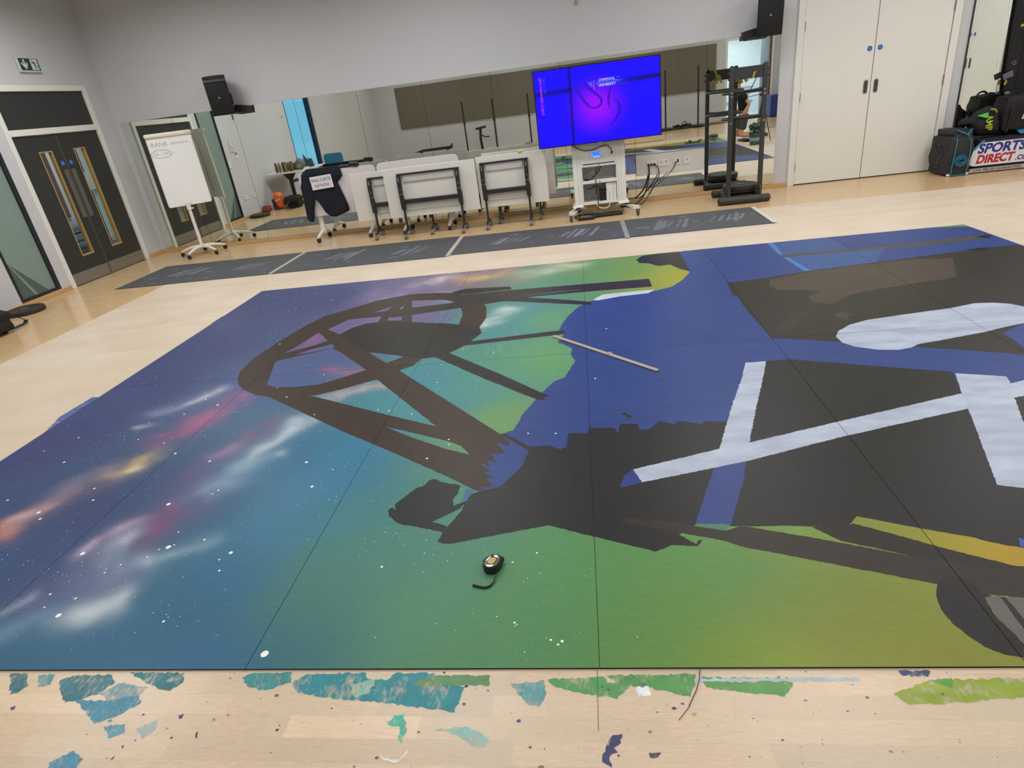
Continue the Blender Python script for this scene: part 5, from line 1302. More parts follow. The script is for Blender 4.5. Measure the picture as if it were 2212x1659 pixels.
# ---------------------------------------------------------------- flip-top tables
laminate = M('white_laminate', (224, 221, 214), 0.4, var=0.015)
laminate2 = M('pale_grey_laminate', (212, 206, 208), 0.4, var=0.015)
ledge = M('laminate_underside', (214, 212, 204), 0.55, var=0.02)
wheel_m = M('caster_grey', (120, 118, 116), 0.45, var=0.1)
def caster2(b, x, y, r, ax='x'):
    b.lathe([(r * 0.3, -0.012), (r * 0.95, -0.011), (r, -0.006), (r, 0.006), (r * 0.95, 0.011), (r * 0.3, 0.012)], (x, y, r), 18, ax)
    return b
def black_table(label, x0, x1, y, z0, z1, lx, grp, tilt=0.0):
    """flip-top table stored upright, its underside and black frame to the room (-y)"""
    t = thing('folding_table', label, 'table', ((x0 + x1) / 2, y, 0), grp)
    obj('table_top', MB().bx(x0, x1, y + 0.05, y + 0.075, z0, z1, 0.003), laminate, t)
    obj('edge_band', MB().bx(x0 + 0.002, x1 - 0.002, y + 0.047, y + 0.05, z0 + 0.004, z1 - 0.004), ledge, t)
    l, r = lx
    zt_, zm = z1 - 0.085, z0 + 0.22
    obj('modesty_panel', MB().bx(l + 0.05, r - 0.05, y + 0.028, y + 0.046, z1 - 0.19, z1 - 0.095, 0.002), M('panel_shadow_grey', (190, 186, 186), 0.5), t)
    obj('top_bar', MB().bx(l - 0.03, r + 0.03, y + 0.01, y + 0.046, zt_ - 0.012, zt_ + 0.010, 0.003), dark_m, t)
    obj('cross_bar', MB().bx(l, r, y - 0.02, y + 0.03, zm - 0.028, zm + 0.028, 0.006), dark_m, t)
    obj('lower_rail', MB().bx(l + 0.03, r - 0.03, y + 0.03, y + 0.046, z0 + 0.10, z0 + 0.12), ledge, t)
    for x in (l, r):
        lg = MB()
        lg.bx(x - 0.013, x + 0.013, y - 0.012, y + 0.014, 0.10, zm + 0.05, 0.003)
        lg.prism([(x - 0.027, zm - 0.10), (x + 0.027, zm - 0.12), (x + 0.032, zm + 0.02), (x + 0.02, zm + 0.10), (x + 0.027, zt_ - 0.08), (x + 0.024, zt_ - 0.012), (x - 0.022, zt_ - 0.012), (x - 0.027, zt_ - 0.08), (x - 0.03, zm + 0.08)], y - 0.028, y + 0.02, 'xz')
        g = obj('leg', lg, dark_m, t)
        obj('hinge_plate', MB().bx(x - 0.006, x + 0.006, y - 0.031, y - 0.027, zt_ - 0.09, zt_ - 0.03), alu_m, g)
        obj('bolt', MB().lathe([(0.007, y - 0.032), (0.007, y - 0.027)], (x, 0, zm + 0.17), 10, 'y'), alu_m, g)
        obj('joint_collar', MB().bx(x - 0.024, x + 0.024, y - 0.030, y - 0.027, zm + 0.105, zm + 0.11), alu_m, g)
        ft = obj('foot', MB().tube([(x, y - 0.16, 0.078), (x, y - 0.05, 0.105), (x, y + 0.06, 0.105), (x, y + 0.19, 0.078)], [0.014, 0.018, 0.018, 0.014], 8), dark_m, g, True)
        for yy_ in (y - 0.155, y + 0.185):
            cb = MB()
            cb.tube([(x, yy_, 0.05), (x, yy_, 0.075)], 0.011, 8)
            caster2(cb, x - 0.014, yy_ - 0.01, 0.031).lathe([(0.01, -0.012), (0.028, -0.011), (0.031, 0), (0.028, 0.011), (0.01, 0.012)], (x + 0.014, yy_ - 0.01, 0.031), 18, 'x')
            obj('caster', cb, wheel_m, t, True)
    return t
G1 = 'folded black-legged flip tables'
black_table('white folded table with black legs, half hidden behind the front one', -3.29, -2.06, 8.78, 0.25, 0.92, (-3.0, -2.17), G1)
black_table('white folded table with black legs standing frontmost of the row', -2.75, -1.44, 8.63, 0.27, 0.94, (-2.52, -1.69), G1)
black_table('white folded table with black legs just left of the screen trolley', -1.43, -0.47, 8.68, 0.27, 0.95, (-1.35, -0.74), G1)
black_table('white folded table squeezed against the mirror behind the one beside the screen', -1.40, -0.38, 9.06, 0.30, 0.96, (-1.22, -0.62), G1)

def rounded(x0, x1, z0, z1, r, n=6):
    out = []
    for cx, cz, a0 in ((x1 - r, z1 - r, 0), (x0 + r, z1 - r, 90), (x0 + r, z0 + r, 180), (x1 - r, z0 + r, 270)):
        for k in range(n + 1):
            a = math.radians(a0 + 90 * k / n)
            out.append((cx + r * math.cos(a), cz + r * math.sin(a)))
    return out
def white_table(label, x0, x1, y, z0, z1, lx, grp):
    t = thing('flip_top_table', label, 'table', ((x0 + x1) / 2, y, 0), grp)
    obj('table_top', MB().prism(rounded(x0, x1, z0, z1, 0.07), y, y + 0.025, 'xz'), laminate2, t)
    obj('edge_band', MB().prism(rounded(x0 - 0.003, x1 + 0.003, z0 - 0.003, z1 + 0.003, 0.073), y + 0.004, y + 0.021, 'xz'), laminate, t)
    yc = y + 0.06
    obj('beam', MB().bx(lx[0], lx[1], yc - 0.02, yc + 0.025, (z0 + z1) / 2 - 0.03, (z0 + z1) / 2 + 0.03, 0.005), wht, t)
    for x in lx:
        g = obj('leg', MB().bx(x - 0.035, x + 0.035, yc - 0.018, yc + 0.022, 0.09, (z0 + z1) / 2 + 0.08, 0.008, 2), wht, t)
        f = [(x, yc - 0.27, 0.072), (x, yc - 0.18, 0.095), (x, yc - 0.05, 0.125), (x, yc + 0.04, 0.125), (x, yc + 0.14, 0.10), (x, yc + 0.20, 0.075)]
        obj('foot', MB().tube(f, [0.02, 0.023, 0.028, 0.028, 0.023, 0.02], 10), wht, g, True)
        for yy_ in (yc - 0.255, yc + 0.185):
            cb = MB()
            cb.tube([(x, yy_, 0.05), (x, yy_, 0.07)], 0.009, 8)
            cb.lathe([(0.008, -0.026), (0.031, -0.022), (0.035, 0), (0.031, 0.022), (0.008, 0.026)], (x, yy_, 0.035), 18, 'x')
            obj('caster', cb, caster_m, t, True)
    return t
G2 = 'folded white-legged flip tables'
white_table('rounded white-legged flip table with the navy sweatshirt hung over it', -4.16, -2.98, 9.09, 0.36, 0.995, (-4.0, -3.18), G2)
white_table('rounded white-legged flip table behind the frontmost black-legged one', -2.92, -1.72, 9.0, 0.37, 1.01, (-2.62, -1.95), G2)

# ---------------------------------------------------------------- navy sweatshirt over the table
navy = M('navy_fleece', (14, 20, 34), 0.9, var=0.25, scale=30, bump=0.25, bscale=160)
sw = thing('sweatshirt', 'navy sweatshirt with a white printed panel hung over the white-legged table', 'sweatshirt', (-3.75, 9.05, 0.7))
BODY = [(-4.10, 0.97), (-4.06, 1.015), (-3.98, 1.03), (-3.72, 1.03), (-3.55, 1.035), (-3.49, 1.01), (-3.475, 0.90), (-3.57, 0.82), (-3.53, 0.66), (-3.485, 0.46), (-3.49, 0.40), (-3.60, 0.36), (-3.72, 0.325), (-3.80, 0.34), (-3.86, 0.40), (-3.93, 0.56), (-3.965, 0.60), (-4.01, 0.62), (-4.13, 0.60), (-4.14, 0.80)]
SLV = [(-4.15, 0.80), (-4.15, 0.62), (-4.16, 0.45), (-4.17, 0.345), (-4.13, 0.295), (-4.075, 0.29), (-4.04, 0.36), (-4.02, 0.46), (-3.98, 0.58), (-3.97, 0.66), (-4.0, 0.80), (-4.08, 0.95)]
obj('body', puff(BODY, 9.075, 0.06, 0.022, 0.05, 0.012, 5, 0.2), navy, sw, True)
obj('sleeve', puff(SLV, 9.055, 0.06, 0.02, 0.05, 0.012, 8, 0.25), navy, sw, True)
obj('shoulder_fold', MB().bx(-4.02, -3.52, 9.04, 9.16, 0.998, 1.04, 0.018, 3), navy, sw, True)
pc = Vector((-3.785, 9.002, 0.845))
pr = math.radians(3)
PM = FRONT(pc, pr)
pt = obj('print_panel', MB().box((0, 0, 0), (0.335, 0.185, 0.006), None, 0.002).xf(PM), M('print_white', (216, 216, 224), 0.7), sw)
text('PAUL CURTIS', 0.062, M('print_black', (40, 36, 40), 0.7), PM @ Matrix.Translation((0, 0.036, 0.0035)), pt, bold=0, sx=0.80)
text('ARTWORK', 0.058, M('print_red', (150, 34, 44), 0.7), PM @ Matrix.Translation((0.0, -0.042, 0.0035)), pt, bold=0, sx=0.82)
# black padded tool lying on the table edge
tag(obj('sponge', MB().box((-0.80, 8.742, 0.965), (0.075, 0.05, 0.03), (0, 0.05, 0.3), 0.006), M('sponge_yellow', (214, 200, 120), 0.9, bump=0.2)), 'small yellow sponge on the top edge of the folded table beside the screen', 'sponge')
tag(obj('tape_strip', MB().bx(2.10, 2.155, 7.22, 8.2, 0.0078, 0.0086), M('pale_tape', (206, 204, 192), 0.6)), 'whitish tape along the far right end of the charcoal boards', 'tape', 'tape strips over the board joints')
tl = thing('tool_roll', 'long black tool lying along the top edge of the table beside the sweatshirt', 'tool', (-3.4, 9.1, 1.0))
obj('shaft', MB().tube([(-3.50, 9.10, 1.02), (-3.35, 9.10, 1.02)], 0.022, 10), black_m, tl, True)
obj('head', MB().box((-3.28, 9.10, 1.032), (0.14, 0.07, 0.06), (0, 0.1, 0), 0.015, 2), black_m, tl, True)

# ---------------------------------------------------------------- screen on its trolley
bez = M('screen_bezel', (16, 15, 24), 0.3, var=0.05)
TVX0, TVX1, TVZ0, TVZ1, TVY = -0.538, 1.056, 0.963, 1.890, 8.60
tv = thing('television', 'large blue lit screen on the white wheeled trolley', 'television', ((TVX0 + TVX1) / 2, TVY + 0.05, TVZ0))
obj('casing', MB().bx(TVX0, TVX1, TVY, TVY + 0.065, TVZ0, TVZ1, 0.004), bez, tv)
obj('rear_housing', MB().bx(TVX0 + 0.25, TVX1 - 0.25, TVY + 0.065, TVY + 0.137, TVZ0 + 0.12, TVZ1 - 0.12, 0.01), black_m, tv)
obj('logo_tab', MB().bx(0.24, 0.30, TVY - 0.004, TVY + 0.01, TVZ0 - 0.008, TVZ0 + 0.004), M('tab_grey', (120, 120, 140), 0.4), tv)
w_, h_ = TVX1 - TVX0 - 0.024, TVZ1 - TVZ0 - 0.024
def ribbon(pts, ws):
    L, R_ = [], []
    for i, p in enumerate(pts):
        a = pts[max(0, i - 1)]
        b = pts[min(len(pts) - 1, i + 1)]
        dx, dy = b[0] - a[0], b[1] - a[1]
        l = math.hypot(dx, dy)
        n = (-dy / l * ws[i], dx / l * ws[i])
        L.append((p[0] + n[0], p[1] + n[1]))
        R_.append((p[0] - n[0], p[1] - n[1]))
    return L + R_[::-1]
def spline(c, n=6):
    out = []
    for i in range(len(c) - 1):
        p0, p1, p2, p3 = c[max(0, i - 1)], c[i], c[i + 1], c[min(len(c) - 1, i + 2)]
        for k in range(n):
            t = k / n
            out.append(tuple(0.5 * (2 * p1[j] + (p2[j] - p0[j]) * t + (2 * p0[j] - 5 * p1[j] + 4 * p2[j] - p3[j]) * t * t + (3 * p1[j] - p0[j] - 3 * p2[j] + p3[j]) * t ** 3) for j in range(2)))
    return out + [c[-1]]
# picture shown, in units of the screen (0..1 across, 0..1 up)
hook = spline([(0.335, 0.745), (0.37, 0.62), (0.42, 0.50), (0.455, 0.455), (0.495, 0.455), (0.53, 0.50), (0.525, 0.57), (0.47, 0.66), (0.425, 0.73), (0.395, 0.79)])
curl = spline([(0.620, 0.70), (0.598, 0.62), (0.590, 0.52), (0.596, 0.42)])
swo = spline([(0.628, 0.545), (0.66, 0.50), (0.676, 0.43), (0.665, 0.34), (0.63, 0.25), (0.585, 0.175)])
sh = [(ribbon(hook, [0.012] * len(hook)), (0.035, 0, 0.55)), (ribbon(curl, [0.003 + 0.008 * math.sin(PI * k / (len(curl) - 1)) for k in range(len(curl))]), (0.025, 0, 0.5)), (ribbon(swo, [0.002 + 0.011 * math.sin(PI * k / (len(swo) - 1)) for k in range(len(swo))]), (0.015, 0, 0.6))]
V, F = cdt_mesh('scr', (0, 0, 1, 1), [s[0] for s in sh], 0.0085)
cen = V[F].mean(axis=1)
cx, cy = V[:, 0], V[:, 1]
glow = np.exp(-(((cx - 0.50) / 0.15) ** 2 + ((cy - 0.47) / 0.24) ** 2))
glow = np.clip(glow * 1.05 - 0.03, 0, 1)
blue = np.stack([0.008 + 0.33 * glow, np.zeros_like(cx), np.full_like(cx, 1.0)], 1)
line_v = np.exp(-((cx - 0.288) / 0.011) ** 2)
tilt_h = cy - (0.735 + 0.06 * (cx - 0.5))
line_h = np.exp(-(tilt_h / 0.034) ** 2) * np.where(cx < 0.3, 0.85, np.clip((cx - 0.55) / 0.3, 0, 1)) + 0.25 * np.exp(-(tilt_h / 0.006) ** 2)
dk = np.clip(1 - 0.85 * line_v, 0, 1) * np.clip(1 - 0.75 * line_h, 0.1, 1)
blue = blue * dk[:, None]
C = blue[F]
for p, c in sh:
    m = inpoly(cen[:, 0], cen[:, 1], p)
    C[m] = 0.12 * C[m] + 0.88 * np.array(c)
C4 = np.ones((len(F), 3, 4))
C4[:, :, :3] = C
V3 = np.column_stack([TVX0 + 0.012 + V[:, 0] * w_, np.full(len(V), TVY - 0.001), TVZ0 + 0.012 + V[:, 1] * h_])
scr = link('screen', mesh_np('screen', V3, F, C4.reshape(-1, 4)), MV('screen_light', 0.35, 0.06, emission=1.0, bump=0), tv)
def glow_m(n, c, s=1.0):
    return M(n, (10, 10, 20), 0.4, emit=c, estr=s)
SP = lambda u, v: Vector((TVX0 + 0.012 + u * w_, TVY - 0.002, TVZ0 + 0.012 + v * h_))
lt = glow_m('screen_text_pale', (190, 200, 255), 0.9)
text('LIVERPOOL', 0.040, lt, FRONT(SP(0.583, 0.795)), scr, bold=0.0008)
text('JOHN MOORES', 0.040, glow_m('screen_text_blue', (110, 130, 255), 0.9), FRONT(SP(0.586, 0.762)), scr)
text('UNIVERSITY', 0.040, lt, FRONT(SP(0.583, 0.729)), scr, bold=0.0012)
lines = MB()
for u0, u1, v in ((0.655, 0.69, 0.805), (0.66, 0.715, 0.765), (0.66, 0.705, 0.745)):
    a, b = SP(u0, v), SP(u1, v)
    lines.bx(a.x, b.x, TVY - 0.0025, TVY - 0.0018, a.z, a.z + 0.006)
a, b = SP(0.645, 0.72), SP(0.735, 0.80)
for q in ((a.x, b.x, a.z, a.z + 0.003), (b.x - 0.003, b.x, a.z, a.z + 0.04)):
    lines.bx(q[0], q[1], TVY - 0.0025, TVY - 0.0018, q[2], q[3])
obj('small_print', lines, glow_m('screen_line', (80, 100, 240), 0.7), scr)
bird = MB()
def stroke(uv, r):
    bird.tube([SP(u - 0.022, v) for u, v in uv], r, 5)
stroke([(0.455, 0.785), (0.47, 0.755), (0.478, 0.735)], 0.004)
stroke([(0.47, 0.79), (0.478, 0.76), (0.483, 0.735)], 0.004)
stroke([(0.485, 0.735), (0.492, 0.72), (0.502, 0.735), (0.5, 0.79)], 0.005)
stroke([(0.485, 0.79), (0.488, 0.765)], 0.004)
stroke([(0.508, 0.715), (0.502, 0.69)], 0.005)
stroke([(0.505, 0.795), (0.515, 0.80)], 0.003)
obj('bird_emblem', bird, glow_m('screen_text_blue', (110, 130, 255), 0.9), scr)
stl = MB()
stl.tube([SP(u, v) for u, v in spline([(0.41, 0.84), (0.45, 0.875), (0.50, 0.88), (0.54, 0.83)], 4)], 0.0018, 5)
obj('faint_line', stl, glow_m('screen_faint', (70, 20, 250), 0.6), scr)
def down_text(s, size, m, u, v, **k):
    q = SP(u, v)
    mm = frame_mat(q, (0.0, 0, -1), (1, 0, 0))
    return text(s, size, m, mm, scr, **k)
down_text('LJMU MANAGED CLIENT', 0.047, glow_m('screen_text_pink', (240, 60, 240), 0.9), 0.052, 0.68, bold=0.0, sx=0.86)
down_text('f o n t c l l b', 0.045, glow_m('screen_text_sky', (60, 110, 255), 0.7), 0.084, 0.815, sx=0.8)

ty = thing('screen_trolley', 'white wheeled trolley with equipment shelves below the blue screen', 'trolley', (0.25, 8.8, 0))
CX0, CX1, CY0, CY1, CZ0, CZ1 = -0.118, 0.588, 8.74, 9.04, 0.155, 1.25
for n_, (xa, xb) in (('side_column', (CX0, CX0 + 0.125)), ('side_column', (CX1 - 0.125, CX1))):
    c = obj(n_, MB().bx(xa, xb, CY0, CY1, CZ0, CZ1, 0.006), wht, ty)
    g = MB()
    for gx in (0.062, 0.10) if xa == CX0 else (0.025, 0.063):
        g.bx(xa + gx - 0.0015, xa + gx + 0.0015, CY0 - 0.0006, CY0 + 0.001, CZ0 + 0.02, TVZ0 + 0.06)
    obj('groove', g, M('groove_grey', (150, 150, 150), 0.6), c)
ix0, ix1 = CX0 + 0.125, CX1 - 0.125
obj('front_panel', MB().bx(ix0, ix1, CY0 + 0.004, CY0 + 0.02, 0.70, CZ1, 0.002), wht, ty)
obj('back_panel', MB().bx(ix0, ix1, CY1 - 0.02, CY1 - 0.004, CZ0, CZ1), M('trolley_inside', (196, 196, 196), 0.5), ty)
for z0, z1 in ((0.655, 0.70), (0.435, 0.475), (0.155, 0.19)):
    obj('shelf', MB().bx(ix0, ix1, CY0 + 0.002, CY1 - 0.02, z0, z1, 0.003), wht, ty)
obj('shelf_slot', MB().bx(ix0 + 0.015, ix1 - 0.015, CY0 - 0.001, CY0 + 0.0035, 0.684, 0.697), M('slot_dark', (60, 58, 62), 0.6), ty)
lk = MB()
for z in (0.668, 0.454):
    lk.lathe([(0.007, CY0 - 0.003), (0.007, CY0 + 0.003)], (0.235, 0, z), 10, 'y')
obj('lock', lk, dark_m, ty)
tp = obj('touch_panel', MB().bx(0.125, 0.29, CY0 - 0.012, CY0 + 0.004, 0.755, 0.86, 0.004), switch_m, ty)
tsn = obj('touch_screen', MB().bx(0.143, 0.272, CY0 - 0.0132, CY0 - 0.0118, 0.770, 0.846), M('touch_light', (20, 30, 60), 0.3, emit=(70, 130, 255), estr=0.9), tp)
obj('touch_print', MB().bx(0.165, 0.25, CY0 - 0.014, CY0 - 0.0131, 0.776, 0.792).bx(0.150, 0.158, CY0 - 0.014, CY0 - 0.0131, 0.785, 0.825).bx(0.257, 0.264, CY0 - 0.014, CY0 - 0.0131, 0.795, 0.835), M('touch_pale', (30, 40, 60), 0.3, emit=(150, 195, 255), estr=1.0), tp)
obj('cable_outlet', MB().bx(0.372, 0.455, CY0 - 0.008, CY0 + 0.004, 0.775, 0.86, 0.003), switch_m, ty)
cab = M('black_cable', (24, 24, 30), 0.5, var=0.1)
obj('plug', MB().bx(0.405, 0.425, CY0 - 0.026, CY0 - 0.008, 0.795, 0.835, 0.003), black_m, ty)
obj('video_cable', MB().tube([(p[0], CY0 - 0.02, p[1]) for p in spline([(-0.13, 0.985), (-0.05, 0.92), (0.05, 0.875), (0.18, 0.875), (0.28, 0.905), (0.36, 0.905), (0.415, 0.845)], 5)], 0.0055, 7), cab, ty, True)
for (x, y, sx_) in ((CX0 + 0.04, CY0 + 0.02, -1), (CX1 - 0.04, CY0 + 0.02, 1)):
    fb = MB()
    x2 = x + sx_ * (0.10 if sx_ < 0 else 0.16)
    pts = [(x - sx_ * 0.10, y + 0.05), (x + sx_ * 0.03, y - 0.02), (x2 + sx_ * 0.03, y - 0.30), (x2 + sx_ * 0.0, y - 0.33), (x2 - sx_ * 0.05, y - 0.30), (x - sx_ * 0.02, y + 0.09)]
    fb.prism(pts if sx_ > 0 else pts[::-1], 0.094, 0.135, 'xy')
    fb.bx(x - 0.075, x + 0.075, y - 0.05, y + 0.2, 0.125, 0.16, 0.01)
    obj('foot', fb, wht, ty)
obj('foot', MB().bx(CX0 - 0.02, CX0 + 0.10, CY1 - 0.02, CY1 + 0.16, 0.09, 0.155, 0.01), wht, ty)
obj('foot', MB().bx(CX1 - 0.10, CX1 + 0.02, CY1 - 0.02, CY1 + 0.16, 0.09, 0.155, 0.01), wht, ty)
for (x, y) in ((CX0 - 0.065, CY0 - 0.27), (CX1 + 0.125, CY0 - 0.27), (CX0 + 0.04, CY1 + 0.10), (CX1 - 0.04, CY1 + 0.10)):
    cb = MB()
    cb.lathe([(0.012, -0.017), (0.040, -0.015), (0.046, -0.008), (0.046, 0.008), (0.040, 0.015), (0.012, 0.017)], (x, y, 0.046), 22, 'x')
    w = obj('caster', cb, M('caster_dark_grey', (66, 64, 66), 0.5), ty, True)
    obj('hub', MB().lathe([(0.022, -0.019), (0.022, 0.019)], (x, y, 0.046), 16, 'x'), alu_m, w, True)
    obj('fork', MB().bx(x - 0.026, x - 0.021, y - 0.02, y + 0.02, 0.04, 0.092).bx(x + 0.021, x + 0.026, y - 0.02, y + 0.02, 0.04, 0.092).bx(x - 0.026, x + 0.026, y - 0.025, y + 0.025, 0.084, 0.094), alu_m, w)

# kit inside the trolley
bx_ = thing('equipment_box', 'white slotted equipment box on the lower trolley shelf', 'box', (0.40, 8.88, 0.19))
obj('casing', MB().bx(0.317, 0.458, CY0 + 0.02, 8.98, 0.1905, 0.425, 0.006), wht, bx_)
obj('slot', MB().bx(0.358, 0.362, CY0 + 0.0185, CY0 + 0.0205, 0.20, 0.31).bx(0.396, 0.40, CY0 + 0.0185, CY0 + 0.0205, 0.39, 0.42).bx(0.43, 0.434, CY0 + 0.0185, CY0 + 0.0205, 0.39, 0.42).bx(0.411, 0.413, CY0 + 0.0185, CY0 + 0.0205, 0.195, 0.42), M('slot_grey', (110, 112, 118), 0.6), bx_)
ps = thing('power_supply', 'black cube power adapter among cables on the lower trolley shelf', 'adapter', (0.27, 8.85, 0.19))
obj('casing', MB().bx(0.222, 0.31, CY0 + 0.03, 8.9, 0.191, 0.33, 0.008), black_m, ps)
obj('vent', MB().torus((0.266, CY0 + 0.029, 0.27), 0.03, 0.004, 'y', 18, 6), dark_m, ps)
crng = random.Random(4)
cbn = thing('cable_tangle', 'tangle of black cables hanging through the trolley shelves', 'cable', (0.13, 8.80, 0.2))
def cable(pts, r=0.006, n=5):
    out = []
    for i in range(len(pts) - 1):
        p0, p1, p2, p3 = pts[max(0, i - 1)], pts[i], pts[i + 1], pts[min(len(pts) - 1, i + 2)]
        for k in range(n):
            t = k / n
            out.append(tuple(0.5 * (2 * p1[j] + (p2[j] - p0[j]) * t + (2 * p0[j] - 5 * p1[j] + 4 * p2[j] - p3[j]) * t * t + (3 * p1[j] - p0[j] - 3 * p2[j] + p3[j]) * t ** 3) for j in range(3)))
    out.append(pts[-1])
    return MB().tube(out, r, 7)
yc = CY0 + 0.035
for pts, r in (([(0.26, yc, 0.645), (0.22, yc, 0.58), (0.16, yc + 0.02, 0.52), (0.10, yc, 0.485), (0.05, yc, 0.50)], 0.010), ([(0.22, yc, 0.645), (0.19, yc + 0.01, 0.60), (0.185, yc, 0.54), (0.13, yc, 0.49)], 0.008), ([(0.16, yc, 0.63), (0.09, yc, 0.60), (0.04, yc, 0.56)], 0.004),
    ([(0.05, yc, 0.36), (0.12, yc, 0.37), (0.17, yc, 0.40), (0.23, yc, 0.37), (0.26, yc, 0.33)], 0.010), ([(0.18, CY0 - 0.012, 0.485), (0.185, CY0 - 0.014, 0.42), (0.19, CY0 - 0.014, 0.30), (0.20, CY0 - 0.016, 0.18), (0.19, CY0 - 0.02, 0.08)], 0.006), ([(0.15, yc, 0.39), (0.20, yc, 0.33), (0.15, yc, 0.28), (0.10, yc, 0.22), (0.06, yc, 0.20)], 0.005), ([(0.22, yc - 0.02, 0.36), (0.29, yc - 0.02, 0.38), (0.315, yc - 0.02, 0.33), (0.27, yc - 0.02, 0.30)], 0.006)):
    obj('cable', cable(pts, r), cab, cbn, True)
obj('adapter', MB().box((0.06, yc, 0.49), (0.06, 0.05, 0.028), (0, 0.2, 0), 0.006), black_m, cbn)
wl = thing('white_cable', 'white cable loop hanging below the trolley shelf', 'cable', (0.3, 8.71, 0.12))
obj('cable', cable([(0.16, CY0 - 0.008, 0.17), (0.22, CY0 - 0.014, 0.11), (0.31, CY0 - 0.014, 0.095), (0.35, CY0 - 0.012, 0.13), (0.36, CY0 - 0.008, 0.18)], 0.006), wht, wl, True)
pst = thing('power_strip', 'long black power strip on the floor under the trolley', 'power strip', (0.3, 8.62, 0))
obj('casing', MB().box((0.29, 8.63, 0.022), (0.46, 0.07, 0.04), (0, 0, 0.10), 0.012, 2), black_m, pst)
so_ = MB()
for k in range(4):
    so_.box((0.14 + 0.10 * k, 8.616 + 0.010 * k, 0.043), (0.05, 0.04, 0.003), (0, 0, 0.10))
obj('socket', so_, dark_m, pst)
adp = thing('adapter_box', 'flat dark grey adapter box on the floor under the trolley, left of the power strip', 'adapter', (0.05, 8.5, 0))
obj('casing', MB().box((0.02, 8.52, 0.022), (0.22, 0.09, 0.04), (0, 0, 0.03), 0.006), dark_m, adp)
obj('label', MB().box((0.02, 8.52, 0.0425), (0.16, 0.05, 0.001), (0, 0, 0.03)), M('adapter_grey', (110, 108, 106), 0.5), adp)
obj('adapter_lead', cable([(-0.04, 8.56, 0.02), (-0.03, 8.62, 0.012), (0.02, 8.71, 0.012), (0.02, 8.80, 0.012)], 0.008), cab, adp, True)
obj('loose_lead', cable([(-0.10, 8.62, 0.009), (-0.14, 8.74, 0.009), (-0.06, 8.85, 0.009), (0.1, 8.86, 0.009), (0.25, 8.82, 0.009), (0.4, 8.86, 0.009), (0.52, 8.84, 0.009)], 0.008), cab, adp, True)

# ---------------------------------------------------------------- socket panel on the mirror
sp_ = thing('socket_panel', 'white wall panel of sockets set over the mirror right of the trolley', 'socket panel', (1.26, MY, 0.5))
PY = MY - 0.035
obj('panel', MB().bx(0.785, 1.745, PY, MY - 0.001, 0.372, 0.66, 0.004), M('panel_white', (216, 214, 212), 0.45, var=0.015), sp_)
obj('top_ledge', MB().bx(0.783, 1.747, PY - 0.004, MY - 0.001, 0.66, 0.668), alu_m, sp_)
for n_, xa, xb in (('data_outlet', 0.935, 1.075), ('double_socket', 1.10, 1.25), ('video_outlet', 1.315, 1.405), ('single_socket', 1.455, 1.545)):
    o_ = obj(n_, MB().bx(xa, xb, PY - 0.011, PY, 0.475, 0.565, 0.003), switch_m, sp_)
    d_ = MB()
    if n_ == 'double_socket':
        for q in (xa + 0.03, xb - 0.05):
            d_.bx(q, q + 0.02, PY - 0.013, PY - 0.0105, 0.525, 0.55).bx(q - 0.004, q, PY - 0.0116, PY - 0.0105, 0.495, 0.507).bx(q + 0.02, q + 0.024, PY - 0.0116, PY - 0.0105, 0.495, 0.507)
        obj('switch', d_, M('switch_shadow', (170, 168, 166), 0.5), o_)
    elif n_ == 'single_socket':
        d_.bx(xa + 0.034, xa + 0.056, PY - 0.013, PY - 0.0105, 0.52, 0.55)
        obj('switch', d_, M('switch_shadow', (170, 168, 166), 0.5), o_)
    elif n_ == 'data_outlet':
        for q in (0.012, 0.052, 0.092):
            d_.bx(xa + q, xa + q + 0.03, PY - 0.02, PY - 0.0105, 0.495, 0.53, 0.003)
        obj('plug', d_, black_m, o_)
    else:
        d_.bx(xa + 0.05, xa + 0.07, PY - 0.022, PY - 0.0105, 0.51, 0.55, 0.002).bx(xa + 0.02, xa + 0.04, PY - 0.022, PY - 0.0105, 0.50, 0.52, 0.002)
        obj('plug', d_, black_m, o_)
wc = thing('wall_cables', 'black cables running from the socket panel down to the trolley', 'cable', (1.0, 9.38, 0))
for pts, r in (([(1.055, PY - 0.022, 0.51), (1.10, PY - 0.04, 0.44), (1.09, PY - 0.06, 0.33), (0.98, PY - 0.10, 0.17), (0.86, 9.22, 0.03), (0.72, 9.14, 0.012), (0.62, 9.08, 0.012)], 0.007), ([(0.965, PY - 0.022, 0.50), (0.965, PY - 0.035, 0.40), (0.95, PY - 0.04, 0.30), (0.90, PY - 0.10, 0.16), (0.78, 9.24, 0.03), (0.64, 9.2, 0.014), (0.52, 9.2, 0.012)], 0.010), ([(1.345, PY - 0.022, 0.505), (1.28, PY - 0.03, 0.40), (1.16, PY - 0.05, 0.30), (1.02, PY - 0.08, 0.20), (0.96, PY - 0.10, 0.12)], 0.005)):
    obj('cable', cable(pts, r), cab, wc, True)

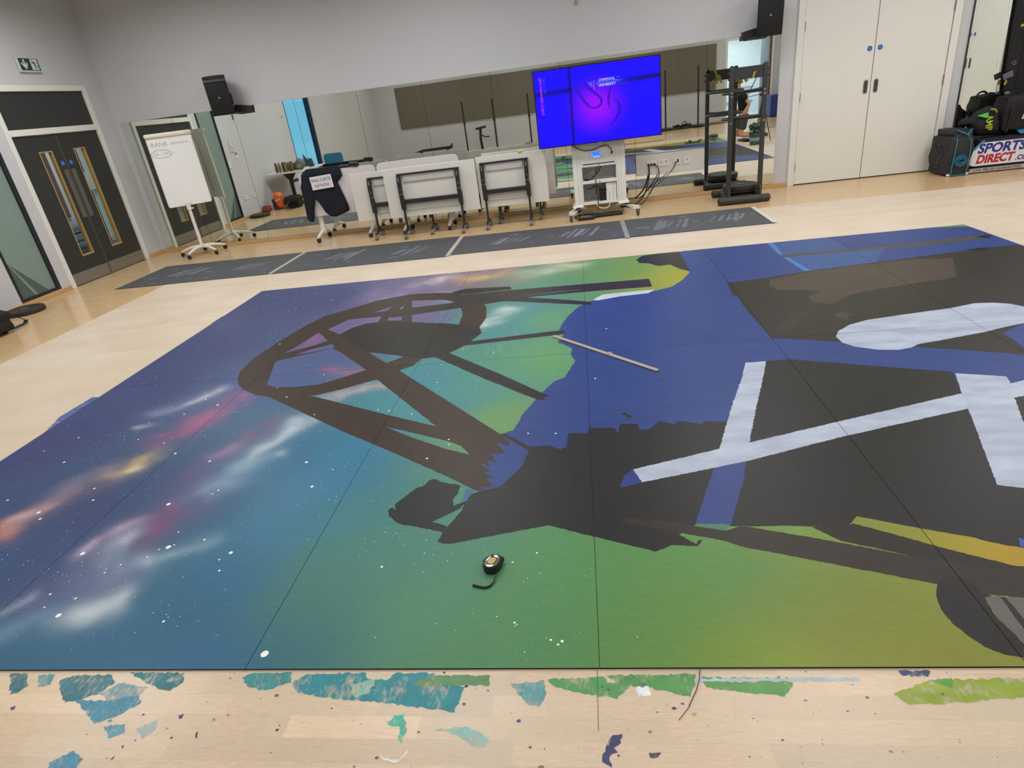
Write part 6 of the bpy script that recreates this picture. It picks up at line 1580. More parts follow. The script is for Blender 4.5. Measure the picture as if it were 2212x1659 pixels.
# ---------------------------------------------------------------- weight rack
rk_m = M('rack_powder_coat', (50, 51, 49), 0.55, var=0.08, bump=0.04)
rk = thing('weight_rack', 'dark upright weight rack standing in front of the mirror below a loudspeaker', 'rack', (2.12, 8.85, 0))
for y_, xa, xb, n_ in ((8.52, 1.76, 2.42, 'front_foot'), (9.14, 1.80, 2.42, 'rear_foot')):
    obj(n_, MB().tube([(xa, y_, 0.052), (xa + 0.015, y_, 0.052), (xb - 0.015, y_, 0.052), (xb, y_, 0.052)], [0.03, 0.05, 0.05, 0.03], 14), rk_m, rk, True)
for x in (1.925, 2.325):
    obj('side_bar', MB().bx(x - 0.03, x + 0.03, 8.55, 9.12, 0.03, 0.085, 0.006), rk_m, rk)
    p = obj('post', MB().bx(x - 0.026, x + 0.026, 8.655, 8.705, 0.085, 1.625, 0.004).lathe([(0.026, 8.655), (0.026, 8.705)], (x, 0, 1.625), 16, 'y'), rk_m, rk)
    bl = MB()
    for z in (0.115, 0.99, 1.30, 1.345):
        bl.lathe([(0.012, 8.648), (0.012, 8.656)], (x, 0, z), 10, 'y')
    obj('bolt', bl, alu_m, p)
    pn = MB()
    for z in (1.50, 1.57):
        pn.tube([(x + (0.045 if x > 2 else -0.045), 8.68, z), (x, 8.68, z)], 0.012, 8)
    obj('pin', pn, rk_m, p)
    obj('base_gusset', MB().prism([(8.60, 0.085), (8.655, 0.20), (8.705, 0.20), (8.76, 0.085)], x - 0.006, x + 0.006, 'yz'), rk_m, p)
obj('head_board', MB().bx(1.951, 2.299, 8.668, 8.698, 1.485, 1.625, 0.003), M('head_board_dark', (44, 48, 47), 0.6), rk)
for z in (1.335, 1.03):
    h = MB().torus((2.125, 8.90, z), 0.21, 0.014, 'z', 32, 8, sx=1.22, sy=0.92)
    h.tube([(1.925, 8.70, z + 0.012), (1.955, 8.80, z + 0.004)], 0.013, 8).tube([(2.325, 8.70, z + 0.012), (2.295, 8.80, z + 0.004)], 0.013, 8)
    h.tube([(1.925, 8.70, z + 0.03), (2.05, 8.695, z + 0.018), (2.2, 8.695, z + 0.018), (2.325, 8.70, z + 0.03)], 0.012, 8)
    obj('hoop', h, rk_m, rk, True)
obj('plate_cradle', MB().torus((2.125, 8.88, 0.125), 0.20, 0.014, 'z', 28, 8, sx=1.05, sy=0.9).tube([(1.925, 8.70, 0.125), (1.925, 8.95, 0.125)], 0.012, 8).tube([(2.325, 8.70, 0.125), (2.325, 8.95, 0.125)], 0.012, 8).bx(1.92, 2.33, 8.86, 8.90, 0.085, 0.125), rk_m, rk, True)
weight_plate((2.125, 8.89, 0.139), 0.225, 0.062, 'thick black weight plate lying on the low cradle of the rack')
tape_y = M('yellow_tape', (206, 190, 96), 0.6, var=0.12)
def ribbon_thing(label, strips):
    t = thing('tape_ribbon', label, 'tape', strips[0][0])
    for pts in strips:
        b = MB()
        prev = None
        for i, p in enumerate(pts):
            w = 0.022 - 0.004 * (i % 2)
            r = [b.bm.verts.new((p[0] - w * 0.7, p[1], p[2] - w * 0.4)), b.bm.verts.new((p[0] + w * 0.7, p[1] - 0.002, p[2] + w * 0.4))]
            if prev: b.bm.faces.new((prev[0], prev[1], r[1], r[0]))
            prev = r
        bmesh.ops.solidify(b.bm, geom=b.bm.faces[:], thickness=0.001)
        obj('strip', b, tape_y, t)
    return t
ribbon_thing('pale yellow tape scraps stuck to the front of the rack head board', [[(2.20, 8.66, 1.56), (2.185, 8.655, 1.53), (2.18, 8.652, 1.50), (2.16, 8.65, 1.475)], [(2.17, 8.655, 1.51), (2.13, 8.652, 1.49), (2.10, 8.65, 1.455)]])
ribbon_thing('yellow tape knot hanging on the mirror side of the rack head board', [[(2.02, 8.705, 1.62), (2.04, 8.71, 1.58), (2.05, 8.715, 1.54), (2.09, 8.72, 1.50), (2.12, 8.725, 1.45)], [(2.05, 8.712, 1.55), (2.01, 8.72, 1.51), (1.99, 8.722, 1.47)], [(2.06, 8.712, 1.54), (2.05, 8.72, 1.49), (2.06, 8.722, 1.44)], [(2.04, 8.712, 1.56), (2.08, 8.716, 1.55), (2.10, 8.72, 1.50)]])
tag(obj('tape_scrap', MB().box((2.0, 8.82, 0.10), (0.10, 0.05, 0.006), (0, 0.1, 0.3), 0.001), tape_y), 'small yellow tape scrap on the low bar of the rack', 'tape')

# ---------------------------------------------------------------- kit bags by the cupboard
dkfab = M('charcoal_bag_fabric', (44, 44, 46), 0.8, var=0.15, bump=0.15, bscale=120)
cyan = M('cyan_piping', (46, 128, 160), 0.6, var=0.1)
blkfab = M('black_bag_fabric', (17, 17, 20), 0.75, var=0.25, bump=0.2, bscale=80)
kb = thing('kit_bag', 'charcoal kit bag with cyan piping and a round emblem beside the cupboard', 'bag', (4.865, 9.1, 0))
obj('body', soft_box((4.865, 9.11, 0.24), (0.275, 0.50, 0.475), 0.12, 0.010, 6, 4, 0.0), dkfab, kb, True)
obj('top_flap', soft_box((4.875, 9.12, 0.49), (0.23, 0.40, 0.12), 0.3, 0.012, 5, 7, 0.1), dkfab, kb, True)
KF = 8.853
def pipe(pts, r=0.006):
    return MB().tube(pts, r, 7)
obj('piping', pipe([(4.775, KF, 0.02), (4.770, KF - 0.010, 0.12), (4.775, KF - 0.012, 0.28), (4.785, KF - 0.004, 0.42), (4.795, KF + 0.03, 0.47)]), cyan, kb, True)
obj('piping', pipe([(4.955, KF, 0.02), (4.957, KF - 0.010, 0.12), (4.957, KF - 0.012, 0.28), (4.955, KF - 0.002, 0.42), (4.94, KF + 0.04, 0.475)]), cyan, kb, True)
obj('piping', pipe([(4.775, KF, 0.02), (4.865, KF - 0.006, 0.012), (4.955, KF, 0.02)], 0.005), cyan, kb, True)
obj('piping', pipe([(4.80, KF + 0.07, 0.56), (4.87, KF + 0.05, 0.53), (4.94, KF + 0.04, 0.485)], 0.008), cyan, kb, True)
obj('piping', pipe([(4.93, KF + 0.05, 0.50), (4.97, KF + 0.08, 0.555), (4.99, KF + 0.10, 0.56), (4.995, KF + 0.10, 0.50)], 0.007), cyan, kb, True)
EX, EZ = 4.862, 0.195
em = MB()
for R_ in (0.076, 0.046):
    em.torus((EX, KF - 0.014, EZ), R_, 0.005, 'y', 28, 6, sx=0.95, sy=0.9)
em.torus((EX, KF - 0.014, EZ), 0.022, 0.005, 'y', 18, 6, arc=(0.5, 5.9))
for k in range(16):
    a = 2 * PI * k / 16
    em.box((EX + 0.058 * math.cos(a), KF - 0.015, EZ + 0.055 * math.sin(a)), (0.014, 0.004, 0.007), (0, -a + PI / 2, 0))
obj('round_emblem', em, M('emblem_cyan', (40, 120, 160), 0.6), kb, True)
LX = 4.722
fd = MB()
fd.torus((LX, 9.15, 0.33), 0.05, 0.007, 'x', 16, 6).torus((LX, 9.08, 0.28), 0.045, 0.007, 'x', 16, 6, arc=(1, 5)).box((LX, 9.12, 0.18), (0.006, 0.03, 0.08)).box((LX, 9.12, 0.10), (0.006, 0.09, 0.022))
obj('faded_print', fd, M('faded_teal', (44, 66, 76), 0.7), kb, True)
obj('carry_handle', MB().torus((4.80, 9.2, 0.47), 0.06, 0.014, 'x', 14, 8, arc=(0, PI)), blkfab, kb, True)
obj('white_corner', MB().box((4.755, 8.872, 0.020), (0.05, 0.03, 0.03), (0, 0.2, 0.1), 0.01).box((4.975, 8.866, 0.020), (0.04, 0.03, 0.03), (0, -0.3, 0), 0.01), wht, kb)

sd = thing('sports_holdall', 'long dark holdall with a white lettered panel lying right of the charcoal kit bag', 'bag', (5.75, 9.15, 0))
obj('body', soft_box((5.75, 9.13, 0.205), (1.38, 0.42, 0.41), 0.12, 0.008, 7, 5, 0.0), M('navy_black_fabric', (26, 22, 36), 0.7, var=0.2, bump=0.1), sd, True)
SF = 8.905
pnl = obj('white_panel', MB().prism([(5.02, 0.115), (5.05, 0.095), (6.28, 0.095), (6.28, 0.375), (5.12, 0.375), (5.02, 0.29)], SF - 0.006, SF + 0.03, 'xz'), M('vinyl_white', (222, 222, 228), 0.4, var=0.02), sd)
blu = M('vinyl_blue', (46, 44, 140), 0.45)
red = M('vinyl_red', (176, 36, 48), 0.45)
SHEAR = Matrix(((1, 0.16, 0, 0), (0, 1, 0, 0), (0, 0, 1, 0), (0, 0, 0, 1)))
text('SPORTS', 0.158, blu, FRONT((5.085, SF - 0.0068, 0.300)) @ SHEAR, pnl, bold=0.006, align='LEFT', sx=1.02)
text('DIRECT', 0.140, red, FRONT((5.085, SF - 0.0068, 0.170)) @ SHEAR, pnl, bold=0.006, align='LEFT', sx=0.92)
text('.COM', 0.080, blu, FRONT((5.55, SF - 0.0068, 0.150)) @ SHEAR, pnl, bold=0.003, align='LEFT')
stp = obj('base_strip', MB().prism([(5.012, 0.014), (6.30, 0.014), (6.30, 0.062), (5.04, 0.062)], SF - 0.004, SF + 0.03, 'xz'), M('vinyl_grey_white', (186, 184, 184), 0.45, var=0.03), sd)
text('LOW PRICES GUARANTEED', 0.045, M('vinyl_brown', (112, 88, 82), 0.5), FRONT((5.06, SF - 0.0048, 0.038)) @ SHEAR, stp, bold=0.0015, align='LEFT', sx=1.05)
obj('cyan_binding', MB().tube([(5.03, SF - 0.004, 0.30), (5.09, SF - 0.006, 0.365), (5.14, SF, 0.40)], 0.013, 8), cyan, sd, True)
obj('white_piping', MB().tube([(5.012, SF + 0.002, 0.10), (5.010, SF - 0.004, 0.2), (5.012, SF + 0.002, 0.30)], 0.006, 6), wht, sd, True)
obj('cyan_patch', MB().box((5.72, 8.99, 0.455), (0.30, 0.10, 0.012), (0.4, 0, 0), 0.005), cyan, sd)

ab_ = thing('lettered_bag', 'black bag with lime lettering slumped on top of the kit bags', 'bag', (5.1, 9.2, 0.45))
AP = [(4.885, 0.60), (4.888, 0.64), (4.92, 0.675), (4.97, 0.69), (5.02, 0.685), (5.05, 0.72), (5.10, 0.755), (5.16, 0.775), (5.20, 0.80), (5.25, 0.79), (5.28, 0.74), (5.34, 0.70), (5.37, 0.5), (5.36, 0.435), (5.10, 0.445), (5.0, 0.575)]
obj('body', puff(AP, 9.10, 0.18, 0.035, 0.10, 0.02, 6, 0.4), blkfab, ab_, True)
lime = M('lime_print', (168, 190, 40), 0.6)
grn = M('green_print', (86, 196, 84), 0.6)
AF = 8.965
for ch, z_, in (('A', 0.715), ('W', 0.64), ('V', 0.565)):
    pass
mm = frame_mat((5.185, AF, 0.605), (0.08, -0.05, -1), (1, 0, 0))
text('AMP', 0.115, lime, mm, ab_, bold=0.0012, sx=0.8)
obj('green_flash', MB().prism([(5.05, 0.70), (5.16, 0.725), (5.15, 0.665)], AF - 0.002, AF + 0.04, 'xz'), grn, ab_)
obj('lime_trim', MB().tube([(5.19, 8.99, 0.765), (5.24, 8.98, 0.755), (5.265, 8.985, 0.72)], 0.012, 8), M('dull_lime', (140, 140, 48), 0.6), ab_, True)
rs = thing('rucksack', 'black rucksack standing at the right edge behind the lettered holdall', 'rucksack', (5.6, 9.2, 0.43))
obj('body', soft_box((5.60, 9.16, 0.675), (0.46, 0.30, 0.42), 0.3, 0.012, 6, 9), blkfab, rs, True)
obj('top_handle', MB().torus((5.50, 9.12, 0.855), 0.07, 0.012, 'y', 14, 8, arc=(0, PI)), blkfab, rs, True)
obj('shoulder_strap', MB().tube([(5.44, 9.02, 0.46), (5.45, 9.00, 0.62), (5.47, 9.02, 0.78), (5.50, 9.08, 0.855)], 0.018, 8), blkfab, rs, True)
obj('pale_strap', MB().tube([(5.595, 9.005, 0.60), (5.625, 9.0, 0.72), (5.64, 9.01, 0.79)], 0.013, 6), M('pale_webbing', (186, 186, 176), 0.6), rs, True)
tb = thing('tall_equipment_bag', 'tall black equipment bag with yellow tabs leaning on the mirror at the right edge', 'bag', (5.75, 9.42, 0))
obj('body', puff([(5.60, 0.006), (5.575, 0.88), (5.535, 0.93), (5.525, 1.05), (5.515, 1.15), (5.50, 1.45), (5.492, 1.66), (5.483, 1.95), (5.47, 2.3), (5.52, 2.42), (5.95, 2.42), (6.0, 2.3), (6.0, 0.006)], 9.415, 0.075, 0.05, 0.08, 0.008, 4, 0.35), blkfab, tb, True)
TF = 9.362
obj('yellow_tab', MB().box((5.60, TF, 1.675), (0.078, 0.012, 0.03), (0, -0.25, 0), 0.004), M('yellow_tab', (178, 164, 60), 0.6), tb)
obj('yellow_tab', MB().box((5.53, TF + 0.02, 1.03), (0.025, 0.012, 0.06), (0, 0.15, 0), 0.004), M('yellow_tab', (178, 164, 60), 0.6), tb)
obj('grey_tag', MB().box((5.53, TF - 0.004, 1.115), (0.12, 0.010, 0.075), (0, -0.35, 0), 0.003), M('tag_grey', (98, 98, 112), 0.5), tb)
obj('cap', MB().ball((5.565, TF, 0.90), (0.07, 0.04, 0.05)), M('grey_cap', (110, 114, 110), 0.5), tb, True)
obj('seam', MB().tube([(5.68, TF, 0.2), (5.66, TF - 0.002, 1.2), (5.62, TF, 2.25)], 0.006, 6), dkfab, tb, True)
obj('strap_ring', MB().torus((5.575, TF, 1.25), 0.02, 0.005, 'y', 14, 6), steel_m, tb, True)
obj('strap_ring', MB().torus((5.62, TF, 1.76), 0.02, 0.005, 'y', 14, 6), steel_m, tb, True)

# ================================================================ what the mirror shows of the room behind the camera
# badminton posts on a dark mat
pm = M('post_black', (38, 36, 38), 0.5, var=0.1)
def post(x, y, hgt, label, z0=0.0):
    t = thing('badminton_post', label, 'post', (x, y, 0), 'black posts by the acoustic board')
    obj('pole', MB().tube([(x, y, 0.05), (x, y, hgt)], 0.026, 10), pm, t, True)
    obj('collar', MB().lathe([(0.028, hgt * 0.58), (0.042, hgt * 0.585), (0.042, hgt * 0.62), (0.028, hgt * 0.625)], (x, y, 0), 12), pm, t, True)
    obj('base', MB().bx(x - 0.18, x + 0.18, y - 0.22, y + 0.22, z0, z0 + 0.05, 0.01), pm, t)
post(-3.8, -3.1, 1.66, 'black post reflected leftmost below the acoustic board')
post(-2.78, -3.1, 1.66, 'black post reflected between the exercise seat and the screen')
post(-1.6, -3.1, 1.66, 'black post reflected at the left side of the blue screen')
post(2.83, -3.1, 1.78, 'black post reflected just right of the blue screen', 0.0205)
post(3.86, -3.1, 1.80, 'black post reflected beside the left upright of the weight rack', 0.0205)
mt = thing('base_mat', 'dark grey mat under the reflected posts right of the screen', 'mat', (3.8, -3.2, 0))
obj('mat', MB().prism([(2.5, -2.75), (4.95, -3.5), (4.6, -3.75), (2.5, -3.6)], 0.0, 0.02, 'xy'), M('mat_grey', (78, 74, 72), 0.7), mt)
nt_ = thing('net_bundle', 'bundle of black netting heaped between the reflected posts', 'net', (3.35, -3.05, 0.0))
nb_ = MB()
for k in range(9):
    p = [(3.07 + 0.53 * q / 7 + crng.uniform(-0.02, 0.02), -2.98 + crng.uniform(-0.12, 0.12), 0.05 + crng.uniform(0, 0.10)) for q in range(8)]
    nb_.tube(p, 0.02, 6)
nb_.torus((3.4, -2.92, 0.16), 0.07, 0.012, 'y', 14, 6)
obj('netting', nb_, pm, nt_, True)['kind'] = 'stuff'
# bench and bike by the far wall
bn = thing('gym_bench', 'low black padded bench reflected under the acoustic board at left', 'bench', (-5.0, -3.4, 0))
obj('pad', MB().prism([(-5.75, 0.26), (-5.45, 0.33), (-4.45, 0.34), (-4.38, 0.42), (-4.40, 0.26)], -3.55, -3.25, 'xz'), black_m, bn)
for x in (-5.5, -4.55):
    obj('leg', MB().bx(x - 0.025, x + 0.025, -3.52, -3.28, 0.0, 0.28, 0.005), dark_m, bn)
bk = thing('exercise_stool', 'black adjustable exercise seat reflected among the posts', 'exercise seat', (-3.3, -3.2, 0))
obj('seat', MB().box((-3.28, -3.2, 0.80), (0.36, 0.22, 0.07), (0, -0.12, 0), 0.03, 2), black_m, bk, True)
obj('stem', MB().tube([(-3.30, -3.2, 0.03), (-3.33, -3.2, 0.45), (-3.30, -3.2, 0.78)], 0.045, 10), dark_m, bk, True)
obj('side_arm', MB().tube([(-3.31, -3.2, 0.58), (-3.16, -3.2, 0.50), (-3.02, -3.2, 0.50)], 0.022, 8), dark_m, bk, True)
obj('base', MB().bx(-3.55, -3.05, -3.4, -3.0, 0, 0.04, 0.008), dark_m, bk)
# blue crash mat block by the doorway
cb_ = thing('foam_block', 'dark blue upholstered block reflected beside the open doorway', 'block', (6.42, -3.62, 0))
obj('cover', MB().bx(6.18, 6.66, -3.88, -3.36, 0.03, 0.66, 0.02, 2), M('royal_vinyl', (36, 58, 132), 0.45, var=0.06), cb_)
obj('base', MB().bx(6.2, 6.64, -3.86, -3.38, 0.0, 0.03), M('block_base', (70, 44, 34), 0.6), cb_)

# painter kneeling at the edge of the mural
pe = thing('person', 'person in black t-shirt and grey shorts kneeling by the mural, reflected behind the rack', 'person', (4.0, 2.19, 0))
def skin(name, verts, edges, radii, mat, parent, lv=2, root=0):
    me = bpy.data.meshes.new(name)
    me.from_pydata([(v[0], v[1], v[2]) for v in verts], edges, [])
    o = bpy.data.objects.new(name, me)
    COL.objects.link(o)
    o.modifiers.new('skin', 'SKIN')
    s = o.modifiers.new('sub', 'SUBSURF')
    s.levels = s.render_levels = lv
    for i, r in enumerate(radii):
        sv = me.skin_vertices[0].data[i]
        sv.radius = r if isinstance(r, tuple) else (r, r)
        sv.use_root = (i == root)
    bpy.context.view_layer.update()
    dg = bpy.context.evaluated_depsgraph_get()
    m2 = bpy.data.meshes.new_from_object(o.evaluated_get(dg))
    bpy.data.objects.remove(o)
    m2.materials.clear()
    m2.polygons.foreach_set('use_smooth', [True] * len(m2.polygons))
    m2.name = name
    return link(name, m2, mat, parent)
skin_m = M('skin', (196, 146, 112), 0.55, var=0.06)
shirt_m = M('black_tshirt', (18, 18, 20), 0.85, var=0.2, bump=0.1)
short_m = M('grey_shorts', (62, 64, 66), 0.85, var=0.12, bump=0.1)
hair_m = M('short_hair', (96, 84, 70), 0.8, var=0.15, bump=0.3)
px_, py_ = 4.02, 2.19
BV = [(px_, py_, 0.56), (px_ - 0.02, py_, 0.72), (px_ - 0.05, py_, 0.92), (px_ - 0.10, py_, 1.04), (px_ - 0.13, py_, 1.11), (px_ - 0.17, py_, 1.20), (px_ - 0.18, py_, 1.29),
      (px_ - 0.08, py_ - 0.17, 1.00), (px_ + 0.03, py_ - 0.21, 0.78), (px_ - 0.12, py_ - 0.22, 0.62), (px_ - 0.20, py_ - 0.20, 0.57),
      (px_ - 0.08, py_ + 0.17, 1.00), (px_ + 0.07, py_ + 0.22, 0.78), (px_ - 0.05, py_ + 0.22, 0.60), (px_ - 0.13, py_ + 0.20, 0.55),
      (px_ - 0.01, py_ - 0.10, 0.50), (px_ - 0.16, py_ - 0.13, 0.09), (px_ + 0.18, py_ - 0.13, 0.085), (px_ + 0.30, py_ - 0.12, 0.065), (px_ + 0.40, py_ - 0.12, 0.06),
      (px_ - 0.01, py_ + 0.10, 0.50), (px_ - 0.10, py_ + 0.13, 0.09), (px_ + 0.22, py_ + 0.13, 0.085), (px_ + 0.34, py_ + 0.12, 0.065), (px_ + 0.43, py_ + 0.12, 0.05)]
BE = [(0, 1), (1, 2), (2, 3), (3, 4), (4, 5), (5, 6), (3, 7), (7, 8), (8, 9), (9, 10), (3, 11), (11, 12), (12, 13), (13, 14), (0, 15), (15, 16), (16, 17), (17, 18), (18, 19), (0, 20), (20, 21), (21, 22), (22, 23), (23, 24)]
BR = [(0.13, 0.11), (0.125, 0.10), (0.14, 0.11), 0.11, 0.055, (0.085, 0.075), (0.08, 0.075), 0.055, 0.042, 0.034, 0.03, 0.055, 0.042, 0.034, 0.03, 0.085, 0.06, 0.055, 0.038, 0.034, 0.085, 0.06, 0.055, 0.038, 0.034]
skin('body', BV, BE, BR, skin_m, pe)
sv_ = [BV[0], BV[1], BV[2], BV[3], (px_ - 0.115, py_, 1.075), BV[7], (px_ - 0.02, py_ - 0.195, 0.87), BV[11], (px_ + 0.0, py_ + 0.2, 0.87)]
skin('t_shirt', sv_, [(0, 1), (1, 2), (2, 3), (3, 4), (3, 5), (5, 6), (3, 7), (7, 8)], [(0.155, 0.13), (0.15, 0.125), (0.165, 0.135), 0.13, 0.08, 0.075, 0.065, 0.075, 0.065], shirt_m, pe)
skin('shorts', [(px_, py_, 0.62), (px_, py_, 0.52), (px_ - 0.03, py_ - 0.11, 0.44), (px_ - 0.10, py_ - 0.13, 0.20), (px_ - 0.03, py_ + 0.11, 0.44), (px_ - 0.06, py_ + 0.13, 0.20)], [(0, 1), (1, 2), (2, 3), (1, 4), (4, 5)], [(0.16, 0.135), (0.165, 0.14), 0.115, 0.095, 0.115, 0.095], short_m, pe)
hb_ = MB().ball((px_ - 0.165, py_, 1.275), (0.20, 0.165, 0.18), 3)
bmesh.ops.delete(hb_.bm, geom=[v for v in hb_.bm.verts if v.co.z < 1.25 or v.co.x < px_ - 0.225], context='VERTS')
obj('hair', hb_, hair_m, pe, True)
fm = MB().ball((px_ - 0.262, py_, 1.215), (0.045, 0.03, 0.05), 2)
obj('nose', fm, skin_m, pe, True)
ey = MB()
for s_ in (-1, 1):
    ey.ball((px_ - 0.243, py_ + s_ * 0.032, 1.245), (0.015, 0.022, 0.014), 2)
obj('eyes', ey, black_m, pe, True)
obj('mouth', MB().ball((px_ - 0.24, py_, 1.17), (0.02, 0.05, 0.012), 2), M('lip', (160, 96, 84), 0.5), pe, True)
er = MB()
for s_ in (-1, 1):
    er.ball((px_ - 0.165, py_ + s_ * 0.082, 1.225), (0.045, 0.018, 0.06), 2)
obj('ears', er, skin_m, pe, True)
for s_, hx, hz, nm in ((-1, px_ - 0.215, 0.56, 'hand'), (1, px_ - 0.145, 0.54, 'hand')):
    hy = py_ + s_ * 0.20
    V_ = [(hx, hy, hz), (hx - 0.05, hy, hz - 0.015)]
    E_ = [(0, 1)]
    Rr = [0.03, (0.032, 0.018)]
    for k, (dy, ln) in enumerate(((-0.028, 0.055), (-0.010, 0.07), (0.010, 0.066), (0.028, 0.05))):
        i0 = len(V_)
        V_ += [(hx - 0.075, hy + dy, hz - 0.025), (hx - 0.075 - ln * 0.6, hy + dy * 1.1, hz - 0.045), (hx - 0.075 - ln * 0.8, hy + dy * 1.1, hz - 0.075)]
        E_ += [(1, i0), (i0, i0 + 1), (i0 + 1, i0 + 2)]
        Rr += [0.009, 0.008, 0.007]
    i0 = len(V_)
    V_ += [(hx - 0.03, hy - s_ * 0.04, hz - 0.02), (hx - 0.06, hy - s_ * 0.055, hz - 0.045)]
    E_ += [(0, i0), (i0, i0 + 1)]
    Rr += [0.011, 0.009]
    skin(nm, V_, E_, Rr, skin_m, pe, 1)
for s_, fx in ((-1, px_ + 0.40), (1, px_ + 0.43)):
    obj('shoe', MB().box((fx + 0.05, py_ + s_ * 0.12, 0.062), (0.16, 0.085, 0.08), (0, 0.35, 0), 0.03, 2), M('shoe_grey', (70, 70, 74), 0.7), pe, True)
# bucket, rollers, trays
bu = thing('paint_bucket', 'grey-green paint bucket with rags at the reflected mural corner', 'bucket', (3.90, 3.80, 0))
obj('pail', MB().lathe([(0.0, 0.004), (0.11, 0.0), (0.135, 0.25), (0.145, 0.25), (0.145, 0.262), (0.128, 0.262), (0.105, 0.012), (0.0, 0.012)], (3.90, 3.80, 0.0022), 24), M('pail_plastic', (66, 82, 84), 0.5, var=0.1), bu, True)
obj('label', MB().lathe([(0.122, 0.09), (0.128, 0.16)], (3.90, 3.80, 0), 24), M('pail_label', (150, 158, 160), 0.5), bu, True)
obj('handle', MB().torus((3.90, 3.80, 0.25), 0.145, 0.005, 'y', 18, 6, arc=(0.2, PI - 0.2)), steel_m, bu, True)
rg = thing('rag', 'dark green rag stuffed into the reflected paint bucket', 'rag', (3.90, 3.80, 0.2))
obj('cloth', soft_box((3.90, 3.80, 0.325), (0.24, 0.2, 0.12), 0.5, 0.03, 5, 3), M('rag_green', (62, 82, 70), 0.85, var=0.25), rg, True)
tr_ = thing('tripod_stand', 'thin black tripod lamp stand reflected behind the weight rack', 'stand', (4.12, 3.4, 0))
tx, ty_ = 4.12, 3.4
obj('column', MB().tube([(tx, ty_, 0.05), (tx, ty_, 1.40)], 0.012, 8), black_m, tr_, True)
for k in range(3):
    a = 2 * PI * k / 3 + 0.4
    obj('leg', MB().tube([(tx, ty_, 0.95), (tx + 0.22 * math.cos(a), ty_ + 0.22 * math.sin(a), 0.012)], 0.009, 7), black_m, tr_, True)
obj('knob', MB().box((tx - 0.01, ty_, 1.0), (0.10, 0.05, 0.06), None, 0.01), black_m, tr_)
obj('boom', MB().tube([(tx, ty_, 1.02), (tx - 0.34, ty_, 0.98)], 0.007, 6).tube([(tx - 0.34, ty_, 0.98), (tx - 0.14, ty_, 1.38)], 0.009, 6), black_m, tr_, True)
def tray(x, y, z, label, rz=0.0):
    t = thing('paint_tray', label, 'paint tray', (x, y, z))
    b = MB()
    pr = [(-0.19, 0.055), (-0.13, 0.012), (0.10, 0.012), (0.21, 0.075), (0.21, 0.082), (0.10, 0.022), (-0.12, 0.022), (-0.185, 0.062)]
    b.prism(pr, -0.13, 0.13, 'xz').xf(Matrix.Translation((x, y, z - 0.012)) @ Matrix.Rotation(rz, 4, 'Z'))
    obj('tray', b, black_m, t)
    obj('roller', MB().tube([(x - 0.06, y - 0.1, z + 0.04), (x - 0.06, y + 0.1, z + 0.04)], 0.028, 10), M('roller_fleece', (70, 66, 58), 0.9, var=0.2), t, True)
tray(2.86, 1.85, zt, 'black paint tray with roller on the mural, reflected beside the rack', 0.1)
tray(3.95, 2.85, 0.0022, 'black paint tray on the dust sheet near the kneeling person', 1.2)
rg2 = thing('rag', 'pale green crumpled rag lying on the mural near the reflected tray', 'rag', (3.40, 1.70, zt))
obj('cloth', soft_box((3.40, 1.70, zt + 0.045), (0.2, 0.16, 0.09), 0.4, 0.03, 5, 8), M('rag_pale', (112, 126, 110), 0.9, var=0.25), rg2, True)
wb = thing('wooden_batten', 'pale batten lying on the floor reflected under the right edge of the screen', 'batten', (1.6, 0.3, 0))
obj('batten', MB().box((1.6, 0.15, 0.02), (1.5, 0.05, 0.035), (0, 0, 0.1), 0.003), oak_m, wb)
cs = thing('tool_case', 'small black case on the floor reflected just right of the screen', 'case', (1.0, 0.9, 0))
obj('case', MB().bx(0.78, 1.22, 0.72, 0.92, 0.0015, 0.12, 0.012, 2), black_m, cs)
obj('latch', MB().bx(1.08, 1.14, 0.92, 0.925, 0.06, 0.09), alu_m, cs)

# table with spray cans by the left wall
dt = thing('work_table', 'white table with dark frame by the left wall, reflected beside the sweatshirt', 'table', (-6.2, 5.6, 0))
TX0, TX1, TY0, TY1 = -6.93, -6.06, 4.0, 5.36
obj('table_top', MB().bx(TX0, TX1, TY0, TY1, 0.70, 0.735, 0.004), laminate, dt)
for y in (TY0 + 0.2, TY1 - 0.22):
    obj('leg', MB().bx(-6.52, -6.44, y - 0.02, y + 0.02, 0.06, 0.70, 0.004).prism([(-6.64, 0.70), (-6.32, 0.70), (-6.44, 0.55), (-6.52, 0.55)], y - 0.022, y + 0.022, 'xz').bx(TX0 + 0.08, TX1 - 0.08, y - 0.025, y + 0.025, 0.03, 0.06, 0.005), dark_m, dt)
obj('cross_bar', MB().bx(-6.50, -6.46, TY0 + 0.2, TY1 - 0.22, 0.48, 0.54, 0.004), dark_m, dt)
can_cols = [(112, 92, 66), (128, 112, 80), (96, 84, 64), (136, 122, 92), (120, 100, 70), (108, 98, 78)]
ORD = ['first', 'second', 'third', 'fourth', 'fifth', 'sixth']
for k in range(6):
    x = -6.70 + 0.072 * k + (0.02 if k > 0 else 0)
    y = 5.26 + (0.01 if k % 2 else -0.02)
    t = thing('spray_can', ORD[k] + ' spray paint can from the wall in the row on the white work table', 'spray can', (x, y, 0.735), 'spray cans on the white table')
    obj('can', MB().lathe([(0.026, 0.0), (0.031, 0.004), (0.031, 0.150), (0.022, 0.168)], (x, y, 0.735), 14), M('can_' + str(k), can_cols[k], 0.35, 0.3), t, True)
    obj('cap', MB().lathe([(0.024, 0.166), (0.024, 0.20), (0.020, 0.204)], (x, y, 0.735), 12), M('can_cap_' + str(k % 3), [(96, 72, 50), (150, 138, 110), (70, 62, 54)][k % 3], 0.5), t, True)
rl = thing('cloth_roll', 'olive rolled cloth lying behind the spray cans', 'cloth', (-6.5, 4.9, 0.735))
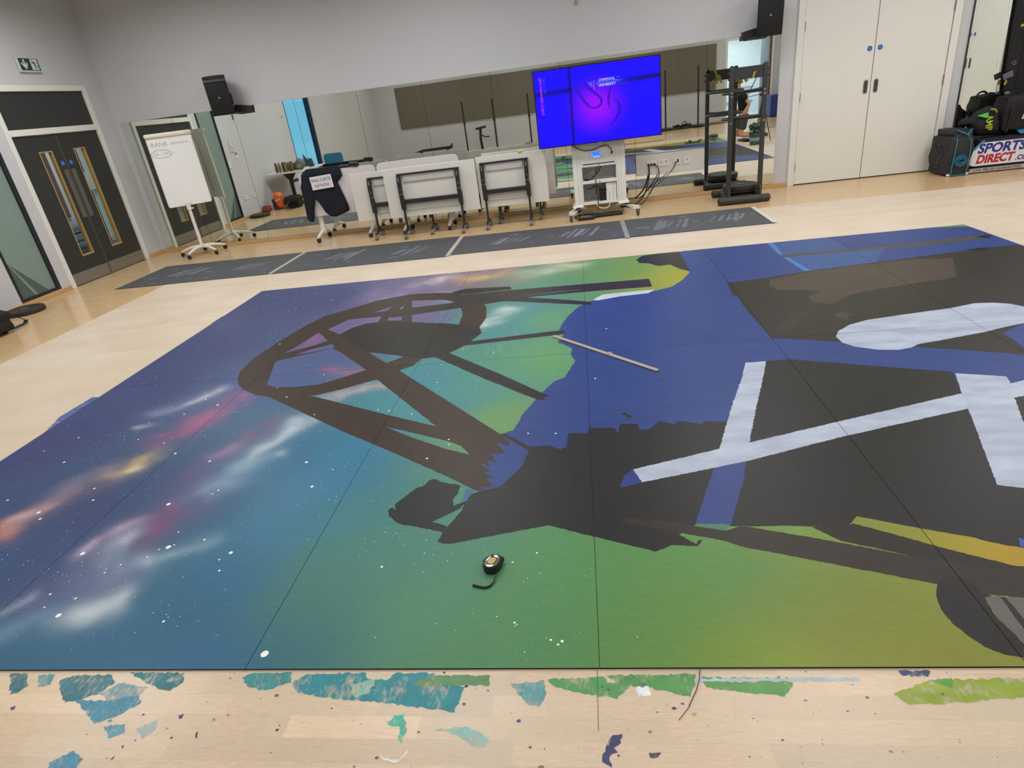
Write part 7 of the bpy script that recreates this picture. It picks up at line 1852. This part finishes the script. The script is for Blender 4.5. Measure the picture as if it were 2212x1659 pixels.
obj('roll', MB().tube([(-6.62, 4.92, 0.815), (-6.30, 4.95, 0.815)], 0.078, 14), M('olive_cloth', (84, 82, 62), 0.85, var=0.15), rl, True)
hm = thing('respirator', 'grey respirator mask with yellow filter at the end of the spray can row', 'mask', (-6.17, 5.1, 0.735))
obj('mask', MB().ball((-6.18, 5.12, 0.86), (0.22, 0.2, 0.25)), M('mask_grey', (104, 108, 122), 0.5), hm, True)
obj('filter', MB().lathe([(0.045, 0), (0.045, 0.05)], (-6.18, 5.20, 0.82), 14, 'y'), M('filter_yellow', (150, 132, 60), 0.5), hm, True)
bc = thing('paint_jar', 'dark paint jar at the window end of the white table', 'jar', (-6.15, 4.6, 0.735))
obj('jar', MB().lathe([(0.045, 0), (0.05, 0.01), (0.05, 0.13), (0.035, 0.15)], (-6.15, 4.6, 0.735), 16), M('jar_dark', (60, 58, 74), 0.4), bc, True)
obj('lid', MB().lathe([(0.04, 0.15), (0.04, 0.18), (0.036, 0.184)], (-6.15, 4.6, 0.735), 16), M('jar_lid', (84, 66, 58), 0.5), bc, True)
ob = thing('carrier_bag', 'orange and navy carrier bag on the floor before the white table', 'bag', (-6.72, 5.6, 0))
OBX, OBY = 0.10, 0.30
obj('body', puff([(-6.78, 0.005), (-6.79, 0.26), (-6.75, 0.36), (-6.62, 0.37), (-6.56, 0.33), (-6.55, 0.18), (-6.58, 0.005)], 5.59, 0.18, 0.04, 0.09, 0.012, 3, 0.5), M('orange_plastic', (226, 106, 42), 0.45, var=0.08), ob, True)
obj('navy_side', MB().prism([(-6.78, 0.012), (-6.79, 0.24), (-6.74, 0.24), (-6.66, 0.012)], 5.65, 5.688, 'xz'), M('bag_navy', (56, 48, 84), 0.5), ob)
obj('print', MB().prism([(-6.64, 0.30), (-6.57, 0.29), (-6.58, 0.345), (-6.64, 0.35)], 5.64, 5.665, 'xz'), M('bag_print', (236, 190, 160), 0.5), ob)
obj('print', MB().prism([(-6.72, 0.18), (-6.61, 0.20), (-6.61, 0.235), (-6.72, 0.215)], 5.66, 5.684, 'xz'), M('bag_print', (236, 190, 160), 0.5), ob)
rb = thing('brick_red_bag', 'small brick red pouch on the floor beside the orange carrier bag', 'bag', (-6.885, 5.80, 0))
obj('body', soft_box((-6.885, 5.80, 0.06), (0.16, 0.18, 0.12), 0.4, 0.008, 5, 6), M('brick_red', (140, 66, 44), 0.7, var=0.15), rb, True)
ch = thing('plastic_chair', 'teal plastic chair beyond the white table near the tall window', 'chair', (-5.72, 4.5, 0))
teal_m = M('teal_plastic', (38, 120, 150), 0.4, var=0.04)
XC = -5.74
obj('seat', MB().bx(XC - 0.23, XC + 0.23, 4.25, 4.70, 0.43, 0.46, 0.015, 2), teal_m, ch, True)
obj('backrest', MB().prism(rounded(XC - 0.23, XC + 0.23, 0.62, 0.95, 0.07), 4.22, 4.25, 'xz'), teal_m, ch)
for x in (XC - 0.2, XC + 0.2):
    for y in (4.27, 4.67):
        obj('leg', MB().tube([(x, y, 0.0), (x, y, 0.435)], 0.012, 8), steel_m, ch, True)
    obj('back_stay', MB().tube([(x, 4.27, 0.44), (x, 4.235, 0.70)], 0.012, 8), steel_m, ch, True)
fld = thing('teal_folder', 'dark teal folded card standing at the window end of the white table', 'card', (-6.25, 4.3, 0.735))
obj('card', MB().prism([(-6.45, 0.737), (-6.25, 0.737), (-6.42, 1.02)], 4.32, 4.326, 'xz'), M('teal_card', (40, 84, 84), 0.6), fld)
obj('card', MB().prism([(-6.30, 0.737), (-6.16, 0.737), (-6.30, 0.93)], 4.37, 4.376, 'xz'), M('teal_card', (40, 84, 84), 0.6), fld)

# wall plates on the left wall
def plate(label, y, z, w, hgt, parts=(), name='wall_switch'):
    t = thing(name, label, 'wall plate', (-WX, y, z))
    obj('plate', MB().bx(-WX, -WX + 0.012, y - w / 2, y + w / 2, z - hgt / 2, z + hgt / 2, 0.003), switch_m, t)
    for q_, (n_, dy, dz, pw, ph, m) in enumerate(parts):
        obj(n_, MB().bx(-WX + 0.011, -WX + 0.014 + 0.0015 * q_, y + dy - pw / 2, y + dy + pw / 2, z + dz - ph / 2, z + dz + ph / 2, 0.001), m, t)
grey_p = M('notice_grey', (150, 150, 156), 0.5)
plate('framed paper notice on the left wall, reflected right of the flipchart', 6.33, 1.42, 0.16, 0.24, (('frame', 0, 0, 0.15, 0.23, grey_p), ('sheet', 0, 0, 0.13, 0.21, M('notice_paper', (206, 206, 208), 0.7)), ('mark', 0, -0.04, 0.035, 0.06, grey_p)), 'wall_notice')
plate('white thermostat with dark display on the left wall below the notice', 6.23, 1.24, 0.09, 0.14, (('display', 0.0, 0.025, 0.05, 0.05, M('display_dark', (50, 50, 60), 0.4)),), 'thermostat')
plate('white light switch on the left wall nearest the sidelight', 6.58, 1.08, 0.085, 0.13, (('rocker', 0, 0, 0.03, 0.05, switch_m),))
plate('low white wall socket nearer the sidelight', 6.34, 0.41, 0.13, 0.085, (('rocker', 0, 0.015, 0.02, 0.025, grey_p),), 'wall_socket')
plate('low white wall socket farther from the sidelight', 5.95, 0.40, 0.13, 0.085, (('rocker', 0, 0.015, 0.02, 0.025, grey_p),), 'wall_socket')
plate('small dark sensor high on the left wall', 5.95, 1.93, 0.06, 0.14, (('face', 0, 0.01, 0.05, 0.10, M('display_dark', (50, 50, 60), 0.4)),), 'wall_sensor')
plate('small white beacon on the left wall by the tall window', 3.68, 1.85, 0.08, 0.16, (('lens', 0, 0, 0.05, 0.09, M('lens_grey', (150, 152, 152), 0.3)),), 'wall_beacon')
